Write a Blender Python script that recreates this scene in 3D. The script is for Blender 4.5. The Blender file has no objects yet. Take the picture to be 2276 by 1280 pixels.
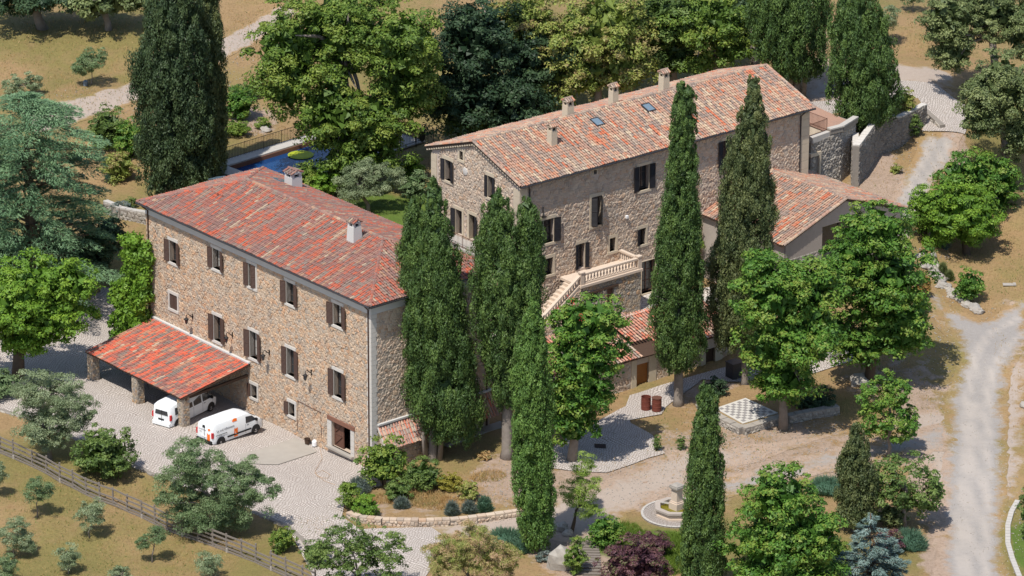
import bpy, math, random, bmesh
import numpy as np
from mathutils import Vector, Matrix
from mathutils.geometry import delaunay_2d_cdt
random.seed(7); rng = np.random.default_rng(7)
SC = bpy.context.scene; COL = SC.collection
V3 = lambda *a: np.array(a, float)

# ---------------------------------------------------------------- camera
F = 10400.; TH = math.radians(21.07); RO = math.radians(-0.2); HC = 134.3; CX, CY = 1138., 640.
cam = bpy.data.cameras.new('camera'); camo = bpy.data.objects.new('camera', cam); COL.objects.link(camo)
cam.sensor_width = 36; cam.lens = F / 2276 * 36; cam.clip_start = 5; cam.clip_end = 6000
camo.matrix_world = Matrix.Translation((0, 0, HC)) @ Matrix.Rotation(math.pi / 2 - TH, 4, 'X') @ Matrix.Rotation(-RO, 4, 'Z')
SC.camera = camo
# ---------------------------------------------------------------- light
SUN = V3(-0.48, -0.877, 0); SUN /= np.linalg.norm(SUN); EL = math.radians(62)
w = bpy.data.worlds.new('World'); SC.world = w; w.use_nodes = True
nt = w.node_tree; nt.nodes.clear()
sky = nt.nodes.new('ShaderNodeTexSky'); sky.sky_type = 'NISHITA'; sky.sun_disc = False
sky.sun_elevation = EL; sky.sun_rotation = math.atan2(SUN[0], SUN[1]); sky.altitude = 300
bg = nt.nodes.new('ShaderNodeBackground'); bg.inputs[1].default_value = 0.15
wo = nt.nodes.new('ShaderNodeOutputWorld'); nt.links.new(sky.outputs[0], bg.inputs[0]); nt.links.new(bg.outputs[0], wo.inputs[0])
sl = bpy.data.lights.new('sun', 'SUN'); sl.energy = 4.8; sl.angle = math.radians(0.5); sl.color = (1, .955, .88)
slo = bpy.data.objects.new('sun', sl); COL.objects.link(slo)
sdir = Vector((SUN[0] * math.cos(EL), SUN[1] * math.cos(EL), math.sin(EL)))
slo.rotation_euler = sdir.to_track_quat('Z', 'Y').to_euler(); slo.location = (0, 300, 80)
SC.view_settings.view_transform = 'Standard'; SC.view_settings.look = 'None'
SC.view_settings.exposure = 0.0; SC.view_settings.gamma = 1; SC.view_settings.use_curve_mapping = False

# ---------------------------------------------------------------- surveying helpers
def ray(px, py):
    u = px - CX; v = CY - py; c, s = math.cos(RO), math.sin(RO); u, v = c * u + s * v, -s * u + c * v
    return V3(u / F, math.cos(TH) + v / F * math.sin(TH), -math.sin(TH) + v / F * math.cos(TH))
CAM = V3(0, 0, HC)
def at(px, py, z=0.):
    d = ray(px, py); return CAM + d * ((z - HC) / d[2])
def onplane(px, py, O, n):
    d = ray(px, py); return CAM + d * (np.dot(O - CAM, n) / np.dot(d, n))
CTRL = [(826, 1037, -.4), (717, 1003, -.65), (680, 980, -.65), (585, 934, -.6), (412, 957, -.05), (208, 850, 0), (300, 1000, 0), (600, 1080, -.1), (0, 700, .6), (0, 400, 2),
        (330, 690, 0), (0, 980, -.4), (300, 1120, -.6), (600, 1240, -.6), (0, 1280, -1.6), (300, 1280, -1.4), (-400, 1000, -1), (-400, 300, 3), (900, 1180, 0), (1200, 1200, 0.1), (1500, 1130, 0.2),
        (1350, 1040, .2), (1500, 920, .5), (1350, 890, .5), (1660, 915, .5), (1620, 830, .6), (1850, 870, .6), (1200, 900, .3), (1110, 990, .2), (1700, 1280, 0), (2180, 1200, -.2), (2180, 900, 0.2), (2200, 720, .7),
        (2500, 900, 0.5), (2500, 600, 2), (2120, 650, 1.0), (2150, 566, 1.8), (2000, 560, 3), (1990, 455, 5.5), (2050, 380, 6.4), (2100, 285, 7.5), (2270, 420, 3.5), (2200, 220, 8), (1960, 330, 6.8), (1950, 400, 6.2),
        (1830, 240, 9.0), (1830, 130, 9.5), (2000, 160, 9.2), (1950, 200, 9.3), (2000, 40, 10), (1700, -100, 10.5), (1300, 100, 8), (1100, 290, 5.5), (945, 300, 4.6), (870, 460, 3.2), (700, 400, 3.5),
        (600, 330, 4), (520, 300, 4.2), (300, 260, 4), (420, 420, 3.), (290, 450, 2.), (200, 200, 5), (500, 100, 6), (0, 60, 6.5), (300, 40, 7), (700, -100, 8), (1500, 600, 2.6), (1750, 600, 2.6), (1650, 700, 2.4),
        (1250, 700, 2.0), (1000, 700, 1.5), (2600, 100, 9), (-400, -200, 9), (1138, -400, 12), (2300, -200, 11)]
_c = np.array([np.append(at(a, b, z)[:2], z) for a, b, z in CTRL])
def TzA(x, y):
    x = np.asarray(x, float); y = np.asarray(y, float)
    num = np.zeros_like(x); den = np.zeros_like(x)
    for cx, cy, cz in _c:
        wt = 1. / ((x - cx) ** 2 + (y - cy) ** 2 + 6.) ** 1.7
        num += wt * cz; den += wt
    return num / den
def Tz(x, y): return float(TzA(np.array([x]), np.array([y]))[0])
def gp(px, py):                      # where a line of sight meets the ground
    z = 1.
    for _ in range(8):
        p = at(px, py, z); z = .3 * z + .7 * Tz(p[0], p[1])
    p[2] = Tz(p[0], p[1]); return p
def ppm(p): return F / np.linalg.norm(np.asarray(p) - CAM)
def smooth_noise(P, seed, sc):       # cheap value noise of positions, -1..1
    r = np.random.default_rng(seed); out = 0
    for k in range(5):
        d = r.normal(size=P.shape[-1]); d /= np.linalg.norm(d); out = out + np.sin(P @ d * (1 / sc) * (1 + .37 * k) * 3 + r.uniform(0, 6.28))
    return out / 3.2

# ---------------------------------------------------------------- materials
def srgb(r, g, b): return tuple(((c / 255) / 12.92 if c / 255 <= .04045 else ((c / 255 + .055) / 1.055) ** 2.4) for c in (r, g, b)) + (1,)
class NT:
    def __init__(s, name):
        s.m = bpy.data.materials.new(name); s.m.use_nodes = True; s.t = s.m.node_tree; s.t.nodes.clear()
        s.o = s.n('ShaderNodeOutputMaterial'); s.b = s.n('ShaderNodeBsdfPrincipled'); s.l(s.b.outputs[0], s.o.inputs[0])
        s.b.inputs['Roughness'].default_value = .85; s.b.inputs['Specular IOR Level'].default_value = .25
    def n(s, t, **k):
        nd = s.t.nodes.new(t)
        for a, b in k.items(): setattr(nd, a, b)
        return nd
    def l(s, a, b): s.t.links.new(a, b)
    def val(s, sock, v):
        if hasattr(v, 'node'): s.l(v, sock)
        else: sock.default_value = v
    def attr(s, name): nd = s.n('ShaderNodeAttribute', attribute_name=name); return nd.outputs['Fac']
    def pos(s): return s.n('ShaderNodeNewGeometry').outputs['Position']
    def noise(s, scale, detail=3, rough=.55, vec=None, out='Fac', dist=0):
        nd = s.n('ShaderNodeTexNoise'); nd.inputs['Scale'].default_value = scale; nd.inputs['Detail'].default_value = detail
        nd.inputs['Roughness'].default_value = rough; nd.inputs['Distortion'].default_value = dist
        s.l(vec if vec is not None else s.pos(), nd.inputs['Vector']); return nd.outputs[out]
    def ramp(s, fac, stops, interp='LINEAR'):
        nd = s.n('ShaderNodeValToRGB'); cr = nd.color_ramp; cr.interpolation = interp
        while len(cr.elements) < len(stops): cr.elements.new(.5)
        for e, (p, c) in zip(cr.elements, stops): e.position = p; e.color = c if len(c) == 4 else tuple(c) + (1,)
        s.val(nd.inputs[0], fac); return nd.outputs[0]
    def math(s, op, a, b=0., clamp=False):
        nd = s.n('ShaderNodeMath', operation=op, use_clamp=clamp); s.val(nd.inputs[0], a); s.val(nd.inputs[1], b); return nd.outputs[0]
    def mix(s, f, a, b, mode='MIX'):
        nd = s.n('ShaderNodeMix', data_type='RGBA', blend_type=mode); s.val(nd.inputs[0], f); s.val(nd.inputs[6], a); s.val(nd.inputs[7], b); return nd.outputs[2]
    def bump(s, h, strength=.5, dist=.05):
        nd = s.n('ShaderNodeBump'); nd.inputs['Strength'].default_value = strength; nd.inputs['Distance'].default_value = dist
        s.val(nd.inputs['Height'], h); s.l(nd.outputs[0], s.b.inputs['Normal'])
    def color(s, c): s.val(s.b.inputs['Base Color'], c)
def G(r, g, b): return (r, g, b, 1)
M = {}
def simple(name, col, rough=.7, noise=.12, scale=6, metal=0, spec=.25, bump=0):
    t = NT(name); nz = t.noise(scale, 4)
    c = t.mix(nz, G(*[v * (1 - noise) for v in col]), G(*[min(1, v * (1 + noise)) for v in col]))
    t.color(c); t.b.inputs['Roughness'].default_value = rough; t.b.inputs['Metallic'].default_value = metal; t.b.inputs['Specular IOR Level'].default_value = spec
    if bump: t.bump(t.noise(scale * 3, 4), bump, .02)
    M[name] = t.m; return t.m
def tile_mat(name, stops):
    t = NT(name); c = t.ramp(t.attr('tone'), stops, 'CONSTANT')
    n1 = t.noise(9, 4); n2 = t.noise(1.1, 3); n3 = t.noise(30, 3)
    c = t.mix(t.math('MULTIPLY', t.ramp(n1, [(.45, G(0, 0, 0)), (.7, G(1, 1, 1))]), .45), c, G(.17, .145, .13))
    c = t.mix(t.math('MULTIPLY', t.ramp(n2, [(.5, G(0, 0, 0)), (.7, G(1, 1, 1))]), .3), c, G(.23, .18, .16))
    c = t.mix(t.math('MULTIPLY', t.ramp(n3, [(.56, G(0, 0, 0)), (.68, G(1, 1, 1))]), .5), c, G(.42, .39, .33))
    t.color(c); t.b.inputs['Roughness'].default_value = .9; t.bump(n3, .3, .01); M[name] = t.m
RED = [(0, G(0.515, 0.103, 0.048)), (.12, G(0.414, 0.116, 0.068)), (.24, G(0.322, 0.112, 0.079)), (.36, G(0.285, 0.125, 0.099)), (.54, G(0.230, 0.120, 0.099)), (.68, G(0.331, 0.176, 0.131)), (.80, G(0.258, 0.185, 0.147)), (.90, G(0.386, 0.215, 0.135)), (.975, G(0.460, 0.335, 0.230))]
PALE = [(0, G(0.577, 0.163, 0.076)), (.05, G(0.515, 0.230, 0.134)), (.2, G(0.494, 0.278, 0.185)), (.38, G(0.412, 0.240, 0.172)), (.52, G(0.360, 0.254, 0.193)), (.64, G(0.278, 0.206, 0.168)), (.74, G(0.536, 0.365, 0.244)), (.88, G(0.433, 0.326, 0.244)), (.96, G(0.577, 0.442, 0.302))]
VIV = [(0, G(.68, .13, .065)), (.22, G(.58, .15, .085)), (.38, G(.44, .14, .10)), (.5, G(.29, .12, .095)), (.64, G(.52, .24, .14)), (.75, G(.34, .20, .15)), (.86, G(.24, .18, .15)), (.95, G(.54, .40, .28))]
SAL = [(0, G(.62, .20, .12)), (.2, G(.60, .28, .19)), (.42, G(.50, .25, .18)), (.58, G(.62, .40, .28)), (.74, G(.40, .22, .17)), (.86, G(.55, .44, .33)), (.95, G(.34, .27, .22))]
tile_mat('tile_salmon', SAL); tile_mat('tile_red', RED); tile_mat('tile_pale', PALE); tile_mat('tile_vivid', VIV)
def stone_mat(name, stops, joint=None):
    t = NT(name); c = t.ramp(t.attr('tone'), stops)
    n1 = t.noise(11, 5, .6); n2 = t.noise(.5, 3)
    c = t.mix(t.math('MULTIPLY', n1, .55), c, t.mix(.5, c, G(.28, .235, .20)))
    c = t.mix(t.math('MULTIPLY', t.ramp(n2, [(.45, G(0, 0, 0)), (.65, G(1, 1, 1))]), .25), c, G(.40, .34, .28))
    mp = t.n('ShaderNodeMapping'); t.l(t.pos(), mp.inputs[0]); mp.inputs['Scale'].default_value = (1.3, 1.3, .16); st_ = t.noise(1.0, 5, .65, mp.outputs[0])
    c = t.mix(t.math('MULTIPLY', t.ramp(st_, [(.52, G(0, 0, 0)), (.7, G(1, 1, 1))]), .38), c, G(.21, .18, .155))
    t.color(c); t.bump(t.noise(22, 4), .5, .03); M[name] = t.m
stone_mat('stone_warm', [(0, G(0.520, 0.310, 0.176)), (.2, G(0.600, 0.417, 0.273)), (.45, G(0.480, 0.373, 0.273)), (.65, G(0.580, 0.446, 0.326)), (.85, G(0.380, 0.320, 0.260)), (1, G(0.620, 0.359, 0.202))])
stone_mat('stone_pink', [(0, G(0.525, 0.377, 0.270)), (.3, G(0.598, 0.469, 0.353)), (.55, G(0.462, 0.377, 0.298)), (.75, G(0.651, 0.530, 0.400)), (.9, G(0.525, 0.347, 0.223)), (1, G(0.399, 0.352, 0.298))])
stone_mat('stone_ochre', [(0, G(.36, .28, .19)), (.3, G(.30, .27, .22)), (.55, G(.26, .25, .235)), (.75, G(.42, .33, .22)), (.92, G(.45, .26, .12)), (1, G(.22, .22, .22))])
stone_mat('stone_grey', [(0, G(.38, .34, .29)), (.4, G(.30, .28, .25)), (.7, G(.46, .42, .36)), (1, G(.24, .22, .20))])
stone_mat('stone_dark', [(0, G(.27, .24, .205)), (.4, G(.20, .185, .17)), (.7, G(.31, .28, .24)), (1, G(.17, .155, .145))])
simple('mortar_warm', (.50, .40, .31), .95, .15, 5); simple('mortar_pink', (.52, .43, .36), .95, .15, 5); simple('mortar_dark', (.25, .22, .19), .95, .2, 5)
simple('plaster_white', (.56, .55, .53), .9, .07, 2); simple('dressed_stone', (.58, .54, .49), .85, .1, 3, bump=.15); simple('dressed_cream', (.56, .47, .35), .85, .1, 3, bump=.15)
simple('baluster_stone', (.60, .49, .39), .85, .12, 5); simple('render_grey', (.40, .345, .30), .92, .12, 1.5, bump=.1)
simple('shutter_brown', (.085, .050, .038), .6, .2, 12); simple('shutter_black', (.022, .02, .022), .6, .2, 12)
simple('wood_door', (.13, .062, .042), .65, .2, 8); simple('wood_orange', (.30, .12, .035), .6, .2, 5); simple('wood_dark', (.075, .045, .03), .75, .25, 7)
simple('wood_frame', (.075, .055, .045), .6, .15, 8); simple('wood_grey', (.21, .18, .155), .9, .25, 7, bump=.3); simple('wood_lintel', (.22, .105, .07), .8, .2, 5)
simple('iron', (.022, .02, .02), .5, .2, 9, metal=.3); simple('iron_rust', (.13, .06, .04), .7, .3, 9); simple('pipe_brown', (.075, .04, .032), .4, .15, 5, metal=.3); simple('gutter_metal', (.08, .08, .085), .4, .2, 4, metal=.6)
simple('barrel_rust', (.16, .045, .03), .7, .35, 6); simple('plastic_white', (.8, .8, .8), .4, .02); simple('plastic_black', (.015, .015, .016), .45, .1); simple('hose_orange', (.50, .33, .20), .6, .1)
simple('rock', (.36, .33, .29), .95, .35, 2.5, bump=.8); simple('curtain', (.40, .38, .34), .9, .1, 8); simple('concrete', (.37, .335, .29), .93, .13, 1.2)
simple('van_white', (.80, .82, .82), .3, .015, 2, spec=.5); simple('rubber', (.018, .018, .02), .8, .2); simple('alloy', (.42, .42, .43), .35, .1, metal=.6)
simple('lamp_red', (.55, .015, .02), .3, .1, spec=.5); simple('sticker_orange', (.85, .17, .02), .4, .03); simple('ink_grey', (.13, .13, .15), .6, .05); simple('coping', (.47, .44, .40), .9, .15, 3, bump=.2)
simple('pad_yellow', (.36, .42, .03), .6, .1, 3); simple('bark_grey', (.24, .205, .175), .95, .35, 3, bump=.8); simple('bark_brown', (.10, .075, .055), .95, .3, 4, bump=.8)
simple('chess_white', (.56, .53, .48), .85, .12, 4); simple('chess_grey', (.27, .25, .24), .85, .2, 4); simple('soffit', (.11, .075, .055), .9, .2, 5)
t = NT('glass_dark'); t.color(t.mix(t.noise(.8), G(.012, .014, .018), G(.05, .055, .06))); t.b.inputs['Roughness'].default_value = .06; t.b.inputs['Specular IOR Level'].default_value = .6; M['glass_dark'] = t.m
t = NT('glass_sky'); t.color(G(.16, .22, .27)); t.b.inputs['Roughness'].default_value = .12; t.b.inputs['Specular IOR Level'].default_value = .6; M['glass_sky'] = t.m
t = NT('pool_water'); t.color(t.mix(t.noise(.6, 3), G(.005, .035, .12), G(.010, .062, .19))); t.b.inputs['Roughness'].default_value = .09; t.b.inputs['Specular IOR Level'].default_value = .5; t.bump(t.noise(2.2, 3), .25, .04); M['pool_water'] = t.m
t = NT('fountain_water'); t.color(t.mix(t.noise(2.2, 4), G(.11, .095, .008), G(.24, .20, .02))); t.b.inputs['Roughness'].default_value = .1; t.b.inputs['Specular IOR Level'].default_value = .5; M['fountain_water'] = t.m

def leaf_mat(name, cols, trans=.15, rough=.55):
    t = NT(name); tn = t.attr('tone'); k = len(cols) - 1
    c = t.ramp(tn, [(i / k, G(*q)) for i, q in enumerate(cols)])
    t.color(c); t.b.inputs['Roughness'].default_value = rough; t.b.inputs['Specular IOR Level'].default_value = .3
    tr = t.n('ShaderNodeBsdfTranslucent'); t.l(t.mix(1., c, G(1.5, 1.6, .7), 'MULTIPLY'), tr.inputs[0])
    mx = t.n('ShaderNodeMixShader'); mx.inputs[0].default_value = trans; t.l(t.b.outputs[0], mx.inputs[1]); t.l(tr.outputs[0], mx.inputs[2]); t.l(mx.outputs[0], t.o.inputs[0])
    M[name] = t.m
leaf_mat('leaf_cypress', [(0.046, 0.088, 0.025), (0.077, 0.136, 0.034), (0.123, 0.192, 0.043)], .10)
leaf_mat('leaf_cypress_fresh', [(0.068, 0.137, 0.031), (0.108, 0.200, 0.041), (0.166, 0.274, 0.060)], .10)
leaf_mat('leaf_cypress_dull', [(0.059, 0.086, 0.033), (0.102, 0.130, 0.048), (0.165, 0.184, 0.065)], .10)
leaf_mat('leaf_cypress_dark', [(0.031, 0.056, 0.024), (0.053, 0.087, 0.034), (0.086, 0.123, 0.046)], .12)
leaf_mat('leaf_chestnut', [(0.052, 0.128, 0.018), (0.084, 0.190, 0.025), (0.137, 0.241, 0.034), (0.194, 0.254, 0.043)], .14)
leaf_mat('leaf_oak', [(0.076, 0.139, 0.022), (0.134, 0.206, 0.030), (0.218, 0.272, 0.049)], .14)
leaf_mat('leaf_dark', [(0.022, 0.048, 0.023), (0.038, 0.074, 0.032), (0.065, 0.109, 0.048)], .14)
leaf_mat('leaf_yellow', [(0.158, 0.214, 0.042), (0.252, 0.295, 0.062), (0.331, 0.329, 0.092), (0.221, 0.164, 0.070)], .14)
leaf_mat('leaf_lime', [(0.084, 0.172, 0.018), (0.131, 0.246, 0.023), (0.196, 0.308, 0.032)], .14)
leaf_mat('leaf_holm', [(0.084, 0.118, 0.041), (0.144, 0.182, 0.065), (0.229, 0.262, 0.101)], .10)
leaf_mat('leaf_cedar', [(0.084, 0.165, 0.080), (0.143, 0.242, 0.122), (0.218, 0.345, 0.170)], .1)
leaf_mat('leaf_spruce', [(0.110, 0.178, 0.157), (0.168, 0.241, 0.219), (0.259, 0.343, 0.315)], .1)
leaf_mat('leaf_olive', [(0.131, 0.177, 0.087), (0.209, 0.264, 0.136), (0.326, 0.378, 0.222)], .10)
leaf_mat('leaf_olive_green', [(0.095, 0.155, 0.062), (0.147, 0.215, 0.093), (0.220, 0.283, 0.136)], .10)
leaf_mat('leaf_shrub', [(0.060, 0.103, 0.024), (0.101, 0.164, 0.035), (0.170, 0.233, 0.058)], .14)
leaf_mat('leaf_juniper', [(0.050, 0.110, 0.066), (0.085, 0.160, 0.100), (0.120, 0.200, 0.130)], .1)
leaf_mat('leaf_lavender', [(0.088, 0.120, 0.100), (0.134, 0.170, 0.142), (0.175, 0.200, 0.189)], .1)
leaf_mat('leaf_purple', [(0.059, 0.023, 0.035), (0.105, 0.045, 0.056), (0.164, 0.071, 0.075), (0.117, 0.128, 0.050)], .14)
leaf_mat('leaf_tamarisk', [(0.183, 0.229, 0.052), (0.274, 0.298, 0.074), (0.389, 0.298, 0.138), (0.481, 0.320, 0.203)], .14)
leaf_mat('leaf_pine', [(0.144, 0.230, 0.036), (0.230, 0.333, 0.051), (0.317, 0.419, 0.091)], .14)
leaf_mat('leaf_gold', [(0.187, 0.165, 0.022), (0.275, 0.242, 0.033), (0.330, 0.297, 0.055)], .1)
leaf_mat('leaf_rust', [(0.220, 0.132, 0.033), (0.308, 0.154, 0.044), (0.154, 0.176, 0.033)], .14)
leaf_mat('leaf_straw', [(0.396, 0.242, 0.099), (0.484, 0.319, 0.143), (0.220, 0.220, 0.077)], .14)
leaf_mat('leaf_grass', [(0.088, 0.150, 0.018), (0.132, 0.211, 0.026), (0.194, 0.264, 0.044)], .14)
leaf_mat('petal_red', [(0.495, 0.055, 0.044), (0.550, 0.110, 0.066)], .14)

def ground_color(t):                 # dry meadow: the same nodes in every sheet that fades into it
    p = t.pos(); big = t.noise(.11, 4, .6, p); mid = t.noise(.9, 5, .65, p); fine = t.noise(7, 4, .7, p)
    dry = t.mix(t.math('ADD', t.math('MULTIPLY', mid, .6), t.math('MULTIPLY', fine, .45)), G(.22, .135, .062), G(.44, .295, .15))
    green = t.mix(t.math('ADD', t.math('MULTIPLY', mid, .6), t.math('MULTIPLY', fine, .45)), G(.12, .115, .035), G(.30, .235, .085))
    f = t.math('ADD', t.math('MULTIPLY', big, 1.05), t.math('ADD', t.math('MULTIPLY', mid, .5), t.math('MULTIPLY', t.attr('lush'), .55)))
    c = t.mix(t.ramp(f, [(.70, G(0, 0, 0)), (.98, G(1, 1, 1))]), dry, green)
    dirt = t.mix(t.math('ADD', t.math('MULTIPLY', mid, .6), t.math('MULTIPLY', fine, .4)), G(.27, .18, .125), G(.50, .385, .30))
    fb = t.math('ADD', t.attr('bare'), t.math('MULTIPLY', t.math('SUBTRACT', mid, .5), 1.3))
    c = t.mix(t.ramp(fb, [(.42, G(0, 0, 0)), (.62, G(1, 1, 1))]), c, dirt)
    lush = t.mix(mid, G(.075, .13, .02), G(.14, .20, .035))
    c = t.mix(t.ramp(t.math('SUBTRACT', t.attr('lush'), t.math('MULTIPLY', mid, .5)), [(.45, G(0, 0, 0)), (.65, G(1, 1, 1))]), c, lush)
    sp = t.ramp(t.noise(4.5, 6, .8, p), [(.38, G(1, 1, 1)), (.50, G(0, 0, 0))])
    c = t.mix(t.math('MULTIPLY', sp, .6), c, t.mix(.6, c, G(.07, .055, .02)))
    weeds = t.ramp(t.noise(1.7, 6, .8, p), [(.58, G(0, 0, 0)), (.66, G(1, 1, 1))]); c = t.mix(t.math('MULTIPLY', weeds, .35), c, G(.12, .12, .04))
    return c, mid, fine
t = NT('dry_ground'); c, mid, fine = ground_color(t); t.color(c); t.bump(t.math('ADD', mid, fine), .9, .12); M['dry_ground'] = t.m
def track_mat(name, cola, colb, rutc):
    t = NT(name); g, mid, fine = ground_color(t)
    c = t.mix(t.noise(3.2, 5, .7), G(*cola), G(*colb))
    c = t.mix(t.math('MULTIPLY', t.ramp(t.noise(28, 2, .8), [(.35, G(1, 1, 1)), (.5, G(0, 0, 0))]), .35), c, G(*[v * .55 for v in cola]))
    rf = t.math('ADD', t.attr('rut'), t.math('MULTIPLY', t.math('SUBTRACT', t.noise(.8, 4), .5), .9))
    c = t.mix(t.math('MULTIPLY', t.ramp(rf, [(.3, G(0, 0, 0)), (.95, G(1, 1, 1))]), .7), c, G(*rutc))
    ef = t.math('ADD', t.attr('edge'), t.math('MULTIPLY', t.math('SUBTRACT', t.noise(.75, 6, .75), .5), 2.0))
    c = t.mix(t.ramp(ef, [(.22, G(0, 0, 0)), (.62, G(1, 1, 1))]), g, c)
    t.color(c); t.bump(fine, .5, .05); M[name] = t.m
track_mat('gravel', (.275, .25, .23), (.39, .355, .325), (.45, .395, .345))
track_mat('pale_dirt', (.34, .27, .22), (.47, .39, .325), (.46, .385, .32))
def cobble_mat(name, cola, colb, joint):
    t = NT(name); mp = t.n('ShaderNodeMapping'); t.l(t.pos(), mp.inputs[0]); mp.inputs['Rotation'].default_value = (0, 0, math.radians(40))
    wv = t.n('ShaderNodeTexNoise'); wv.inputs['Scale'].default_value = .55; t.l(mp.outputs[0], wv.inputs['Vector'])
    sub = t.n('ShaderNodeVectorMath', operation='MULTIPLY_ADD'); t.l(wv.outputs['Color'], sub.inputs[0]); sub.inputs[1].default_value = (1.1, 1.1, 0); t.l(mp.outputs[0], sub.inputs[2])
    br = t.n('ShaderNodeTexBrick'); t.l(sub.outputs[0], br.inputs['Vector']); br.inputs['Scale'].default_value = 1; br.inputs['Brick Width'].default_value = .21; br.inputs['Row Height'].default_value = .19
    br.inputs['Mortar Size'].default_value = .03; br.inputs['Mortar Smooth'].default_value = .35; br.inputs['Bias'].default_value = 0
    br.inputs['Color1'].default_value = G(*cola); br.inputs['Color2'].default_value = G(*colb); br.inputs['Mortar'].default_value = G(*joint)
    c = t.mix(t.math('MULTIPLY', t.ramp(t.noise(.45, 5, .7), [(.4, G(0, 0, 0)), (.75, G(1, 1, 1))]), .45), br.outputs['Color'], G(*[v * .72 for v in cola]))
    t.color(c); t.bump(t.math('SUBTRACT', 1., br.outputs['Fac']), .6, .04); M[name] = t.m
cobble_mat('cobbles', (.50, .44, .395), (.60, .54, .49), (.25, .21, .18))
cobble_mat('paving', (.34, .30, .27), (.42, .37, .335), (.26, .22, .19))
t = NT('crazy_paving'); vo = t.n('ShaderNodeTexVoronoi', feature='DISTANCE_TO_EDGE'); vo.inputs['Scale'].default_value = 1.7; t.l(t.pos(), vo.inputs['Vector'])
t.color(t.mix(t.ramp(vo.outputs['Distance'], [(.03, G(0, 0, 0)), (.07, G(1, 1, 1))]), G(.30, .25, .21), t.mix(t.noise(1.5, 4), G(.50, .46, .42), G(.62, .58, .53)))); M['crazy_paving'] = t.m

# ---------------------------------------------------------------- object helpers
def root_of(o):
    while o.parent: o = o.parent
    return o
def world_loc(o):
    l = Vector((0, 0, 0))
    while o: l += o.location; o = o.parent
    return l
def tag(o, label=None, cat=None, group=None, kind=None):
    for k, v in (('label', label), ('category', cat), ('group', group), ('kind', kind)):
        if v: o[k] = v
    return o
def thing(name, loc, label, cat, group=None):
    o = bpy.data.objects.new(name, None); COL.objects.link(o); o.location = tuple(loc); o.empty_display_size = .3
    return tag(o, label, cat, group)
class MB:
    def __init__(s): s.v = []; s.f = []; s.t = []; s.m = []; s.n = 0
    def add(s, v, f, tone=None, mi=0):
        v = np.asarray(v, float).reshape(-1, 3); f = [tuple(i + s.n for i in q) for q in f]
        s.v.append(v); s.f += f; s.n += len(v)
        s.t += [tone if tone is not None else .5] * len(f); s.m += [mi] * len(f); return s
    def box(s, c, sz, ax=None, tone=None, mi=0, taper=1.):     # centre, full sizes, axes (u,v,w)
        c = np.asarray(c, float); a = np.eye(3) if ax is None else np.array(ax, float); h = np.array(sz) / 2
        v = []
        for k in (-1, 1):
            tp = taper if k > 0 else 1
            for i, j in ((-1, -1), (1, -1), (1, 1), (-1, 1)): v.append(c + a[0] * h[0] * i * tp + a[1] * h[1] * j * tp + a[2] * h[2] * k)
        return s.add(v, [(3, 2, 1, 0), (4, 5, 6, 7), (0, 1, 5, 4), (1, 2, 6, 5), (2, 3, 7, 6), (3, 0, 4, 7)], tone, mi)
    def bar(s, p, q, wd, th, up=(0, 0, 1), mi=0, tone=None):
        p = np.asarray(p, float); q = np.asarray(q, float); d = q - p; L = np.linalg.norm(d); d = d / L
        u = np.cross(up, d); nu = np.linalg.norm(u); u = np.array([1., 0, 0]) if nu < 1e-6 else u / nu
        return s.box((p + q) / 2, (L, wd, th), (d, u, np.cross(d, u)), tone, mi)
    def tube(s, pts, rad, n=6, mi=0, tone=None):
        pts = np.asarray(pts, float); rad = np.broadcast_to(np.asarray(rad, float), (len(pts),)); vs = []; ref = np.array([.13, .27, .95])
        for i, p in enumerate(pts):
            d = pts[min(i + 1, len(pts) - 1)] - pts[max(i - 1, 0)]; d = d / (np.linalg.norm(d) + 1e-9)
            r_ = ref if abs(d @ ref) < .93 else np.array([1., 0, 0]); u = np.cross(d, r_); u /= np.linalg.norm(u); v = np.cross(d, u)
            for k in range(n): a = 2 * math.pi * k / n; vs.append(p + (u * math.cos(a) + v * math.sin(a)) * rad[i])
        f = []
        for i in range(len(pts) - 1):
            for k in range(n): a = i * n + k; b = i * n + (k + 1) % n; f.append((a, b, b + n, a + n))
        f.append(tuple(range(n))[::-1]); f.append(tuple(range((len(pts) - 1) * n, len(pts) * n)))
        return s.add(vs, f, tone, mi)
    def lathe(s, c, prof, n=12, mi=0, ax=None, tone=None):
        c = np.asarray(c, float); a = np.eye(3) if ax is None else np.array(ax, float); vs = []
        for r, z in prof:
            for k in range(n): t_ = 2 * math.pi * k / n; vs.append(c + a[0] * r * math.cos(t_) + a[1] * r * math.sin(t_) + a[2] * z)
        f = []
        for i in range(len(prof) - 1):
            for k in range(n): p = i * n + k; q = i * n + (k + 1) % n; f.append((p, q, q + n, p + n))
        f.append(tuple(range(n))[::-1]); f.append(tuple(range((len(prof) - 1) * n, len(prof) * n)))
        return s.add(vs, f, tone, mi)
    def quad(s, *p, mi=0, tone=None): return s.add(p, [tuple(range(len(p)))], tone, mi)
    def prism(s, poly, off, mi=0, tone=None):                  # polygon (3D pts) extruded by vector
        p = np.asarray(poly, float); n = len(p); q = p + np.asarray(off, float)
        return s.add(np.vstack([p, q]), [tuple(range(n))[::-1], tuple(range(n, 2 * n))] + [(i, (i + 1) % n, n + (i + 1) % n, n + i) for i in range(n)], tone, mi)
    def mesh(s, name, org=(0, 0, 0)):
        me = bpy.data.meshes.new(name); v = np.vstack(s.v) - np.asarray(org)
        fast_mesh(me, v, s.f); a = me.attributes.new('tone', 'FLOAT', 'FACE'); a.data.foreach_set('value', np.array(s.t, np.float32))
        me.polygons.foreach_set('material_index', np.array(s.m, np.int32)); return me
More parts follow.
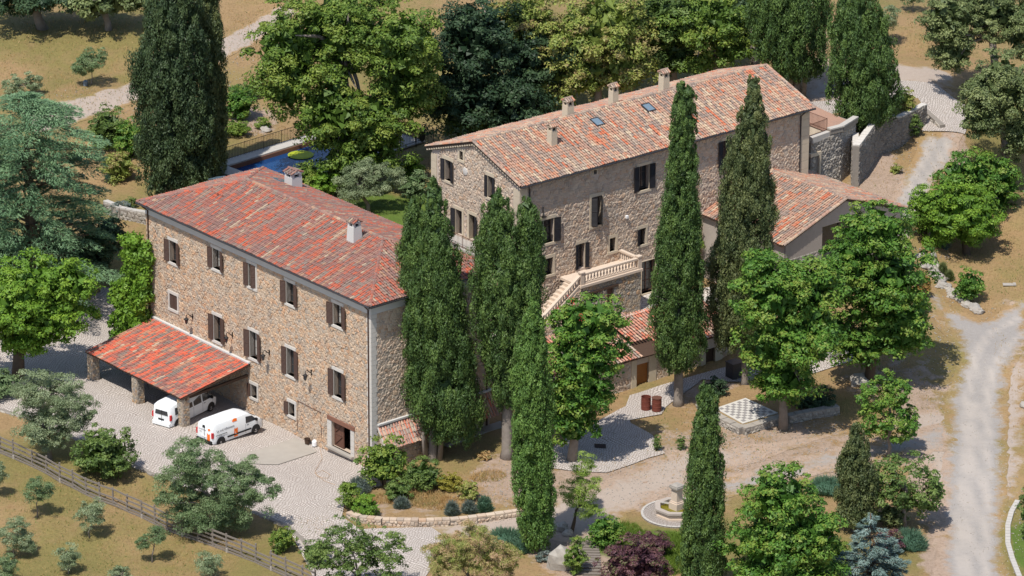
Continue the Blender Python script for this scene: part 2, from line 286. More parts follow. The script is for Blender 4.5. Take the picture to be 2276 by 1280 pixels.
def fast_mesh(me, v, faces):
    cnt = np.array([len(f) for f in faces], np.int32); idx = np.fromiter((i for f in faces for i in f), np.int32, int(cnt.sum()))
    fast_arr(me, v, idx, cnt)
def fast_arr(me, v, idx, cnt):
    me.vertices.add(len(v)); me.vertices.foreach_set('co', np.ascontiguousarray(v, np.float32).ravel())
    me.loops.add(len(idx)); me.loops.foreach_set('vertex_index', idx)
    me.polygons.add(len(cnt)); st = np.zeros(len(cnt), np.int32); st[1:] = np.cumsum(cnt)[:-1]
    me.polygons.foreach_set('loop_start', st); me.polygons.foreach_set('loop_total', cnt); me.update(calc_edges=True); me.shade_flat()
def link(name, me, parent=None, loc=None):
    o = bpy.data.objects.new(name, me); COL.objects.link(o)
    if parent is not None: o.parent = parent
    if loc is not None: o.location = loc
    return o
def obj(name, mb, mat, parent=None, label=None, kind=None, org=None, smooth=False):
    if parent is not None: base = np.array(world_loc(parent))
    else: base = np.zeros(3) if org is None else np.asarray(org, float)
    me = mb.mesh(name, base)
    for m_ in (mat if isinstance(mat, (list, tuple)) else [mat]): me.materials.append(M[m_])
    if smooth: me.polygons.foreach_set('use_smooth', np.ones(len(me.polygons), bool))
    o = link(name, me, parent)
    if parent is None: o.location = tuple(base)
    if label: o['label'] = label
    if kind: o['kind'] = kind
    return o

# ---------------------------------------------------------------- ground
def axis(a, b, fine, far):
    core = np.arange(a, b + .01, fine); k = np.array([3, 8, 20, 50, 120, 300, 700, far]); return np.concatenate([(a - k)[::-1], core, b + k])
xs = axis(-70, 70, .9, 1500); ys = axis(262, 455, .9, 1500)
X, Y = np.meshgrid(xs, ys); Zt = TzA(X, Y)
nx, ny = len(xs), len(ys)
def pixs(P):                         # survey projection, used to mark out meadow patches
    z = P[:, 2] - HC; d = P[:, 1] * math.cos(TH) - z * math.sin(TH); v = P[:, 1] * math.sin(TH) + z * math.cos(TH)
    return CX + F * P[:, 0] / d, CY - F * v / d
PT = np.stack([X.ravel(), Y.ravel(), Zt.ravel()], 1)
def blobmask(P, blobs):
    out = np.zeros(len(P))
    for (px, py, rx, ry, val) in blobs:
        c = gp(px, py); k = ppm(c); a = rx / k; b = ry / (k * .37)
        out = np.maximum(out, val * np.exp(-(((P[:, 0] - c[0]) / a) ** 2 + ((P[:, 1] - c[1]) / b) ** 2) ** 2 * .7))
    return out
LUSH = [(900, 470, 140, 50, 1.), (830, 450, 90, 30, 1), (60, 1000, 200, 30, .35), (1450, 1210, 230, 40, 1.), (1800, 1250, 200, 60, .8), (200, 1180, 500, 110, .22), (2276, 1220, 40, 70, 1), (430, 440, 200, 50, .4), (700, 1180, 100, 30, .6), (150, 620, 200, 60, .6), (150, 60, 250, 60, .2),
        (2230, 330, 60, 100, .5), (1200, 150, 400, 120, .6), (1550, 60, 200, 60, .6)]
BARE = [(1400, 1080, 260, 60, .75), (1750, 1010, 260, 60, .7), (2060, 1000, 60, 200, .8), (2100, 1250, 60, 80, .8), (1600, 880, 160, 40, .62), (1480, 1010, 110, 60, .6), (1300, 1220, 120, 60, 1.), (1130, 1060, 90, 60, .7), (1950, 400, 70, 70, .8), (900, 1130, 150, 40, .5), (2000, 850, 140, 60, .55), (560, 270, 60, 40, .7), (280, 350, 60, 50, .4), (1850, 190, 70, 60, .9), (2060, 200, 80, 30, .7), (2000, 640, 40, 80, .7),
        (1700, 950, 200, 40, .6), (2260, 760, 40, 120, .5), (2120, 320, 30, 60, .9), (80, 900, 100, 30, .4)]
me = bpy.data.meshes.new('ground')
ii, jj = np.meshgrid(np.arange(ny - 1), np.arange(nx - 1), indexing='ij'); a = (ii * nx + jj).ravel()
idx = np.stack([a, a + 1, a + nx + 1, a + nx], 1).astype(np.int32)
zP = 4.25; W0 = at(508, 371, zP); W1_ = at(690, 315, zP); up_ = (W1_ - W0); up_ /= np.linalg.norm(up_); pn = V3(up_[1], -up_[0], 0); Lp = 14.5; Wp = 5.4
sP = (PT[:, :2] - W0[:2]) @ up_[:2]; tP = (PT[:, :2] - W0[:2]) @ pn[:2]
PTn = PT.copy(); PTn[:, 2] += smooth_noise(PT[:, :2], 3, 3.) * .05
near_ = (sP > -3) & (sP < Lp + 3) & (tP > -3) & (tP < Wp + 3); PTn[near_, 2] = zP - .03; ins_ = (sP > -.9) & (sP < Lp + .9) & (tP > -.9) & (tP < Wp + .9); PTn[ins_, 2] = zP - 1.4
fast_arr(me, PTn, idx.ravel(), np.full(len(idx), 4, np.int32))
for nm, bl in (('lush', LUSH), ('bare', BARE)):
    at_ = me.attributes.new(nm, 'FLOAT', 'POINT'); at_.data.foreach_set('value', blobmask(PT, bl).astype(np.float32))
me.polygons.foreach_set('use_smooth', np.ones(len(idx), bool)); me.materials.append(M['dry_ground'])
tag(link('ground', me), kind='structure')

def polyline_dist(P, line):
    d = np.full(len(P), 1e9)
    for a_, b_ in zip(line[:-1], line[1:]):
        ab = b_ - a_; tt = np.clip(((P - a_) @ ab) / (ab @ ab + 1e-9), 0, 1); d = np.minimum(d, np.linalg.norm(P - a_ - tt[:, None] * ab, axis=1))
    return d
def sheet(name, pxpoly, mat, lift=.05, res=.7, ragged=0., soft=1.2, ruts=(), z=None, rutw=.35, parent=None, side=0):
    pts = [gp(*p) if z is None else at(p[0], p[1], z) for p in pxpoly]
    P2 = [np.array(p[:2]) for p in pts]; out = []
    for a_, b_ in zip(P2, P2[1:] + P2[:1]):
        n_ = max(1, int(np.linalg.norm(b_ - a_) / (res if z is None else 2.5)))
        for k in range(n_): out.append(a_ + (b_ - a_) * k / n_)
    out = np.array(out)
    if ragged: out = out + np.stack([smooth_noise(out, 11, .8), smooth_noise(out, 12, .8)], 1) * ragged
    mn, mx = out.min(0), out.max(0)
    gx, gy = np.meshgrid(np.arange(mn[0] + res / 2, mx[0], res), np.arange(mn[1] + res / 2, mx[1], res)); g = np.stack([gx.ravel(), gy.ravel()], 1)
    ins = np.zeros(len(g), bool)
    for a_, b_ in zip(out, np.roll(out, -1, 0)):
        cnd = ((a_[1] > g[:, 1]) != (b_[1] > g[:, 1])); xx = (b_[0] - a_[0]) * (g[:, 1] - a_[1]) / (b_[1] - a_[1] + 1e-12) + a_[0]; ins ^= cnd & (g[:, 0] < xx)
    g = g[ins]; cl = np.vstack([out, out[:1]]); dd = polyline_dist(g, cl); g = g[dd > res * .35]
    allp = [Vector(p) for p in np.vstack([out, g])]
    area = sum(a_[0] * b_[1] - b_[0] * a_[1] for a_, b_ in zip(out, np.roll(out, -1, 0)))
    loop = list(range(len(out))); loop = loop if area > 0 else loop[::-1]
    vco, _, fc, _, _, _ = delaunay_2d_cdt(allp, [], [loop], 1, 1e-5)
    v2 = np.array([[q.x, q.y] for q in vco]); zz = (TzA(v2[:, 0], v2[:, 1]) if z is None else np.full(len(v2), z)) + lift
    if z is None: zz = zz + smooth_noise(v2, 3, 3.) * .05
    v = np.column_stack([v2, zz]); fc = [tuple(f) for f in fc]
    if side:
        n0 = len(v); zb = zz[:len(out)] - side
        # skirt follows the outline vertices, which the triangulation keeps first
        v = np.vstack([v, np.column_stack([v2[:len(out)], zb])]); m_ = len(out)
        for k in range(m_): fc.append((loop[k], n0 + loop[k], n0 + loop[(k + 1) % m_], loop[(k + 1) % m_]))
    base = np.array(world_loc(parent)) if parent is not None else np.zeros(3)
    me = bpy.data.meshes.new(name); fast_mesh(me, v - base, fc); me.materials.append(M[mat])
    vals = {'edge': np.clip(polyline_dist(v[:, :2], cl) / soft, 0, 1), 'lush': blobmask(v, LUSH), 'bare': blobmask(v, BARE)}
    rv = np.zeros(len(v))
    for ln in ruts: rv = np.maximum(rv, np.exp(-(polyline_dist(v[:, :2], [gp(*q)[:2] for q in ln]) / rutw) ** 2))
    vals['rut'] = rv
    for k, q in vals.items(): me.attributes.new(k, 'FLOAT', 'POINT').data.foreach_set('value', q.astype(np.float32))
    me.polygons.foreach_set('use_smooth', np.ones(len(me.polygons), bool))
    o = link(name, me, parent)
    if parent is None: o['kind'] = 'structure'
    return o
sheet('dirt_yard', [(900, 1190), (960, 1160), (1240, 1110), (1500, 1000), (1700, 985), (1900, 960), (2010, 960), (2060, 1080), (2080, 1250), (2060, 1330), (2250, 1330), (2240, 1180), (2290, 1050), (2300, 640), (2180, 720), (2110, 700), (2070, 650), (2020, 600), (1990, 620), (2060, 690), (2110, 760), (2130, 820), (2110, 900), (1960, 930), (1700, 1020), (1560, 1060), (1400, 1140), (1380, 1180), (1300, 1210), (1180, 1195), (1000, 1200)], 'pale_dirt', .015, .7, .25, 2.4)
sheet('gravel_road', [(2085, 1330), (2092, 1150), (2095, 1000), (2100, 900), (2128, 800), (2110, 730), (2050, 660), (2040, 600), (2075, 640), (2120, 690), (2190, 715), (2290, 640), (2290, 760), (2248, 830), (2240, 950), (2238, 1080), (2232, 1330)], 'gravel', .04, .6, .2, 1.6,
      ruts=[[(2130, 1330), (2135, 1150), (2145, 1000), (2150, 880), (2165, 800), (2200, 740), (2290, 690)], [(2190, 1330), (2192, 1150), (2195, 1000), (2195, 900), (2205, 830), (2240, 770), (2290, 730)], [(2150, 1330), (2160, 1000), (2165, 900)]], rutw=.45)
sheet('gravel_road', [(1440, 1120), (1560, 1075), (1800, 1010), (2010, 965), (2120, 930), (2125, 1000), (2010, 1010), (1880, 1040), (1700, 1090), (1560, 1120), (1450, 1160)], 'gravel', .03, .7, .3, 2.6)
sheet('uphill_road', [(1955, 500), (1985, 440), (2040, 330), (2050, 296), (2140, 300), (2120, 360), (2080, 430), (2030, 520), (2010, 600), (1980, 640), (1950, 600)], 'gravel', .03, .6, .15, 1.3, ruts=[[(1970, 520), (2000, 450), (2045, 370), (2075, 300)], [(2020, 520), (2045, 440), (2085, 370), (2115, 300)]], rutw=.4)
sheet('field_path', [(60, 300), (60, 240), (180, 215), (290, 182), (490, 85), (590, 30), (640, 0), (670, 30), (605, 76), (490, 140), (300, 228), (180, 272), (120, 295)], 'pale_dirt', .03, .8, .2, .55)
sheet('upper_track', [(1815, 60), (1850, 70), (1850, 180), (1990, 190), (2130, 200), (2140, 170), (2080, 150), (1990, 140), (1960, 110), (1960, 225), (1840, 225), (1790, 225), (1800, 150)], 'pale_dirt', .015, .8, .3, 1.6)
COURT = [(0, 915), (0, 640), (250, 640), (345, 700), (600, 930), (790, 1022), (830, 1042), (850, 1080), (770, 1100), (760, 1150), (800, 1178), (960, 1172), (990, 1195), (985, 1230), (940, 1290), (700, 1290), (640, 1170), (560, 1135), (360, 1062), (310, 1040), (150, 965), (60, 925)]
sheet('cobbled_yard', COURT, 'cobbles', .05, .8)
sheet('concrete_slab', [(530, 1012), (655, 976), (672, 982), (705, 1005), (618, 1035), (540, 1032)], 'concrete', .10, .8)
sheet('garden_path', [(1215, 1010), (1240, 985), (1390, 905), (1400, 880), (1620, 815), (1900, 765), (1905, 800), (1780, 838), (1620, 850), (1560, 845), (1480, 905), (1470, 922), (1400, 935), (1402, 942), (1450, 968), (1460, 985), (1478, 1008), (1440, 1020), (1350, 1051), (1290, 1050), (1215, 1040)], 'cobbles', .07, .7)
sheet('paved_drive', [(1975, 195), (1990, 180), (2080, 188), (2130, 225), (2160, 240), (2145, 300), (2050, 292), (2060, 240), (2020, 210), (1975, 225)], 'cobbles', .08, .7)
sheet('paved_yard', [(1795, 230), (1870, 220), (1985, 235), (1960, 262), (1890, 275), (1810, 275)], 'cobbles', .08, .7)

# ---------------------------------------------------------------- masonry
def stones_mesh(fr, L, z0, z1, excl, size=(.30, .19), clip=None, joint=.93, proud=.05, tone_bias=None, seed=1):
    """rubble wall face: list of (verts(7+6), tone) stones in the plane fr=(O,u,n)"""
    r = np.random.default_rng(seed); O, u, n = fr; W, H = size
    rows = int((z1 - z0) / H); nz = rows + 1; npt = int(L / (W / 2)) + 3
    zz = z0 + np.arange(nz)[:, None] * (z1 - z0) / rows + r.uniform(-.46, .46, (nz, npt)) * H + smooth_noise(np.stack([np.tile(np.arange(npt) * W / 2, nz), np.repeat(np.arange(nz) * H, npt)], 1), seed, 1.1).reshape(nz, npt) * H * .45
    ss = (np.arange(npt)[None] - .5) * W / 2 + r.uniform(-.47, .47, (nz, npt)) * W / 2
    ss = ss + np.cumsum(r.uniform(-.03, .03, (nz, 1)), 0)
    zz[0] = z0; zz[-1] = z1; ss = np.clip(ss, 0, L)
    out = []
    for i in range(rows):
        for j in range(i % 2, npt - 2, 2):
            q = np.array([(ss[i, j], zz[i, j]), (ss[i, j + 1], zz[i, j + 1]), (ss[i, j + 2], zz[i, j + 2]), (ss[i + 1, j + 2], zz[i + 1, j + 2]), (ss[i + 1, j + 1], zz[i + 1, j + 1]), (ss[i + 1, j], zz[i + 1, j])])
            c = q.mean(0)
            if q[:, 0].max() - q[:, 0].min() < .05: continue
            bad = False
            for (a, b, c0, c1) in excl:
                if a - .03 < c[0] < b + .03 and c0 - .03 < c[1] < c1 + .03: bad = True; break
                if a < q[:, 0].max() and b > q[:, 0].min() and c0 < q[:, 1].max() and c1 > q[:, 1].min():
                    # trim against the opening
                    if c[0] <= a: q[:, 0] = np.minimum(q[:, 0], a)
                    elif c[0] >= b: q[:, 0] = np.maximum(q[:, 0], b)
                    elif c[1] <= c0: q[:, 1] = np.minimum(q[:, 1], c0)
                    else: q[:, 1] = np.maximum(q[:, 1], c1)
            if bad: continue
            if clip is not None:
                top = clip(c[0])
                if c[1] > top - .05: continue
                q[:, 1] = np.minimum(q[:, 1], clip(q[:, 0]))
            c = q.mean(0); p = proud * r.uniform(.35, 1.25)
            o_ = c + (q - c) * joint; i_ = c + (q - c) * r.uniform(.62, .76)
            v = np.empty((13, 3))
            v[:6] = O + o_[:, :1] * u + n * .0; v[:6, 2] = o_[:, 1]
            v[6:12] = O + i_[:, :1] * u + n * p * r.uniform(.7, 1.1, (6, 1)); v[6:12, 2] = i_[:, 1]
            v[12] = O + c[0] * u + n * p * 1.15; v[12, 2] = c[1]
            tn = r.uniform(0, 1)
            out.append((v, tn, c))
    return out
SF = [(k, (k + 1) % 6, 6 + (k + 1) % 6, 6 + k) for k in range(6)] + [(6 + k, 6 + (k + 1) % 6, 12) for k in range(6)]
def emit_pieces(pieces, faces, parent, one, many, mat, limit=300, key=None):
    """the nearest `limit` pieces as objects sharing six tone variants' materials, the rest joined"""
    if not pieces: return
    d = [np.linalg.norm(p[0].mean(0) - CAM) - (0 if key is None else key(p)) for p in pieces]; order = np.argsort(d)
    ind = set(order[:limit].tolist()); base = np.array(world_loc(parent)); rest = MB()
    vs = []; fs = []; ts = []; n = 0
    for k, (v, tn, *_ ) in enumerate(pieces):
        if k in ind:
            me = bpy.data.meshes.new(one); c = v.mean(0); fast_mesh(me, v - c, faces)
            me.attributes.new('tone', 'FLOAT', 'FACE').data.foreach_set('value', np.full(len(faces), tn, np.float32)); me.materials.append(M[mat])
            link(one, me, parent, tuple(c - base))
        else:
            vs.append(v); fs.append(np.array([i + n for f in faces for i in f], np.int32)); ts += [tn] * len(faces); n += len(v)
    if vs:
        me = bpy.data.meshes.new(many); cnt = np.tile(np.array([len(f) for f in faces], np.int32), len(vs))
        fast_arr(me, np.vstack(vs) - base, np.concatenate(fs), cnt); me.attributes.new('tone', 'FLOAT', 'FACE').data.foreach_set('value', np.array(ts, np.float32)); me.materials.append(M[mat])
        o = link(many, me, parent); o['kind'] = 'stuff'
def wall_face(mb, fr, L, z0, z1, holes, depth=.5, clip=None):
    """mortar face with openings and their reveals"""
    O, u, n = fr
    P = lambda s, z, d=0: O + u * s - n * d + V3(0, 0, z - O[2])
    sx = sorted({0, L, *[h[0] for h in holes], *[h[1] for h in holes]}); sz = sorted({z0, z1, *[h[2] for h in holes], *[h[3] for h in holes]})
    if clip is not None: mb.prism([P(0, z0), P(L, z0), P(L, clip(L)), P(L / 2, clip(L / 2)), P(0, clip(0))], -n * .3) if not holes else None
    for a, b in zip(sx[:-1], sx[1:]):
        for c, d in zip(sz[:-1], sz[1:]):
            m_ = ((a + b) / 2, (c + d) / 2)
            if any(h[0] < m_[0] < h[1] and h[2] < m_[1] < h[3] for h in holes): continue
            if clip is None: mb.quad(P(a, c), P(b, c), P(b, d), P(a, d)); continue
            if not holes: continue
            xs_ = sorted(set(np.linspace(a, b, 28).tolist()) | ({L / 2} if a < L / 2 < b else set()))
            for e, f in zip(xs_[:-1], xs_[1:]):
                te, tf = min(d, clip(e)), min(d, clip(f))
                if max(te, tf) <= c: continue
                mb.quad(P(e, c), P(f, c), P(f, max(tf, c)), P(e, max(te, c)))
    for a, b, c, d in holes:
        mb.quad(P(a, c), P(a, c, depth), P(a, d, depth), P(a, d)); mb.quad(P(b, c), P(b, d), P(b, d, depth), P(b, c, depth))
        mb.quad(P(a, d), P(a, d, depth), P(b, d, depth), P(b, d)); mb.quad(P(a, c), P(b, c), P(b, c, depth), P(a, c, depth))
def shutter_mb(fr, s, z0, z1, w_, ang, hinge):     # hinge side s; ang 180 = folded flat on the wall, 0 = closed
    O, u, n = fr; a = math.radians(ang); d = u * hinge * math.cos(a) + n * math.sin(a); nn = np.cross(d, V3(0, 0, 1))
    if nn @ n < 0: nn = -nn
    off = .075 if ang > 150 else (.0 if ang > 20 else -.06)
    B = O + u * s + n * off; mb = MB(); Z = V3(0, 0, 1)
    Pz = lambda t_, z: B + d * t_ + V3(0, 0, z - O[2])
    for t_ in (.035, w_ - .035): mb.box(Pz(t_, (z0 + z1) / 2), (.07, .05, z1 - z0), (d, nn, Z))
    k = 3 if z1 - z0 > 1.3 else 2
    for q in range(k): zz = z0 + .04 + (z1 - z0 - .08) * q / (k - 1); mb.box(Pz(w_ / 2, zz), (w_ - .14, .05, .08), (d, nn, Z))
    ns = max(4, int((z1 - z0) / .10)); c, s_ = math.cos(.6), math.sin(.6)
    for q in range(ns):
        zz = z0 + .08 + (z1 - z0 - .16) * (q + .5) / ns; mb.box(Pz(w_ / 2, zz), (w_ - .14, .012, .105), (d, nn * c + Z * s_, Z * c - nn * s_))
    return mb
def window(house, fr, lt, rb, mat_s, surround, shut='LR', lintel=.24, jamb=.15, sillw=True, sh_mat='shutter_brown', mull=True, ajar=None, glass='glass_dark', curtain=False, frame_mat='wood_frame', px=True, door=False):
    O, u, n = fr
    if px:
        p = onplane(*lt, O, n); q = onplane(*rb, O, n); a, b = (p - O) @ u, (q - O) @ u; z1, z0 = p[2], q[2]
    else: a, b, z0, z1 = lt[0], rb[0], rb[1], lt[1]
    P = lambda s, z, d=0: O + u * s + n * d + V3(0, 0, z - O[2]); ax = (u, n, V3(0, 0, 1)); wd = b - a
    fm = MB(); dz = -.38; fw = .07
    for s in (a + fw / 2, b - fw / 2): fm.box(P(s, (z0 + z1) / 2, dz), (fw, .06, z1 - z0), ax)
    for z in (z0 + fw / 2, z1 - fw / 2): fm.box(P((a + b) / 2, z, dz), (wd - 2 * fw, .06, fw), ax)
    if mull:
        fm.box(P((a + b) / 2, (z0 + z1) / 2, dz + .004), (.07, .05, z1 - z0 - 2 * fw), ax)
        for z in ([z0 + (z1 - z0) * f for f in ((1 / 3, 2 / 3) if z1 - z0 > 1.3 else (.5,))]): fm.box(P((a + b) / 2, z, dz + .008), (wd - 2 * fw, .03, .035), ax)
    wn = obj('window', fm, frame_mat, house)
    obj('pane', MB().box(P((a + b) / 2, (z0 + z1) / 2, dz - .02), (wd, .012, z1 - z0), ax), glass, wn)
    if curtain: obj('curtain', MB().box(P(a + wd * .3, (z0 + z1) / 2, dz + .012), (wd * .18, .008, (z1 - z0) * .86), ax), 'curtain', wn)
    sm = MB(); pr = .055; dep = .42
    for s0, s1 in ((a - jamb, a), (b, b + jamb)): sm.box(P((s0 + s1) / 2, (z0 + z1) / 2, (pr - dep) / 2), (s1 - s0, pr + dep, z1 - z0), ax)
    sm.box(P((a + b) / 2, z1 + lintel / 2, (pr - dep) / 2), (wd + 2 * jamb + .1, pr + dep, lintel), ax)
    obj('stone_surround', sm, surround, wn)
    if sillw: obj('sill', MB().box(P((a + b) / 2, z0 - .1, (.09 - dep) / 2), (wd + 2 * jamb + .04, .09 + dep, .2), ax), surround, wn)
    sw = wd / 2 + .02
    if 'L' in shut: obj('shutter', shutter_mb(fr, a - .01, z0, z1, sw, (ajar or {}).get('L', random.uniform(160, 177)), 1), sh_mat, house)
    if 'R' in shut: obj('shutter', shutter_mb(fr, b + .01, z0, z1, sw, (ajar or {}).get('R', random.uniform(160, 177)), -1), sh_mat, house)
    h = (a, b, z0, z1)
    e = (a - jamb - .04, b + jamb + .04, z0 - .2, z1 + lintel)
    return h, e
# ---------------------------------------------------------------- tile roofs
def tile_shapes(w_=.20, l_=.42, h=.075, n=4):
    v = []
    for y, k, zz in ((0, 1.0, .028), (l_, .78, 0.)):
        for i in range(n + 1):
            a = math.pi * i / n; v.append((-math.cos(a) * w_ / 2 * k, y, math.sin(a) * h * k + zz))
    f = [(i, i + 1, n + 2 + i, n + 1 + i) for i in range(n)]
    f.append(tuple(range(n, -1, -1)) )
    return np.array(v), f
TV, TFc = tile_shapes()
def tile_roof(roof, O, u, up, L, S, mat, clip, limit=300, cl_seed=0, pitch=.225, exposure=.36, cluster=.26, one='roof_tile', many='roof_tiles'):
    """canal tiles over a plane: O eave corner, u along the eave, up the slope (unit), clip(s,t) -> keep"""
    nrm = np.cross(u, up); nrm = nrm if nrm[2] > 0 else -nrm; r = np.random.default_rng(cl_seed + 5); pcs = []
    cols = int(L / pitch); rows = int(S / exposure) + 1; prev = {}; sg_ = smooth_noise(np.stack([np.arange(cols + 1) * pitch, np.zeros(cols + 1)], 1), cl_seed + 31, 2.8) * .03
    for j in range(rows):
        for i in range(cols):
            s = (i + .5) * L / cols; t_ = j * exposure - .06
            if not clip(s, t_ + .2): continue
            cn = smooth_noise(np.array([[s, t_]]), cl_seed, 1.6)[0] * .5 + smooth_noise(np.array([[s * .8, t_]]), cl_seed + 3, .5)[0] * .5
            x = r.uniform() ** 1.0
            if cn > .45 and r.uniform() < cluster: x = r.uniform(0, .2)
            elif cn < -.3 and r.uniform() < .5: x = r.uniform(.4, .86)
            if j and prev.get(i) is not None and r.uniform() < .42: x = prev[i]
            prev[i] = x
            an = r.normal() * .035; c_, s_ = math.cos(an), math.sin(an); lv = TV * (1, 1, r.uniform(.85, 1.12))
            xx = lv[:, 0] * c_ - lv[:, 1] * s_ + s + r.normal() * .006; yy = lv[:, 0] * s_ + lv[:, 1] * c_ + t_ + r.normal() * .014
            v = O + xx[:, None] * u + yy[:, None] * up + (lv[:, 2] + .045 + sg_[i] + abs(r.normal()) * .006)[:, None] * nrm
            pcs.append((v, x))
    emit_pieces(pcs, TFc, roof, one, many, mat, limit)
def ridge_tiles(mb, p, q, r=.13, step=.38, tones=(.3, .95)):
    d = q - p; L = np.linalg.norm(d); d = d / L; sd = np.cross(d, V3(0, 0, 1)); sd /= np.linalg.norm(sd); up = np.cross(sd, d); k = max(1, int(L / step))
    for i in range(k):
        a = p + d * (i * L / k); b = p + d * ((i + 1) * L / k + .04); v = []
        for c, rr in ((a, r), (b, r * .84)):
            for m_ in range(5): an = math.pi * m_ / 4; v.append(c + sd * math.cos(an) * rr * 1.1 + up * (math.sin(an) * rr - .01))
        mb.add(v, [(m_, m_ + 1, 6 + m_, 5 + m_) for m_ in range(4)], random.uniform(*tones))
def chimney(roof, base, w_, h, mat, ax, tilem, taper=.8):
    b = np.asarray(base, float); mb = MB(); Z = V3(0, 0, 1); A = (ax[0], ax[1], Z)
    mb.box(b + Z * (h / 2 - .3), (w_, w_, h + .6), A, taper=taper); ww = w_ * taper
    for sx_ in (-1, 1):
        for sy_ in (-1, 1): mb.box(b + Z * (h + .14) + ax[0] * sx_ * ww * .36 + ax[1] * sy_ * ww * .36, (ww * .24, ww * .24, .28), A)
    mb.box(b + Z * (h + .14), (ww * .5, ww * .5, .28), A, mi=1)
    mb.box(b + Z * (h + .305), (ww * 1.12, ww * 1.12, .05), A)
    for sd in (-1, 1):
        e = ax[1] * sd
        for k in range(4):
            s = (k - 1.5) * ww * .34; p0 = b + Z * (h + .35) + e * ww * .62 + ax[0] * s; p1 = b + Z * (h + .55) + ax[0] * s
            mb.tube([p0, p1], [.085, .07], 6, mi=2, tone=random.uniform(.1, 1))
    mb.tube([b + Z * (h + .56) - ax[0] * ww * .62, b + Z * (h + .56) + ax[0] * ww * .62], .09, 6, mi=2, tone=.6)
    return obj('chimney', mb, [mat, 'plastic_black', tilem], roof)
def gutter(house, p, q, out):
    mb = MB(); mb.tube([p + out * .05, q + out * .05], .075, 6); return obj('gutter', mb, 'gutter_metal', house)
def drainpipe(house, p, wallpt, zb, mat='pipe_brown', gap=.08, n=None):
    a = np.asarray(p, float); w0 = np.asarray(wallpt, float) + n * gap
    return obj('drainpipe', MB().tube([a, a - V3(0, 0, .12), V3(w0[0], w0[1], a[2] - .55), V3(w0[0], w0[1], zb)], .06, 7), mat, house)
Zv = V3(0, 0, 1)
def quoins(fr_pairs, z0, z1, house, mat, w1=.55, w2=.32, h=.33, flat=False):
    """dressed corner blocks, one object each: corner point C, wall directions a and b going away from it, normals na, nb"""
    C, a, b = fr_pairs; z = z0; k = 0
    while z < z1 - .05:
        hh = min(h, z1 - z); la, lb = (w1, w2) if (k % 2 == 0 or flat) else (w2, w1)
        if flat: la = lb = w1
        c = C + V3(0, 0, z + hh / 2 - C[2])
        poly = [c - a * .05 - b * .05, c + a * la - b * .05, c + a * la + b * .12, c + a * .12 + b * .12, c + a * .12 + b * lb, c - a * .05 + b * lb]
        obj('corner_stone', MB().prism([q - V3(0, 0, hh / 2 - .008) for q in poly], V3(0, 0, hh - .016), tone=.5), mat, house); z += hh; k += 1

# ================================================================ LEFT FARMHOUSE
zE = 12.6; S = at(822, 683, zE); Wc = at(303, 449, zE); Nn = at(581, 372, zE)
d1 = Wc - S; L1 = np.linalg.norm(d1); d1 /= L1; n1 = V3(d1[1], -d1[0], 0); W1 = (Nn - Wc) @ n1; OV = .5
house = thing('farmhouse', tuple((S + d1 * L1 / 2 + n1 * W1 / 2) * (1, 1, 0) + (0, 0, -.4)), 'long three-storey warm stone farmhouse with red hipped tile roof, nearest the parked vans', 'house')
LW = L1 - 2 * OV; WW = W1 - 2 * OV; zt = zE - .12; zb = -1.2
cS = S + d1 * OV + n1 * OV; cS[2] = 0; cW = Wc - d1 * OV + n1 * OV; cW[2] = 0; cE = cS + n1 * WW; cN = cW + n1 * WW
fSW = (cW, -d1, -n1); fSE = (cS, n1, -d1); fNE = (cE, d1, n1); fNW = (cN, -n1, d1)
Z2 = lambda x, y: (280 + x / 1.883, 340 + y / 1.883)
def wins(lst, fr, conv, **kw):
    hs = []; ex = []
    for lt, rb, k in lst:
        kk = dict(kw); kk.update(k); h, e = window(house_cur, fr, conv(*lt), conv(*rb), None, **kk); hs.append(h); ex.append(e)
    return hs, ex
house_cur = house
hs, ex = wins([((182, 362), (214, 466), dict(ajar={'R': 165})), ((363, 395), (397, 494), dict(curtain=True)), ((513, 460), (545, 568), dict(ajar={'R': 25})), ((671, 535), (705, 640), {}), ((868, 625), (906, 732), dict(curtain=True)),
               ((183, 585), (217, 662), dict(shut='LR', ajar={'L': 4, 'R': 4})), ((367, 675), (400, 795), {}), ((518, 740), (553, 868), dict(curtain=True)), ((673, 812), (707, 940), {}), ((870, 905), (906, 1030), {}),
               ((524, 965), (550, 1030), dict(shut='L', mull=False)), ((682, 1040), (708, 1105), dict(shut='L', mull=False))], fSW, Z2, surround='dressed_stone')
# barn door
O, u, n = fSW
pa = onplane(*Z2(862, 1118), O, n); pb = onplane(*Z2(943, 1258), O, n); da, db = (pa - O) @ u, (pb - O) @ u; dt, dbm = pa[2], pb[2] - .1
hs.append((da, db, dbm, dt)); ex.append((da - .55, db + .45, zb, dt + .3))
Pw = lambda fr, s, z, d=0: fr[0] + fr[1] * s + fr[2] * d + V3(0, 0, z - fr[0][2])
ax = (u, n, Zv)
lf = MB(); mid = (da + db) / 2; zc = (dt + dbm) / 2
lf.box(Pw(fSW, (da + mid) / 2, zc, -.26), (mid - da - .03, .05, dt - dbm - .05), ax)
for s in (da + .08, mid - .09): lf.box(Pw(fSW, s, zc, -.222), (.13, .03, dt - dbm - .06), ax)
for z in (dbm + .1, zc, dt - .1): lf.box(Pw(fSW, (da + mid) / 2, z, -.219), (mid - da - .3, .03, .13), ax)
for z0_, z1_ in ((dbm + .17, zc - .08), (zc + .08, dt - .17)): lf.bar(Pw(fSW, da + .15, z0_, -.216), Pw(fSW, mid - .16, z1_, -.216), .02, .1, up=n)
dr = obj('door', lf, 'wood_door', house, label='closed left leaf of the brown plank barn door')
ol = MB(); ol.box(Pw(fSW, db - .03, zc, -.8), (.05, 1.0, dt - dbm - .05), ax); obj('door', ol, 'wood_door', house, label='barn door leaf standing open inward')
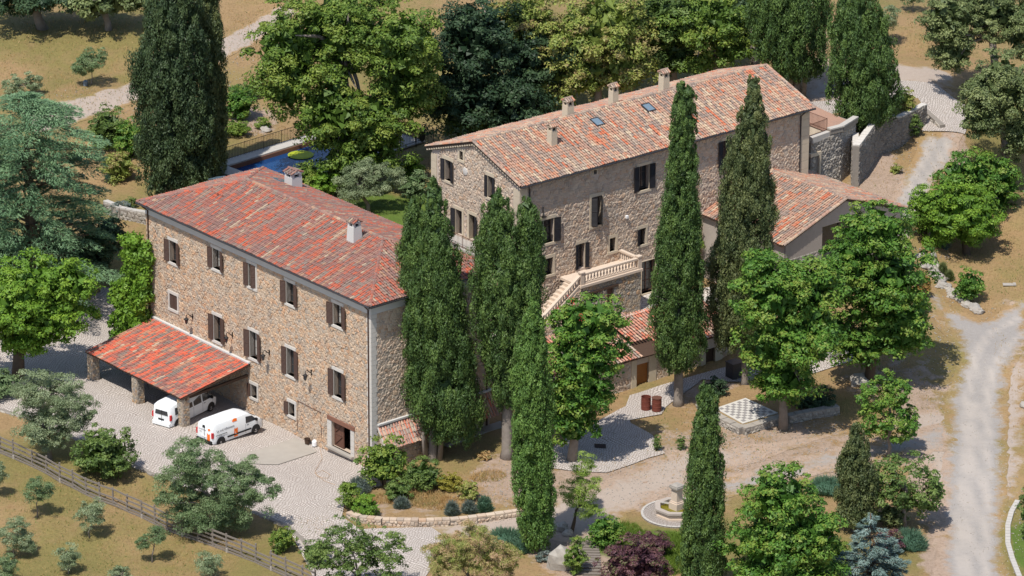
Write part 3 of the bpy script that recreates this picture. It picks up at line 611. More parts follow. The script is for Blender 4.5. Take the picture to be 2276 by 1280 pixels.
obj('lintel', MB().box(Pw(fSW, (da + db) / 2, dt + .15, .0), (db - da + .95, .22, .3), ax), 'wood_lintel', house)
for s0, s1 in ((da - .5, da), (db, db + .42)):
    z = dbm - .3; k = 0
    while z < dt - .02: hh = min(.5, dt - z); obj('corner_stone', MB().box(Pw(fSW, (s0 + s1) / 2, z + hh / 2, -.10), (s1 - s0 - .004, .34, hh - .02), ax), 'dressed_stone', house); z += .5
obj('threshold', MB().box(Pw(fSW, (da + db) / 2, dbm - .08, .1), (db - da + .8, .45, .16), ax), 'concrete', house)
# walls
def build_wall(parent, fr, L, z0, z1, holes, excl, mortar, stone, size, seed, limit=300, clip=None, proud=.05, joint=.93):
    mb = MB(); wall_face(mb, fr, L, z0, z1, holes, clip=clip); wo_ = obj('wall', mb, mortar, parent)
    emit_pieces(stones_mesh(fr, L, z0, z1, excl, size, clip, joint, proud, seed=seed), SF, wo_, 'stone', 'wall_stones', stone, limit); return wo_
band = .75
qx = [(-1, .5, -5, 20), (LW - .5, LW + 1, -5, 20)]
build_wall(house, fSW, LW, zb, zt - band, hs, ex + [(LW - .5, LW + 1, -5, 20)], 'mortar_warm', 'stone_warm', (.33, .21), 1)
build_wall(house, fSE, WW, zb, zt - band, [], [(-1, .5, -5, 20)], 'mortar_pink', 'stone_pink', (.34, .22), 2)
build_wall(house, fNE, LW, zb, zt - band, [], [], 'mortar_pink', 'stone_pink', (.6, .4), 3)
build_wall(house, fNW, WW, zb, zt - band, [], [], 'mortar_pink', 'stone_pink', (.6, .4), 4)
quoins((cS, d1, n1), zb, zt - band, house, 'dressed_stone', .5, .4, .36)
bm_ = MB()
for k, (fr, L) in enumerate(((fSW, LW), (fSE, WW), (fNE, LW), (fNW, WW))):
    bm_.box(Pw(fr, L / 2, zt - band / 2, -.1), (L + .08, .28, band), (fr[1], fr[2], Zv)) if k in (0, 2) else bm_.box(Pw(fr, L / 2, zt - band / 2, -.1), (L - .30, .27, band), (fr[1], fr[2], Zv))
obj('cornice', bm_, 'plaster_white', house)
# roof
rise = 2.05; zr = zE + .02
R2 = S + d1 * W1 / 2 + n1 * W1 / 2; R1 = Wc - d1 * W1 / 2 + n1 * W1 / 2; R2[2] = R1[2] = zr + rise
Ec = S + n1 * W1; Nc = Wc + n1 * W1
rb = MB()
cr = [q.copy() for q in (S, Ec, Nc, Wc)]
for q in cr: q[2] = zE - .03
r1, r2 = R1 - V3(0, 0, .05), R2 - V3(0, 0, .05)
rb.quad(cr[3], cr[0], r2, r1); rb.quad(cr[0], cr[1], r2); rb.quad(cr[1], cr[2], r1, r2); rb.quad(cr[2], cr[3], r1)
rb.quad(*[q - V3(0, 0, .06) for q in cr][::-1])
roof = obj('roof', rb, 'soffit', house)
half = W1 / 2; SL = math.hypot(half, rise); 
up_sw = (n1 * half + Zv * rise) / SL; up_ne = (-n1 * half + Zv * rise) / SL; up_se = (d1 * half + Zv * rise) / SL; up_nw = (-d1 * half + Zv * rise) / SL
k_ = half / SL; sk = [None]
def hip(L): return lambda s, t_: t_ < SL - .02 and s > t_ * k_ - .05 and s < L - t_ * k_ + .05
base_z = lambda q: V3(q[0], q[1], zE)
ch_keep = []
tile_roof(roof, base_z(Wc), -d1, up_sw, L1, SL, 'tile_red', hip(L1), 220, 1)
tile_roof(roof, base_z(S), n1, up_se, W1, SL, 'tile_red', hip(W1), 80, 2)
tile_roof(roof, base_z(Ec), d1, up_ne, L1, SL, 'tile_red', hip(L1), 0, 3)
tile_roof(roof, base_z(Nc), -n1, up_nw, W1, SL, 'tile_red', hip(W1), 0, 4)
rt = MB(); 
for p, q in ((S, R2), (Ec, R2), (Wc, R1), (Nc, R1)): ridge_tiles(rt, V3(p[0], p[1], zE + .06), q + Zv * .05, tones=(.1, .9))
ridge_tiles(rt, R1 + Zv * .06, R2 + Zv * .06, .14, tones=(.62, .99))
obj('ridge_tiles', rt, 'tile_red', roof, kind='stuff')
def roofpt(px, py, O, u, up):
    nrm = np.cross(u, up); return onplane(px, py, O, nrm)
c1 = roofpt(788, 534, base_z(Wc), -d1, up_sw); chimney(roof, c1, .9, 1.15, 'plaster_white', (d1, n1), 'tile_red')
c2 = roofpt(652, 414, base_z(Ec), d1, up_ne); chimney(roof, c2, 1.0, .85, 'plaster_white', (d1, n1), 'tile_red', .95)
for a in ((482, 398), ): 
    c = roofpt(a[0], a[1], base_z(Nc), -n1, up_nw); obj('roof_window', MB().box(c + Zv * .12, (.9, 1.1, .06), (n1, up_nw, np.cross(n1, up_nw))), 'glass_sky', roof)
c = roofpt(625, 404, base_z(Ec), d1, up_ne); obj('roof_window', MB().box(c + Zv * .12, (1.3, 1.2, .06), (d1, up_ne, np.cross(d1, up_ne))), 'glass_sky', roof)
c = roofpt(487, 438, base_z(Wc), -d1, up_sw)
for q in (-.25, .35): obj('vent_tile', MB().tube([c - d1 * q + Zv * .05, c - d1 * q + Zv * .3], .1, 6, tone=.15), 'tile_red', roof)
gutter(house, V3(S[0], S[1], zE - .05), V3(Wc[0], Wc[1], zE - .05), -n1); gutter(house, V3(S[0], S[1], zE - .05), V3(Ec[0], Ec[1], zE - .05), -d1)
drainpipe(house, base_z(Wc) - d1 * .8 - n1 * .05, Pw(fSW, .35, 0), -.4, n=-n1); drainpipe(house, base_z(S) + d1 * .5 - n1 * .05, Pw(fSW, LW - .25, 0), -.8, n=-n1)
drainpipe(house, base_z(Ec) - n1 * .8 - d1 * .05, Pw(fSE, WW - .3, 0), -.3, n=-d1)
# wall lamps
for x, y in ((285, 690), (452, 768), (606, 842), (783, 925)):
    p = onplane(*Z2(x - 4, y - 8), O, n); mb = MB()
    mb.box(p + n * .06, (.09, .06, .42), ax)
    mb.tube([p + n * .05 - Zv * .1, p + n * .3 + Zv * .12, p + n * .48 + Zv * .3, p + n * .62 + Zv * .2, p + n * .64 + Zv * .02], .035, 6)
    lm = obj('wall_lamp', mb, 'iron', house)
    lb = MB(); q = p + n * .64 - Zv * .22; lb.lathe(q, [(.02, .26), (.20, .14), (.21, .11)], 6); lb.lathe(q, [(.10, -.2), (.16, .1)], 6, mi=1); lb.lathe(q, [(.03, -.28), (.1, -.21)], 6)
    obj('lantern', lb, ['iron', 'glass_dark'], lm)
# thin gas pipe on the wall
q = lambda x, y: onplane(*Z2(x, y), O, n) + n * .06
obj('wall_pipe', MB().tube([q(720, 1035), q(818, 1085), q(820, 1190)], .022, 5), 'iron_rust', house); obj('wall_pipe', MB().tube([q(722, 1040), q(720, 1160)], .018, 5), 'iron_rust', house)

# ================================================================ CARPORT
wl = onplane(343, 705, O, n); wr = onplane(558, 803, O, n); za = 3.42; zc_ = 2.28
wl = Pw(fSW, (wl - O) @ u, za); wr = Pw(fSW, (wr - O) @ u, za)
el = at(193, 783, zc_); er = at(407, 889.5, zc_)
dep = ((el - wl) @ n + (er - wr) @ n) / 2; el = Pw(fSW, (wl - O) @ u, zc_, dep); er = Pw(fSW, (wr - O) @ u, zc_, dep)
cp = thing('carport', tuple((el + er) / 2 * (1, 1, 0)), 'open carport with bright red tiled lean-to roof on rough stone pillars against the farmhouse', 'carport')
Lc = np.linalg.norm(wr - wl); upc = (wl - el); Sc = np.linalg.norm(upc); upc /= Sc
cm = MB(); off = np.cross(u, upc); off = off if off[2] > 0 else -off
cm.prism([el - off * .02, er - off * .02, wr - off * .02, wl - off * .02], -off * .09); croof = obj('roof', cm, 'wood_dark', cp)
tile_roof(croof, el, u, upc, Lc, Sc, 'tile_vivid', lambda s, t_: t_ < Sc + .1, 300, 11, cluster=.5)
obj('flashing', MB().box((wl + wr) / 2 + n * .15 + Zv * .12, (Lc, .22, .12), (u, n, Zv)), 'plaster_white', cp)
def pillar(parent, c, w_, z0, z1, seed, stone='stone_ochre', mortar='mortar_warm', u=u, n=n):
    p = obj('pillar', MB().box(c + V3(0, 0, (z0 + z1) / 2 - c[2]), (w_, w_, z1 - z0), (u, n, Zv)), mortar, parent)
    h = w_ / 2
    for k, (a, b) in enumerate(((u, n), (n, -u), (-u, -n), (-n, u))):
        fr = (c - a * h + b * (h + .001), a, b); fr[0][2] = 0
        emit_pieces(stones_mesh(fr, w_, z0, z1, [], (.30, .2), None, .92, .04, seed=seed * 5 + k), SF, p, 'stone', 'stones', stone, 300)
for k, s in enumerate((.35, Lc / 2, Lc - .4)):
    c = el + u * s - n * .45; pillar(cp, V3(c[0], c[1], 0), .66, -.5, zc_ - .05, 20 + k)
obj('beam', MB().box((el + er) / 2 - n * .45 - Zv * .12, (Lc, .2, .2), (u, n, Zv)), 'wood_dark', cp)
for s in np.arange(.15, Lc, .85):
    p0 = el + u * s - off * .16 + upc * .1; p1 = wl + u * s - off * .16 - upc * .25; obj('rafter', MB().bar(p0, p1, .09, .13), 'wood_dark', cp)
obj('tie_beam', MB().bar(er - u * .35 - n * .4 - Zv * .2, Pw(fSW, (wr - O) @ u - .35, zc_ + .15, .1), .16, .2), 'wood_dark', cp)

# ================================================================ LEAN-TO on the south-east wall
O2, u2, n2 = fSE
A0 = onplane(838, 931, O2, n2); zl = 2.95
s0 = (A0 - O2) @ u2; sl_ = WW + 1.0
B0 = at(893, 990, 1.4); depl = (B0 - O2) @ n2
lt_ = thing('lean_to', tuple(Pw(fSE, sl_ / 2, -.3, depl / 2)), 'low tiled lean-to against the shaded end wall of the farmhouse behind the twin cypress', 'lean-to')
e0 = Pw(fSE, s0, 1.4, depl); w0 = Pw(fSE, s0, zl, .02); Ll = sl_ - s0; up_l = w0 - e0; Sl = np.linalg.norm(up_l); up_l /= Sl; offl = np.cross(u2, up_l); offl = offl if offl[2] > 0 else -offl
lroof = obj('roof', MB().prism([e0 - offl * .02, e0 + u2 * Ll - offl * .02, w0 + u2 * Ll - offl * .02, w0 - offl * .02], -offl * .1), 'dressed_stone', lt_)
tile_roof(lroof, e0, u2, up_l, Ll, Sl, 'tile_salmon', lambda s, t_: t_ < Sl + .05, 300, 14, pitch=.25, exposure=.38)
obj('flashing', MB().box(w0 + u2 * Ll / 2 + n2 * .1 + Zv * .12, (Ll, .2, .14), (u2, n2, Zv)), 'plaster_white', lt_)
wmb = MB(); frl = (Pw(fSE, s0 + .5, 0, depl - .35), u2, n2); wlw = obj('wall', MB().box(Pw(fSE, s0 + 2.6, .2, depl - .5), (4.2, .3, 2.0), (u2, n2, Zv)), 'mortar_dark', lt_)
emit_pieces(stones_mesh((Pw(fSE, s0 + .5, 0, depl - .349), u2, n2), 4.2, -.8, 1.2, [], (.32, .22), seed=33), SF, wlw, 'stone', 'stones', 'stone_pink', 200)
obj('side_wall', MB().prism([Pw(fSE, s0 + .2, -.8, .02), Pw(fSE, s0 + .2, -.8, depl - .4), Pw(fSE, s0 + .2, 1.5, depl - .4), Pw(fSE, s0 + .2, zl - .2, .02)], u2 * .3), 'mortar_pink', lt_)
for s in (s0 + Ll * .68, s0 + Ll - .25): obj('post', MB().box(Pw(fSE, s, .45, depl - .3), (.22, .22, 1.8), (u2, n2, Zv)), 'wood_dark', lt_)
obj('floor_slab', MB().box(Pw(fSE, s0 + Ll * .75, -.05 + .2, depl / 2), (Ll * .5, depl - .1, .3), (u2, n2, Zv)), 'concrete', lt_)

# ================================================================ RIGHT FARMHOUSE
zR = 14.4; Gc = at(1158, 416, zR); Fa = at(1812, 240, zR); Gl = at(938, 328, zR)
e3 = Fa - Gc; LR = np.linalg.norm(e3); e3 /= LR; m3 = V3(-e3[1], e3[0], 0); WR = (Gl - Gc) @ m3; OR = .45; OG = .25
riseR = 2.0
hr = thing('manor_house', tuple((Gc + e3 * LR / 2 + m3 * WR / 2) * (1, 1, 0) + (0, 0, 3.)), 'tall stone house with long pale pink tile gable roof and balustraded outside stair', 'house')
LWR = LR - 2 * OG; WWR = WR - 2 * OR; cG = Gc + e3 * OG + m3 * OR; cG[2] = 0; cF = cG + e3 * LWR; cL = cG + m3 * WWR; cB = cF + m3 * WWR
gSE = (cG, e3, -m3); gSW = (cL, -m3, -e3); gNE = (cF, m3, e3); gNW = (cB, -e3, m3); ztR = zR - .1
Z3 = lambda x, y: (880 + x / 2, 120 + y / 2); Z4 = lambda x, y: (920 + x / 4.572, 280 + y / 4.572); Z5 = lambda x, y: (1180 + x / 3.448, 130 + y / 3.448)
house_cur = hr
hsR, exR = wins([((1080, 500), (1124, 597), dict(curtain=True, lintel=.22)), ((868, 638), (912, 755), dict(ajar={'L': 40, 'R': 60})), ((652, 740), (700, 832), dict(curtain=True)), ((949, 820), (975, 872), dict(shut='', mull=False, jamb=.2)), ((1083, 778), (1109, 842), dict(shut='L', mull=False)),
                 ((659, 912), (697, 975), dict(shut='L', mull=False, jamb=.18)), ((810, 845), (838, 948), dict(shut='LR', sillw=False, curtain=True)), ((1092, 925), (1152, 1050), dict(shut='', lintel=.05, jamb=.02, sillw=True, frame_mat='wood_door'))], gSE, Z3, surround='dressed_cream', sh_mat='shutter_black', lintel=.26, jamb=.17)
h2_, e2_ = window(hr, gSE, (1607, 313), (1628, 371), None, 'dressed_cream', 'LR', sh_mat='shutter_black'); hsR.append(h2_); exR.append(e2_)
hv, ev = window(hr, gSE, Z3(878, 517), Z3(892, 533), None, 'dressed_cream', '', mull=False, lintel=.12, jamb=.12, sillw=False); hsR.append(hv); exR.append(ev)
pz = 3. 
build_wall(hr, gSE, LWR, 1.5, ztR, hsR, exR + [(-1, .75, 0, 20), (LWR - .85, LWR + 1, 0, 20)], 'mortar_pink', 'stone_pink', (.36, .24), 5)
hsG, exG = wins([((466, 247), (502, 350), dict(shut='', mull=False, jamb=.2)), ((318, 333), (378, 568), dict(lintel=.3, jamb=.3, ajar={'R': 168})), ((752, 500), (800, 738), dict(lintel=.28, ajar={'L': 176})), ((425, 838), (492, 1128), dict(shut='L', sillw=False)), ((562, 890), (622, 1175), dict(shut='R', sillw=False))], gSW, Z4, surround='dressed_cream', sh_mat='shutter_black', lintel=.26, jamb=.2)
gz = lambda s: ztR + .0 + riseR * (1 - np.abs(np.asarray(s) - WWR / 2) / (WR / 2)) - riseR * OR / (WR / 2) * 0 - .25
build_wall(hr, gSW, WWR, 1.5, ztR + riseR, hsG, exG + [(-1, .75, 0, 20), (WWR - .75, WWR + 1, 0, 20)], 'mortar_pink', 'stone_pink', (.34, .22), 6, clip=gz)
for fr, L, sd in ((gNE, WWR, 7), (gNW, LWR, 8)):
    mb = MB()
    if sd == 7: wall_face(mb, fr, L, 1.5, ztR, [(1, 1.01, 2, 2.01)], clip=gz)
    wall_face(mb, fr, L, 1.5, ztR - .25, []); wo_ = obj('wall', mb, 'mortar_pink', hr)
    emit_pieces(stones_mesh(fr, L, 1.5, ztR - .25, [], (.6, .4), seed=sd), SF, wo_, 'stone', 'wall_stones', 'stone_pink', 0)
quoins((cG, e3, m3), 1.6, ztR - .3, hr, 'dressed_cream', .72, .72, .62, flat=True); quoins((cL, -m3, e3), 1.6, ztR - .3, hr, 'dressed_cream', .62, .62, .62, flat=True); quoins((cF, -e3, m3), 1.6, ztR - .3, hr, 'dressed_cream', .8, .8, .7, flat=True)
SLR = math.hypot(WR / 2, riseR); up_f = (m3 * WR / 2 + Zv * riseR) / SLR; up_b = (-m3 * WR / 2 + Zv * riseR) / SLR
zb3 = lambda q: V3(q[0], q[1], zR)
ra = zb3(Gc) + m3 * WR / 2 + Zv * riseR; rbb = ra + e3 * LR; mb = MB(); dn = V3(0, 0, -.12)
Bk = zb3(Gc) + m3 * WR
mb.prism([zb3(Gc) + dn / 4, zb3(Fa) + dn / 4, rbb + dn / 4, ra + dn / 4], dn); mb.prism([Bk + e3 * LR + dn / 4, Bk + dn / 4, ra + dn / 4, rbb + dn / 4], dn)
rr = obj('roof', mb, 'soffit', hr)
tile_roof(rr, zb3(Gc), e3, up_f, LR, SLR, 'tile_pale', lambda s, t_: t_ < SLR - .05, 300, 21, pitch=.235, exposure=.37, cluster=.12)
tile_roof(rr, Bk + e3 * LR, -e3, up_b, LR, SLR, 'tile_pale', lambda s, t_: t_ < SLR - .05, 0, 22, pitch=.235, exposure=.37, cluster=.12)
rt = MB(); ridge_tiles(rt, ra + Zv * .07, rbb + Zv * .07, .14, tones=(.5, .99))
for a, b in ((zb3(Gc), ra), (Bk, ra), (zb3(Fa), rbb), (Bk + e3 * LR, rbb)):
    sg = -1 if a is zb3(Gc) else 1
    ridge_tiles(rt, a + Zv * .08, b + Zv * .08, .11, tones=(.05, .95))
obj('ridge_tiles', rt, 'tile_pale', rr, kind='stuff')
for a, b in ((Gc, ra), (Bk, ra)):   # dentil course under the verge
    a = zb3(a) - Zv * .22; b2_ = b - Zv * .22; d_ = b2_ - a; Ld = np.linalg.norm(d_); d_ /= Ld
    for sft in (.0,):
        mb = MB(); k = int(Ld / .3)
        for i in range(k): mb.box(a + e3 * .12 + d_ * (i + .5) * Ld / k, (.16, .22, .12), (d_, e3, np.cross(d_, e3)))
        obj('verge_course', mb, 'dressed_cream', hr, kind='stuff')
for (x, y), w_, h_ in (((1227, 322), .60, 1.2), ((1250, 258), .70, .75), ((1349, 230), .60, .95), ((1455, 195), .66, 1.05)):
    if x == 1227: c = roofpt(x, y, zb3(Gc), e3, up_f)
    else: c = roofpt(x, y, zb3(Gc), e3, up_f); s_ = (c - zb3(Gc)) @ e3; c = ra + e3 * (s_ + .8) - m3 * .0; c = c + m3 * .55 - Zv * .2
    chimney(rr, c, w_, h_ if x == 1227 else h_ + .25, 'dressed_cream', (e3, m3), 'tile_pale', .92)
for x, y in ((1327, 273), (1441, 241)):
    c = roofpt(x, y, zb3(Gc), e3, up_f); N3 = np.cross(e3, up_f); fm = MB()
    for sx_ in (-1, 1): fm.box(c + N3 * .1 + e3 * sx_ * .38, (.08, 1.0, .12), (e3, up_f, N3)); fm.box(c + N3 * .1 + up_f * sx_ * .46, (.68, .08, .12), (e3, up_f, N3))
    f_ = obj('roof_window', fm, 'gutter_metal', rr); obj('pane', MB().box(c + N3 * .12, (.68, .84, .03), (e3, up_f, N3)), 'glass_sky', f_)
gutter(hr, zb3(Gc) - Zv * .05, zb3(Fa) - Zv * .05, -m3)
drainpipe(hr, zb3(Gc) + e3 * .75 - m3 * .05, Pw(gSE, .9, 0), 3., 'gutter_metal', n=-m3); drainpipe(hr, zb3(Fa) - e3 * 1.1 - m3 * .05, Pw(gSE, LWR - .9, 0), 8.2, 'gutter_metal', n=-m3)
c = onplane(*Z4(525, 460), gSW[0], gSW[2]); mb = MB(); mb.lathe(c, [(.33, 0), (.30, .07), (.12, .1)], 9, ax=(gSW[1], Zv, gSW[2])); obj('wall_relief', mb, 'dressed_stone', hr)
c = onplane(1206, 470, gSE[0], gSE[2]); obj('wall_iron', MB().box(c - m3 * .06, (.06, .05, .75), (e3, m3, Zv)).box(c - m3 * .2 - Zv * .38, (.4, .3, .04), (e3, m3, Zv)), 'iron', hr)
c = onplane(1391, 481, gSE[0], gSE[2]); obj('floodlight', MB().box(c - m3 * .12, (.22, .2, .2), (e3, m3, Zv)).tube([c, c - m3 * .1 + Zv * .1], .04), 'plastic_white', hr)
# gable balcony
b0 = onplane(*Z4(395, 1165), gSW[0], gSW[2]); sB0 = (onplane(*Z4(330, 1100), gSW[0], gSW[2]) - gSW[0]) @ gSW[1]; zB = exG[3][2] + .12; bd = 1.5
bl = MB().box(Pw(gSW, sB0 + 2.6, zB - .15, bd / 2), (6.2, bd, .3), (gSW[1], gSW[2], Zv)); bal = obj('balcony', bl, 'coping', hr)
obj('balcony_wall', MB().box(Pw(gSW, sB0 + 2.6, zB - 1.8, bd / 2 - .1), (6.1, bd - .2, 3.0), (gSW[1], gSW[2], Zv)), 'dressed_cream', bal)
def railing(parent, pts, h=1.0, step=.13, mat='iron', rad=.012, post=2.2):
    pts = [np.asarray(p, float) for p in pts]; bars = []
    rm = MB()
    for a, b in zip(pts[:-1], pts[1:]):
        for hh in (h, .12): rm.bar(a + Zv * hh, b + Zv * hh, .04, .03)
    o = obj('railing_frame', rm, mat, parent)
    me = None; base = np.array(world_loc(o))
    for a, b in zip(pts[:-1], pts[1:]):
        L = np.linalg.norm(b - a); k = int(L / step)
        for i in range(k + 1):
            p = a + (b - a) * i / k; big = (i % int(post / step) == 0) or i == k
            if me is None or big:
                m_ = MB().tube([(0, 0, 0), (0, 0, h + (.05 if big else 0))], .028 if big else rad, 4); m2 = m_.mesh('bar'); m2.materials.append(M[mat])
                if not big: me = m2
            else: m2 = me
            link('post' if big else 'bar', m2, o, tuple(p - base))
    return o
railing(bal, [Pw(gSW, sB0 - .4, zB, bd - .1), Pw(gSW, sB0 + 5.6, zB, bd - .1)], 1.0, .16, 'iron_rust', .014)
# terrace stair block
zT = 2.5; bc = at(1423, 691, zT); sblk = (bc - gSE[0]) @ e3; dblk = (bc - gSE[0]) @ -m3
zF = onplane(1424, 597, bc, -m3)[2]; sl2 = (onplane(1291.7, 633, bc, -m3) - gSE[0]) @ e3
st = thing('stair_terrace', tuple(Pw(gSE, (sblk + sl2) / 2, zT, dblk / 2)), 'stone stair and terrace with pale balustrade on the front of the tall house', 'staircase')
fT = (Pw(gSE, sl2, 0, dblk), e3, -m3); LT = sblk - sl2; bd2 = dblk
def localp(px, py): q_ = onplane(px, py, fT[0], fT[2]); return (q_ - fT[0]) @ e3, q_[2]
dA = localp(1180 + 1085 / 6.4, 540 + 650 / 6.4); dB = localp(1180 + 1170 / 6.4, 540 + 960 / 6.4); wA = localp(1180 + 830 / 6.4, 540 + 730 / 6.4); wB = localp(1180 + 940 / 6.4, 540 + 790 / 6.4)
hD = (dA[0], dB[0] + .05, zT - .2, dA[1]); hW = (wA[0], wB[0] + .1, wB[1] - .3, wA[1])
frs = obj('wall', (lambda m_: (wall_face(m_, fT, LT, zT - 1, zF - .2, [hD, hW]), m_.quad(Pw(fT, LT, zT - 1), Pw(fT, LT, zT - 1, -bd2), Pw(fT, LT, zF - .2, -bd2), Pw(fT, LT, zF - .2)), m_.quad(Pw(fT, 0, zT - 1, -bd2), Pw(fT, 0, zT - 1), Pw(fT, 0, zF - .2), Pw(fT, 0, zF - .2, -bd2)), m_)[-1])(MB()), 'mortar_dark', st)
emit_pieces(stones_mesh(fT, LT, zT - .3, zF - .22, [hD, (hD[0] - .5, hD[1] + .4, hD[3], hD[3] + .18), hW, (hW[0] - .5, hW[1] + .4, hW[3], hW[3] + .18)], (.32, .24), seed=41), SF, frs, 'stone', 'stones', 'stone_ochre', 300)
emit_pieces(stones_mesh((Pw(fT, LT, 0, 0), m3, e3), bd2, zT - .3, zF - .22, [], (.32, .24), seed=42), SF, frs, 'stone', 'stones', 'stone_ochre', 150)
obj('door', MB().box(Pw(fT, (hD[0] + hD[1]) / 2, (hD[2] + hD[3]) / 2, -.2), (hD[1] - hD[0], .05, hD[3] - hD[2]), (e3, -m3, Zv)), 'wood_door', st)
obj('pane', MB().box(Pw(fT, (hW[0] + hW[1]) / 2, (hW[2] + hW[3]) / 2, -.25), (hW[1] - hW[0], .03, hW[3] - hW[2]), (e3, -m3, Zv)), 'glass_dark', st)
for h_ in (hD, hW): obj('lintel', MB().box(Pw(fT, (h_[0] + h_[1]) / 2, h_[3] + .08, -.03), (h_[1] - h_[0] + .8, .22, .16), (e3, -m3, Zv)), 'wood_dark', st)
obj('floor_slab', MB().box(Pw(fT, LT / 2 - .0, zF - .08, -bd2 / 2 + .06), (LT + .24, bd2 + .16, .2), (e3, -m3, Zv)), 'baluster_stone', st)
BP = [(.075, 0), (.075, .06), (.045, .09), (.085, .24), (.07, .33), (.038, .46), (.05, .5), (.07, .54), (.07, .6)]
bal_mesh = MB().lathe((0, 0, 0), BP, 7); bal_me = bal_mesh.mesh('baluster'); bal_me.materials.append(M['baluster_stone']); bal_me.polygons.foreach_set('use_smooth', np.ones(len(bal_me.polygons), bool))
def balustrade(parent, a, b, nseg, inward):
    a = np.asarray(a, float); b = np.asarray(b, float)
    bs = MB(); bs.bar(a + Zv * .07, b + Zv * .07, .24, .14); bt = obj('plinth', bs, 'baluster_stone', parent)
    obj('handrail', MB().bar(a + Zv * .83, b + Zv * .83, .28, .14).bar(a + Zv * .745, b + Zv * .745, .2, .04), 'baluster_stone', parent)
    base = np.array(world_loc(parent))
    for i in range(nseg): p = a + (b - a) * (i + .5) / nseg + Zv * .135; link('baluster', bal_me, parent, tuple(p - base))
def pier(parent, p, h=.95): obj('pier', MB().box(p + Zv * h / 2, (.34, .34, h), (e3, m3, Zv)).box(p + Zv * (h + .05), (.42, .42, .1), (e3, m3, Zv)), 'baluster_stone', parent)
i0 = .12
pA = Pw(fT, .12, zF + .02, -i0); pB = Pw(fT, LT - .12, zF + .02, -i0); pC = Pw(fT, LT - .12, zF + .02, -bd2 + .15)
balustrade(st, pA + e3 * .19, pB - e3 * .19, 17, 0); balustrade(st, pB + m3 * .19, pC, 8, 0); pier(st, pA, .95); pier(st, pB, .95)
steps = 16; run = .32; tot = zF - zT; lo = Pw(fT, -steps * run, zT, -i0)
balustrade(st, pA - e3 * .19 - Zv * .08, lo, 21, 0); pier(st, lo - Zv * .05)
for i in range(steps):
    zz = zF - (i + 1) * tot / steps; obj('step', MB().box(Pw(fT, -(i + .5) * run, (zz + zT) / 2 - .3, -1.0), (run - .003, 1.7, zz - zT + .6), (e3, -m3, Zv)), 'baluster_stone', st)
sw_ = MB(); sw_.prism([Pw(fT, -steps * run, zT - 1, -.02), Pw(fT, 0, zT - 1, -.02), Pw(fT, 0, zF - .05, -.02), Pw(fT, -steps * run, zT, -.02)], m3 * .22); obj('string_wall', sw_, 'mortar_pink', st)
emit_pieces(stones_mesh((Pw(fT, -steps * run, 0, -.02), e3, -m3), steps * run, zT - .5, zF - .1, [], (.32, .22), seed=44, clip=lambda s: zT - .15 + (np.asarray(s) / (steps * run)) * tot), SF, [c_ for c_ in st.children if c_.name.startswith('string_wall')][0], 'stone', 'stones', 'stone_pink', 150)
# upper ground in front of the tall house
terr = sheet('upper_terrace', [], 'crazy_paving', z=zT, lift=0) if False else None
def slab(name, pts, z, mat, depth=4., lift=0, kind='structure'):
    p = [V3(q[0], q[1], z + lift) for q in pts]; o = obj(name, MB().prism(p, V3(0, 0, -depth)), mat); o['kind'] = kind; return o
t0 = Pw(gSE, -3.2, 0, 0); 
fo = at(1350, 880, .5); fo2 = at(1625, 800, .5); uo = fo2 - fo; Lo = np.linalg.norm(uo); uo /= Lo; no = V3(uo[1], -uo[0], 0)   # outbuilding front
fo = fo - uo * 5.6; Lo += 5.6; dO = 4.4
slab('upper_terrace', [Pw(gSE, -3.5, 0, -1), fo - no * (dO - .1) - uo * 1., fo + uo * (Lo + 1) - no * (dO - .1), fo + uo * (Lo + 9) - no * (dO + 1.5), Pw(gSE, 26, 0, 6.), Pw(gSE, 26, 0, -1)], zT, 'crazy_paving', 3.)

# ================================================================ OUTBUILDING (low, tiled)
fo[2] = 0; ob = thing('outbuilding', tuple(fo + uo * Lo / 2 - no * dO / 2 + V3(0, 0, .5)), 'low stone outbuilding with orange plank door and small red tile roof below the terrace', 'outbuilding')
fO = (fo, uo, no); zOe = .5 + 2.55; hsO = []; exO = []
def odoor(px0, px1, top, bot, mat):
    a = onplane(px0, bot, fo, no); b = onplane(px1, bot, fo, no); tz = onplane((px0 + px1) / 2, top, fo, no)[2]
    s0_, s1_ = (a - fo) @ uo, (b - fo) @ uo; h = (s0_, s1_, .45, min(tz, zOe - .15)); hsO.append(h); exO.append((s0_ - .55, s1_ + .75, -1, 9))
    ax_ = (uo, no, Zv); mbd = MB().box(Pw(fO, (s0_ + s1_) / 2, (h[2] + h[3]) / 2, -.2), (s1_ - s0_, .05, h[3] - h[2]), ax_)
    for s_ in (s0_ + .06, s1_ - .06, ): mbd.box(Pw(fO, s_, (h[2] + h[3]) / 2, -.168), (.1, .02, h[3] - h[2]), ax_)
    for z_ in (h[2] + .1, (h[2] * .6 + h[3] * .4), h[3] - .08): mbd.box(Pw(fO, (s0_ + s1_) / 2, z_, -.165), (s1_ - s0_ - .22, .02, .12), ax_)
    obj('door', mbd, mat, ob)
    for x0_, x1_ in ((s0_ - .5, s0_), (s1_, s1_ + .7)): obj('door_jamb', MB().box(Pw(fO, (x0_ + x1_) / 2, (zOe + .3) / 2, -.1), (x1_ - x0_, .34, zOe - .3), ax_), 'dressed_cream', ob)
odoor(1413.5, 1441, 808, 868, 'wood_orange'); odoor(1567, 1588, 775, 826, 'wood_dark')
build_wall(ob, fO, Lo, -.3, zOe - .05, hsO, exO, 'mortar_pink', 'stone_pink', (.32, .22), 51)
frR = (Pw(fO, Lo, 0), -no, uo); build_wall(ob, frR, dO, -.3, zOe - .05, [], [], 'mortar_pink', 'stone_pink', (.32, .22), 52, 100)
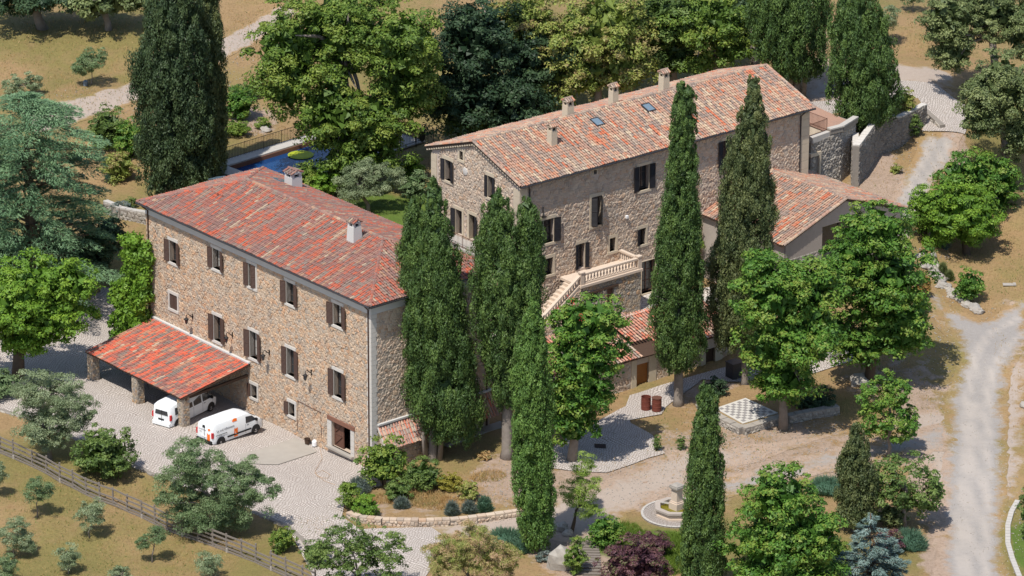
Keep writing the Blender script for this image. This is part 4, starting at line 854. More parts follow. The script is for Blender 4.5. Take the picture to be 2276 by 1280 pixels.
obj('wall', MB().box(Pw(fO, .1, 1.3, -dO / 2), (.2, dO - .4, 3.2), (uo, no, Zv)), 'mortar_pink', ob)
eO = Pw(fO, -.2, zOe, .4); riO = 1.25; upo = (-no * (dO + .4) + Zv * riO); So = np.linalg.norm(upo); upo /= So; offo = np.cross(uo, upo); offo = offo if offo[2] > 0 else -offo
splits = ((0, 8.9, 0.), (8.9, 10.9, .22), (10.9, Lo + .4, 0.))
rm_ = MB().prism([eO - offo * .02, eO + uo * (Lo + .4) - offo * .02, eO + uo * (Lo + .4) + upo * So - offo * .02, eO + upo * So - offo * .02], -offo * .1)
ro_ = obj('roof', rm_, 'wood_dark', ob)
for k, (a_, b_, h_) in enumerate(splits): tile_roof(ro_, eO + uo * a_ + offo * h_, uo, upo, b_ - a_, So, 'tile_salmon', (lambda s, t_, h_=h_: t_ < So and (h_ == 0 or t_ > 1.6)), 100, 61 + k, pitch=.27, exposure=.4)

# ================================================================ GABLED WING (lower right)
zW = 7.9; rW = 2.3; Aw = at(1885, 447, zW + rW); lw = at(1741, 548, zW); rw = at(2015, 462, zW); uw = rw - lw; Ww = np.linalg.norm(uw); uw /= Ww; uw[2] = 0; nw = V3(uw[1], -uw[0], 0)  # outward (to the SE)
wg = thing('gabled_wing', tuple((lw + rw) / 2 * (1, 1, 0) + (0, 0, 3.)), 'wide single-storey wing with broad pale tile gable and grey rendered front', 'building')
D0 = 12.0; zb_w = 2.; ow = .35
fW = (lw - nw * .12 + uw * ow, uw, nw); fW[0][2] = 0; Lw = Ww - 2 * ow; gzw = lambda s: zW - .12 + rW * (1 - np.abs(np.asarray(s) - Lw / 2) / (Ww / 2)) - .06
w1 = onplane(1828, 505, fW[0], nw); w2 = onplane(1905, 560, fW[0], nw); sa, sb = (w1 - fW[0]) @ uw, (w2 - fW[0]) @ uw
hw_ = (sa, sb, 4.2, w1[2])
mb = MB(); wall_face(mb, fW, Lw, zb_w, zW + rW, [hw_], clip=gzw); wo_ = obj('wall', mb, 'render_grey', wg)
emit_pieces(stones_mesh(fW, sa - .25, zb_w + 1, 6.6, [], (.36, .24), seed=71), SF, wo_, 'stone', 'stones', 'stone_grey', 200)
gl = obj('window', MB().box(Pw(fW, sa + .04, (hw_[2] + hw_[3]) / 2, -.2), (.08, .08, hw_[3] - hw_[2]), (uw, nw, Zv)).box(Pw(fW, sb - .04, (hw_[2] + hw_[3]) / 2, -.2), (.08, .08, hw_[3] - hw_[2]), (uw, nw, Zv)).box(Pw(fW, (sa + sb) / 2, (hw_[2] + hw_[3]) / 2, -.2), (.08, .08, hw_[3] - hw_[2]), (uw, nw, Zv)), 'wood_frame', wg)
obj('pane', MB().box(Pw(fW, (sa + sb) / 2, (hw_[2] + hw_[3]) / 2, -.26), (sb - sa, .02, hw_[3] - hw_[2]), (uw, nw, Zv)), 'glass_dark', gl)
for s_ in (.1, Lw - .1): obj('wall', MB().box(Pw(fW, s_, (zb_w + zW) / 2 - .1, -D0 / 2), (.3, D0 - .1, zW - zb_w), (uw, nw, Zv)), 'render_grey', wg)
SLw = math.hypot(Ww / 2, rW); ul = (uw * Ww / 2 + Zv * rW) / SLw; ur = (-uw * Ww / 2 + Zv * rW) / SLw
lz = V3(lw[0], lw[1], zW); rz = V3(rw[0], rw[1], zW); az = (lz + rz) / 2 + Zv * rW
mb = MB(); mb.prism([lz, az, az - nw * D0, lz - nw * D0], V3(0, 0, -.12)); mb.prism([az + V3(0, 0, -.001), rz, rz - nw * D0, az - nw * D0 + V3(0, 0, -.001)], V3(0, 0, -.12)); rwf = obj('roof', mb, 'soffit', wg)
inh = lambda P_: (0.3 < (P_ - cG) @ e3 < LWR - .3) and (0.3 < (P_ - cG) @ m3)
def wclip(o_, u_, up_): return lambda s, t_: t_ < SLw - .05 and not inh(o_ + u_ * s + up_ * t_)
oL = lz - nw * D0 + Zv * .03; tile_roof(rwf, oL, nw, ul, D0, SLw, 'tile_pale', wclip(oL, nw, ul), 300, 81, pitch=.24, exposure=.38, cluster=.4)
oR_ = rz + Zv * .03; tile_roof(rwf, oR_, -nw, ur, D0, SLw, 'tile_pale', wclip(oR_, -nw, ur), 0, 82, pitch=.24, exposure=.38, cluster=.05)
rt = MB(); ridge_tiles(rt, az + Zv * .1, az - nw * (D0 - 1.5) + Zv * .1, .14, tones=(.5, .99)); ridge_tiles(rt, lz + Zv * .08, az + Zv * .08, .12, tones=(.4, .99)); ridge_tiles(rt, rz + Zv * .08, az + Zv * .08, .12, tones=(.05, .99))
obj('ridge_tiles', rt, 'tile_pale', rwf, kind='stuff')
# junction band on the house wall above the wing roof
# ================================================================ TERRACE BLOCK and retaining walls (right)
zK = 10.4
k0 = at(1803, 312, zK); k1 = at(1842, 298, zK); k2 = at(1870, 291, zK); k3 = at(1902, 271, zK)
tb = thing('terrace_block', tuple(k1 * (1, 1, 0) + (0, 0, 6.)), 'rough grey stone terrace block with iron railing beyond the far end of the tall house', 'terrace')
kb = V3(*(k2 - k1)); fK = (k0 * (1, 1, 0), (k2 - k0) / np.linalg.norm(k2 - k0), None); uk = fK[1]; uk[2] = 0; uk /= np.linalg.norm(uk); nk = V3(uk[1], -uk[0], 0); LK = (k2 - k0) @ uk
fK = (k0 * V3(1, 1, 0), uk, nk); wK = obj('wall', MB().prism([V3(*k0[:2], 5.0), V3(*k2[:2], 5.0), V3(*k3[:2], 5.0), V3(*(k3 + m3 * 7)[:2], 5.0), V3(*(k0 + m3 * 6)[:2], 5.0)], V3(0, 0, zK - 5.0 - .05)), 'mortar_dark', tb)
emit_pieces(stones_mesh((fK[0] + nk * .01, uk, nk), LK, 5.2, zK - .1, [(.55, 1.1, 5, 9.3)], (.36, .24), seed=91, proud=.08), SF, wK, 'stone', 'stones', 'stone_grey', 300)
uk2 = (k3 - k2) / np.linalg.norm(k3 - k2); uk2[2] = 0; uk2 /= np.linalg.norm(uk2); nk2 = V3(uk2[1], -uk2[0], 0)
emit_pieces(stones_mesh((k2 * V3(1, 1, 0) + nk2 * .01, uk2, nk2), np.linalg.norm(k3 - k2), 5.2, zK + .4, [], (.34, .22), seed=92), SF, wK, 'stone', 'stones', 'stone_grey', 300)
obj('coping', MB().bar(k2 + Zv * .45, k3 + Zv * .45, .5, .12).bar(k1 + Zv * .45, k2 + Zv * .45, .5, .118), 'coping', tb)
obj('parapet', MB().bar(k2 + Zv * .2, k3 + Zv * .2, .4, .4).bar(k1 + Zv * .2, k2 + Zv * .2, .4, .398), 'mortar_dark', tb)
obj('floor_slab', MB().bar(k0 + Zv * .0 + m3 * .1, k1 + m3 * .1, .5, .5), 'coping', tb)
dK = MB(); pk = lambda s, z: Pw(fK, s, z, .05)
dK.box(pk(.95, 7.4), (.2, .25, 3.2), (uk, nk, Zv)); dK.box(pk(.45, 9.15), (1.2, .25, .3), (uk, nk, Zv)); obj('door_surround', dK, 'dressed_cream', tb)
fl = MB().prism([k0 + m3 * .4 + Zv * .03, k1 + m3 * .4 + Zv * .03, k1 + m3 * 4 + Zv * .03, k0 + m3 * 4 + Zv * .03], V3(0, 0, -.05)); obj('floor', fl, 'dressed_cream', tb)
railing(tb, [k0 + m3 * .25 + Zv * .2, k1 + m3 * .25 + Zv * .2, k1 + m3 * 4 + Zv * .2], 1.05, .14, 'iron_rust', .014)
rt0 = k1 + m3 * .6 + uk * .3 - Zv * .0; obj('tiled_floor', MB().prism([k1 + uk * .2 + m3 * .5 + Zv * .04, k2 - uk * .1 + m3 * .5 + Zv * .04, k3 - uk2 * .4 + m3 * .5 + Zv * .04, k3 + m3 * 5 + Zv * .04, k1 + uk * .2 + m3 * 5.5 + Zv * .04], V3(0, 0, -.04)), 'tile_pale', tb)
def rubble_wall(name, pts, zt0, zb0, label, cat, thick=.45, seed=1, stone='stone_grey', mortar='mortar_dark', cop=True, size=(.34, .22), limit=300, capsz=.5, copmat='coping'):
    """free-standing wall along plan points, tops zt0 and feet zb0 per point (numbers or callables)"""
    pts = [np.asarray(p, float)[:2] for p in pts]; c = np.mean(pts, 0); o = thing(name, (c[0], c[1], float(np.mean(zb0))), label, cat); core = MB(); pcs = []
    for i, (a, b) in enumerate(zip(pts[:-1], pts[1:])):
        a3 = V3(*a, 0); b3 = V3(*b, 0); L = np.linalg.norm(b3 - a3); uu = (b3 - a3) / L; nn = V3(uu[1], -uu[0], 0); za_, zb_ = zt0[i], zt0[i + 1]; y0, y1 = zb0[i], zb0[i + 1]; m_ = min(y0, y1)
        core.prism([a3 - nn * thick / 2 + Zv * (m_ - .4), b3 - nn * thick / 2 + Zv * (m_ - .4), b3 - nn * thick / 2 + Zv * zb_, a3 - nn * thick / 2 + Zv * za_], nn * thick)
        for sgn in (1, -1):
            fr = (a3 + nn * thick / 2, uu, nn) if sgn > 0 else (b3 - nn * thick / 2, -uu, -nn); A_, B_ = (za_, zb_) if sgn > 0 else (zb_, za_)
            pcs += stones_mesh(fr, L, m_ - .3, max(za_, zb_), [], size, seed=seed + i * 3 + sgn, clip=(lambda s, A_=A_, B_=B_, L=L: A_ + (B_ - A_) * np.asarray(s) / L), proud=.07)
    co = obj('core', core, mortar, o); emit_pieces(pcs, SF, co, 'stone', 'stones', stone, limit)
    if cop:
        for i, (a, b) in enumerate(zip(pts[:-1], pts[1:])):
            L = np.linalg.norm(b - a); k = max(1, int(L / capsz))
            for j in range(k):
                p = V3(*a, zt0[i]) + (V3(*b, zt0[i + 1]) - V3(*a, zt0[i])) * (j + .03) / k; q = V3(*a, zt0[i]) + (V3(*b, zt0[i + 1]) - V3(*a, zt0[i])) * (j + .97) / k
                h_ = random.uniform(-.015, .02); obj('coping_stone', MB().bar(p + Zv * (.05 + h_), q + Zv * (.05 + h_), thick * 1.05 + random.uniform(-.04, .06), .12, tone=random.random()), stone if cop == 2 else copmat, o)
    return o
q1 = at(1900, 322, 9.6); q2 = at(1952, 268, 9.9); q3 = at(1962, 285, 9.3); q4 = at(2055, 233, 9.3); q5 = at(2058, 246, 8.7)
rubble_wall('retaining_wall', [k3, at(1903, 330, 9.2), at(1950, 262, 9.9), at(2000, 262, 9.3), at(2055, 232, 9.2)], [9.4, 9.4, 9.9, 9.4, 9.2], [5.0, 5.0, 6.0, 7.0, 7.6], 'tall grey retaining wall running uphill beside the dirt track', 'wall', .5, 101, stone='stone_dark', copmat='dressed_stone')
slab('garden_terrace', [k2 + m3 * 2.2, at(1903, 330, 9.2) + m3 * 1.9, at(1950, 262, 9.9) + m3 * .2, at(2000, 262, 9.3) + m3 * .2, at(2053, 232, 9.0), at(2040, 215, 9.0), at(1960, 225, 9.), at(1850, 250, 9.)], 8.9, 'dry_ground', 4.)

# ================================================================ PLANTS
def quads(C, Nm, size, asp, tone, up=None):
    """leaf-sized blades: centres, normals, half length, width ratio"""
    n = len(C); Nm = Nm / (np.linalg.norm(Nm, axis=1, keepdims=True) + 1e-9)
    r_ = rng.normal(size=(n, 3)) if up is None else up + rng.normal(size=(n, 3)) * .25
    U = r_ - (r_ * Nm).sum(1, keepdims=True) * Nm; U /= np.linalg.norm(U, axis=1, keepdims=True) + 1e-9; Wv = np.cross(Nm, U)
    a = np.broadcast_to(size, (n,))[:, None]; b = a * asp
    v = np.stack([C - U * a * .7 - Wv * b, C - U * a * .7 + Wv * b, C + U * a * 1.25], 1).reshape(-1, 3)
    return v, np.clip(tone, 0, 1)
def blob(c, r, n=10, m=7, lump=.12, seed=0):
    th = np.linspace(0, math.pi, m + 1)[1:-1]; v = [c + V3(0, 0, r[2])]
    for t_ in th:
        for k in range(n):
            a = 2 * math.pi * k / n; q = 1 + lump * math.sin(seed + 3 * a + 2.3 * t_) ; v.append(c + V3(math.sin(t_) * math.cos(a) * r[0] * q, math.sin(t_) * math.sin(a) * r[1] * q, math.cos(t_) * r[2] * q))
    v.append(c - V3(0, 0, r[2])); f = [(0, 1 + k, 1 + (k + 1) % n) for k in range(n)]
    for i in range(m - 2):
        for k in range(n): a = 1 + i * n + k; b = 1 + i * n + (k + 1) % n; f.append((a, a + n, b + n, b))
    L = len(v) - 1; o_ = 1 + (m - 2) * n; f += [(L, o_ + (k + 1) % n, o_ + k) for k in range(n)]
    return np.array(v), f
def plant(name, label, cat, base, vq, tone, mat, cores=(), group=None, part='crown', wood=None, woodmat='bark_brown', extra=None):
    base = np.asarray(base, float); o = thing(name, tuple(base), label, cat, group)
    v = [vq]; cnt = [np.full(len(vq) // 3, 3, np.int32)]; ix = [np.arange(len(vq), dtype=np.int32)]; tn = [tone]; n = len(vq)
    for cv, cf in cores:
        v.append(cv); cnt.append(np.array([len(f) for f in cf], np.int32)); ix.append(np.array([i + n for f in cf for i in f], np.int32)); tn.append(np.full(len(cf), .1)); n += len(cv)  # core faces get a low tone, interior shade painted into the colour
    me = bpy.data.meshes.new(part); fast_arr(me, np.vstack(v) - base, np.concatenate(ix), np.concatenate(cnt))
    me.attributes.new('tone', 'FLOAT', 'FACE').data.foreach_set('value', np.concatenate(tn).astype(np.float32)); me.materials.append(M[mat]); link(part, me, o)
    if wood is not None: obj('trunk', wood, woodmat, o, smooth=True)
    if extra is not None: obj(*extra, o)
    return o
def sph(n): v = rng.normal(size=(n, 3)); return v / np.linalg.norm(v, axis=1, keepdims=True)
def lobes_world(base, lobes, zoff=0):
    out = []
    for lb in lobes:
        px, py, rw, rh = lb[:4]; dy = lb[4] if len(lb) > 4 else 0
        pl = V3(base[0], base[1] + dy, 0); c = onplane(px, py, pl, V3(0, -1, 0)); k = ppm(c); rx = rw / k; rz = max(rx * .45, math.sqrt(max((rh / k) ** 2 - (rx * .9 * math.sin(TH)) ** 2, .01)) / math.cos(TH)); out.append((c, V3(rx, rx * .92, rz)))
    return out
def crown(lobes, leaf=.17, rc=.75, dens=1., lump=.16, asp=.62, upb=.6, inner=.2, cut=.0, jag=.5, tonevar=.42, leafdens=1., fill=True):
    Vs = []; Ts = []; cores = []; leaf = leaf * .66
    for li, (c, r) in enumerate(lobes):
        area = 4 * math.pi * ((r[0] * r[1]) ** 1.6 / 3 + 2 * (r[0] * r[2]) ** 1.6 / 3) ** (1 / 1.6); rcl = min(rc, r.min() * .5)
        K = int(dens * 1.12 * area / (math.pi * rcl * rcl)) + 6; D = sph(K); 
        rad = 1 + lump * smooth_noise(D, li + 17, .9) + rng.uniform(-.16, .10, K); inn = rng.random(K) < inner; rad[inn] *= rng.uniform(.6, .85, inn.sum())
        CC = c + D * r * (rad - .5 * rcl / r.mean())[:, None]
        for lj, (c2, r2) in enumerate(lobes):
            if lj != li: keep = (((CC - c2) / r2) ** 2).sum(1) > .55; CC, D = CC[keep], D[keep]
        if cut: keep = CC[:, 2] > cut; CC, D = CC[keep], D[keep]
        K = len(CC); per = max(6, int(leafdens * 3.1 * rcl * rcl / (leaf * leaf * asp * 2) * 1.25)); rr = rcl * rng.uniform(.5, 1.4, K)
        E_ = sph(K * per).reshape(K, per, 3) + D[:, None] * .5 + V3(0, 0, .5); E_ /= np.linalg.norm(E_, axis=2, keepdims=True)
        P_ = CC[:, None] + E_ * (rr[:, None, None] * rng.uniform(.5, 1.15, (K, per, 1))) * V3(1.05, 1.05, .62)
        Nm = E_ + V3(0, 0, upb) + rng.normal(size=(K, per, 3)) * jag
        tn = np.repeat(rng.uniform(.5 - tonevar, .5 + tonevar, K), per) + rng.normal(size=K * per) * .24
        v, t_ = quads(P_.reshape(-1, 3), Nm.reshape(-1, 3), leaf * rng.uniform(.7, 1.3, K * per), asp, tn); Vs.append(v); Ts.append(t_)
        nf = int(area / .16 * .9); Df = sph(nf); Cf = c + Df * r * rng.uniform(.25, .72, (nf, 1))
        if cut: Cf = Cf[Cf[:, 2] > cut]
        if fill and len(Cf): v, t_ = quads(Cf, sph(len(Cf)) + (Cf - c) / r.mean(), min(.42, r.min() * .35) * rng.uniform(.7, 1.2, len(Cf)), .7, np.full(len(Cf), .05)); Vs.append(v); Ts.append(t_)  # inner leaves all take a dark tone: crown shade put into their colour
    return np.vstack(Vs), np.concatenate(Ts), cores
def trunkmb(base, top, r, limbs=(), bend=.15):
    mb = MB(); b = np.asarray(base, float); t_ = np.asarray(top, float); d = t_ - b; pts = [b - V3(0, 0, .3)]; 
    for k in range(1, 5): pts.append(b + d * k / 4 + V3(random.uniform(-1, 1) * bend, random.uniform(-1, 1) * bend, 0) * (k < 4))
    mb.tube(pts, [r * 1.35, r, r * .88, r * .78, r * .6], 9)
    for q in limbs:
        q = np.asarray(q, float); s_ = b + d * random.uniform(.55, .95); m_ = (s_ + q) / 2 + V3(0, 0, .12 * np.linalg.norm(q - s_)); mb.tube([s_, m_, q], [r * .5, r * .33, r * .1], 6)
    return mb
def tree(name, label, cat, bpx, lobes, mat, leaf=.17, rc=.75, tr=.22, zb=None, group=None, limbs=6, bark='bark_grey', core=True, **kw):
    base = gp(*bpx) if zb is None else at(bpx[0], bpx[1], zb); L = lobes_world(base, lobes); v, t_, co = crown(L, leaf, rc, fill=core, **kw)
    big = max(L, key=lambda q: q[1][0]); top = big[0] + V3(0, 0, big[1][2] * .1)
    lm = [];
    for _ in range(limbs): c, r = random.choice(L); lm.append(c + sph(1)[0] * r * .72 + V3(0, 0, r[2] * .1))
    return plant(name, label, cat, base, v, t_, mat, co if core else (), group, wood=trunkmb(base, top, tr, lm), woodmat=bark)
def cypress(label, bpx, rows, mat='leaf_cypress', tuft=.42, tr=.3, zb=None, stems=1, leaf=.12, dens=1., lean=0, cat='cypress tree', name='cypress_tree', lowtrunk=True, group=None):
    """rows: (image y, left x, right x) of the outline from the top down, set upright at the base"""
    base = gp(*bpx) if zb is None else at(bpx[0], bpx[1], zb); pl = V3(base[0], base[1], 0); R = []
    for y, x0, x1 in rows:
        a = onplane(x0, y, pl, V3(0, -1, 0)); b = onplane(x1, y, pl, V3(0, -1, 0)); R.append((a[2], (a[0] + b[0]) / 2, (b[0] - a[0]) / 2))
    R.sort(); zs = np.array([q[0] for q in R]); xc = np.array([q[1] for q in R]); rr = np.array([q[2] for q in R])
    H = zs[-1] - zs[0]; area = 2 * math.pi * rr.mean() * H; K = int(dens * 1.25 * area / (tuft * tuft * 1.1)); leaf = leaf * .74; 
    z = rng.uniform(zs[0], zs[-1] - .1, K * 2); w_ = np.interp(z, zs, rr); kp = rng.random(K * 2) < w_ / rr.max(); z = z[kp][:K]; K = len(z)
    an = rng.uniform(0, 2 * math.pi, K); D = np.stack([np.cos(an), np.sin(an), np.zeros(K)], 1); r_ = np.interp(z, zs, rr); x_ = np.interp(z, zs, xc)
    ln = smooth_noise(np.stack([np.cos(an) * 1.5, np.sin(an) * 1.5, z * .35], 1), int(bpx[0]) % 97, .8)
    pl_ = smooth_noise(np.stack([np.cos(an) * 2.6, np.sin(an) * 2.6, z * .28], 1), int(bpx[0]) % 89 + 3, .5)
    rad = np.maximum(.05, (r_ - tuft * .3) * (1 + .10 * ln + .19 * pl_) * (1 - .34 * rng.random(K) ** 2) + rng.normal(size=K) * tuft * .22)
    CC = np.stack([x_, np.full(K, base[1]), z], 1) + D * rad[:, None] * V3(1, .95, 1); tr_ = tuft * rng.uniform(.5, 1.35, K) * np.clip(r_ / rr.mean(), .45, 1.1)
    per = max(8, int(1.15 * 3.1 * tuft * tuft / (leaf * leaf * .42 * 2)))
    E_ = sph(K * per).reshape(K, per, 3) * V3(1, 1, 1.25) + D[:, None] * .6 + V3(0, 0, .45); E_ /= np.linalg.norm(E_, axis=2, keepdims=True)
    P_ = CC[:, None] + E_ * (tr_[:, None, None] * rng.uniform(.5, 1.1, (K, per, 1))) * V3(.78, .78, 1.45)
    Nm = E_ * V3(1, 1, .6) + rng.normal(size=(K, per, 3)) * .45; tn = np.repeat(rng.uniform(.1, .9, K), per) + rng.normal(size=K * per) * .2
    v, t_ = quads(P_.reshape(-1, 3), Nm.reshape(-1, 3), leaf * rng.uniform(.7, 1.35, K * per), .42, tn, up=E_.reshape(-1, 3) * .6 + V3(0, 0, 1.))
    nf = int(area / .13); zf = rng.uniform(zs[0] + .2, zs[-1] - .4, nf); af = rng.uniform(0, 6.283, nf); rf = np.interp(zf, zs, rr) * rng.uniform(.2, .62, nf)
    Cf = np.stack([np.interp(zf, zs, xc) + np.cos(af) * rf, base[1] + np.sin(af) * rf, zf], 1); vf, tf = quads(Cf, np.stack([np.cos(af), np.sin(af), af * 0 + .2], 1) + sph(nf) * .6, .34 * rng.uniform(.7, 1.2, nf), .7, np.full(nf, .05)); v = np.vstack([v, vf]); t_ = np.concatenate([t_, tf])  # inner leaves toned dark throughout, painting in the shade inside the cypress
    wd = MB(); mz = zs[0] + H * .5; xm = np.interp(mz, zs, xc)
    wd.tube([base - V3(0, 0, .3), base + V3(0, 0, .5), base * .5 + V3(xm, base[1], mz) * .5, V3(xm, base[1], mz)], [tr * 1.5, tr, tr * .8, tr * .4], 9)
    for s_ in range(stems - 1):
        q = base + V3(.5 * (-1) ** s_, -.2, 0); wd.tube([q - V3(0, 0, .3), q + V3(.15 * (-1) ** s_, 0, 2.2), V3(np.interp(zs[0] + 1, zs, xc) + .5 * (-1) ** s_, base[1], zs[0] + 2)], [tr * .7, tr * .5, tr * .3], 7)
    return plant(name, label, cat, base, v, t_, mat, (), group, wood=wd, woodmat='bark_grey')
def shrub(name, label, bpx, rw, rh, mat, leaf=.11, rc=.32, cat='shrub', zb=None, group=None, extra_lobes=(), stem=True, **kw):
    """rounded bush: base pixel, half width and full height in photo pixels"""
    base = gp(*bpx) if zb is None else at(bpx[0], bpx[1], zb); k = ppm(base); rx = rw / k; h = max(.3, (rh - rx * k * math.sin(TH) * .55) / k / math.cos(TH)); L = [(base + V3(0, 0, h * .52), V3(rx, rx * .9, h * .55))]
    for dx, dz, sc in extra_lobes: L.append((base + V3(dx * rx, 0, h * dz), V3(rx, rx, h * .5) * sc))
    v, t_, co = crown(L, leaf, rc, cut=base[2] - .1, **kw); wd = None
    if stem:
        wd = MB()
        for _ in range(4): q = base + V3(random.uniform(-.35, .35) * rx, random.uniform(-.3, .3) * rx, h * .6); wd.tube([base - V3(0, 0, .1), (base + q) / 2 + V3(0, 0, .05), q], [.05, .035, .015], 5)
    return plant(name, label, cat, base, v, t_, mat, co, group, part='foliage', wood=wd)
def spiky(name, label, bpx, rw, rh, mat, n=900, ln=.3, wd=.14, cat='shrub', zb=None, group=None, flat=1.):
    base = gp(*bpx) if zb is None else at(bpx[0], bpx[1], zb); k = ppm(base); rx = rw / k; h = max(.25, (rh - rx * k * math.sin(TH) * .55) / k / math.cos(TH))
    D = sph(n); D[:, 2] = np.abs(D[:, 2]) * flat; P_ = base + D * V3(rx, rx * .9, h) * rng.uniform(.6, 1., (n, 1)); lnm = smooth_noise(D, 5, .5)
    P_ = P_ + D * lnm[:, None] * .08 * rx; up = D * V3(1, 1, .7) + V3(0, 0, .55); side = np.cross(up, sph(n)); v, t_ = quads(P_, side, ln * rng.uniform(.6, 1.2, n), wd, .5 + .25 * lnm + rng.normal(size=n) * .2, up=up)
    return plant(name, label, cat, base, v, t_, mat, [blob(base + V3(0, 0, h * .2), V3(rx * .8, rx * .75, h * .6))], group, part='foliage')
def conifer(name, label, bpx, ty, rw, mat, tiers=9, per=9, droop=.1, zb=None, cat='conifer tree', leaf=.16, lowf=.15, fan=.55, tr=.3, tipx=None, seed=3, narrow=1.3, nd=1.):
    """layered conifer: flat drooping sprays along every bough"""
    base = gp(*bpx) if zb is None else at(bpx[0], bpx[1], zb); top = onplane(bpx[0] if tipx is None else tipx, ty, V3(base[0], base[1], 0), V3(0, -1, 0)); H = top[2] - base[2]; R = rw / ppm(base)
    r = np.random.default_rng(seed); wd = MB(); wd.tube([base - V3(0, 0, .3), (base + top) / 2, top], [tr, tr * .6, .04], 8); Vs = []; Ts = []
    for i in range(tiers):
        f = lowf + (1 - lowf) * (i + .2) / tiers; z0 = H * f; c0 = base + (top - base) * f; Lb = R * (1 - f) ** (1 / narrow) + .25; nb = max(4, int(per * (1 - f * .55)))
        for j in range(nb):
            a = 2 * math.pi * (j + r.uniform(-.3, .3)) / nb + i * 2.4; L = Lb * r.uniform(.72, 1.12); d = V3(math.cos(a), math.sin(a), 0); sd = V3(-d[1], d[0], 0)
            rise = r.uniform(.02, .16); path = lambda t_: c0 + d * L * t_ + V3(0, 0, L * (rise * t_ - droop * t_ * t_ * 1.6))
            wd.tube([path(0), path(.5), path(.95)], [.08 * L / R + .02, .05, .015], 5)
            k = int(nd * 150 * L * fan / (leaf / .16) ** 2) + 20; t_ = r.uniform(.12, 1., k) ** .75; wv = (L * fan * .42 * np.sin(np.clip(t_ * 1.05, 0, 1) * math.pi * .86) + .06) * r.uniform(-1, 1, k)
            P_ = np.array([path(q) for q in t_]) + wv[:, None] * sd - np.abs(wv)[:, None] * V3(0, 0, .35) + r.normal(size=(k, 3)) * (.05, .05, .06)
            Nm = V3(0, 0, 1.) + r.normal(size=(k, 3)) * .35; v, tt = quads(P_, Nm, leaf * r.uniform(.7, 1.3, k), .28, r.uniform(.25, .75) + r.normal(size=k) * .2, up=d + sd * np.sign(wv)[:, None] * .7 - V3(0, 0, .25)); Vs.append(v); Ts.append(tt)
    return plant(name, label, cat, base, np.vstack(Vs), np.concatenate(Ts), mat, wood=wd, woodmat='bark_brown')

# tall cypresses
cypress('massive dark cypress towering behind the left end of the farmhouse', (375, 432), [(-110, 350, 400), (0, 330, 440), (100, 312, 452), (190, 298, 458), (280, 308, 465), (350, 318, 470), (415, 325, 465)], 'leaf_cypress_dark', tuft=.62, tr=.5, zb=3.6, leaf=.16)
cypress('slimmer cypress pressed against the right flank of the massive dark one', (466, 395), [(-60, 440, 480), (40, 436, 490), (150, 440, 498), (250, 445, 503), (330, 440, 502), (385, 445, 498)], 'leaf_cypress_dull', tuft=.5, tr=.3, zb=3.8, leaf=.15)
cypress('broad twin-topped cypress at the shaded end wall of the farmhouse', (962, 1022), [(398, 954, 966), (430, 944, 982), (500, 930, 1002), (600, 912, 1022), (700, 902, 1032), (800, 905, 1044), (870, 905, 1060), (920, 930, 1070), (975, 955, 1055)], tuft=.5, tr=.34, stems=3)
cypress('small bushy cypress shoot leaning off the broad twin-topped one', (935, 1000), [(800, 885, 925), (850, 874, 938), (890, 880, 930)], tuft=.35, tr=.12, name='cypress_sapling', cat='young tree')
cypress('left spire of the broad twin-topped cypress', (930, 1008), [(432, 912, 926), (480, 898, 940), (560, 888, 940), (660, 890, 950), (760, 893, 965)], tuft=.45, tr=.16)
cypress('right spire of the cypress between the two houses', (1165, 1010), [(438, 1160, 1178), (480, 1150, 1196), (560, 1144, 1206), (640, 1138, 1204), (720, 1145, 1192)], tuft=.45, tr=.16)
cypress('cypress between the two houses with a bare leaning trunk', (1127, 1016), [(425, 1096, 1112), (455, 1080, 1132), (520, 1060, 1150), (620, 1050, 1200), (720, 1056, 1205), (800, 1078, 1200), (860, 1095, 1195), (900, 1108, 1170)], tuft=.5, tr=.42)
cypress('slim foreground cypress standing right of the garden wall', (1190, 1226), [(662, 1180, 1190), (700, 1168, 1204), (750, 1156, 1212), (800, 1147, 1218), (900, 1142, 1224), (1000, 1142, 1228), (1100, 1145, 1230), (1180, 1158, 1228), (1215, 1172, 1215)], 'leaf_cypress_fresh', tuft=.36, tr=.22)
cypress('tall cypress in front of the low outbuilding beside the rusty barrels', (1508, 900), [(186, 1505, 1540), (240, 1494, 1546), (330, 1487, 1547), (430, 1478, 1549), (540, 1462, 1553), (640, 1453, 1558), (720, 1448, 1562), (780, 1458, 1558), (820, 1475, 1530)], tuft=.42, tr=.36, leaf=.12)
cypress('tall dull green cypress in front of the gabled wing', (1655, 858), [(168, 1664, 1682), (230, 1650, 1698), (330, 1625, 1708), (430, 1602, 1716), (530, 1594, 1716), (620, 1576, 1716), (700, 1572, 1700), (770, 1600, 1680)], 'leaf_cypress_dull', tuft=.46, tr=.26)
cypress('slim young cypress right of the octagonal fountain', (1566, 1330), [(848, 1562, 1578), (880, 1552, 1592), (950, 1540, 1602), (1050, 1532, 1604), (1150, 1522, 1606), (1250, 1516, 1608), (1320, 1522, 1602)], tuft=.36, tr=.2)
cypress('cone-shaped cypress in the bed beside the gravel road', (1900, 1180), [(938, 1898, 1908), (970, 1884, 1922), (1030, 1868, 1936), (1100, 1860, 1950), (1160, 1862, 1950)], 'leaf_cypress_dull', tuft=.36, tr=.18)
cypress('stout rounded cypress above the retaining wall', (1915, 285), [(-70, 1885, 1925), (0, 1862, 1945), (80, 1848, 1975), (150, 1850, 1992), (210, 1850, 1997), (250, 1862, 1985), (272, 1880, 1965)], 'leaf_cypress', tuft=.5, tr=.4, zb=8.9, leaf=.14)
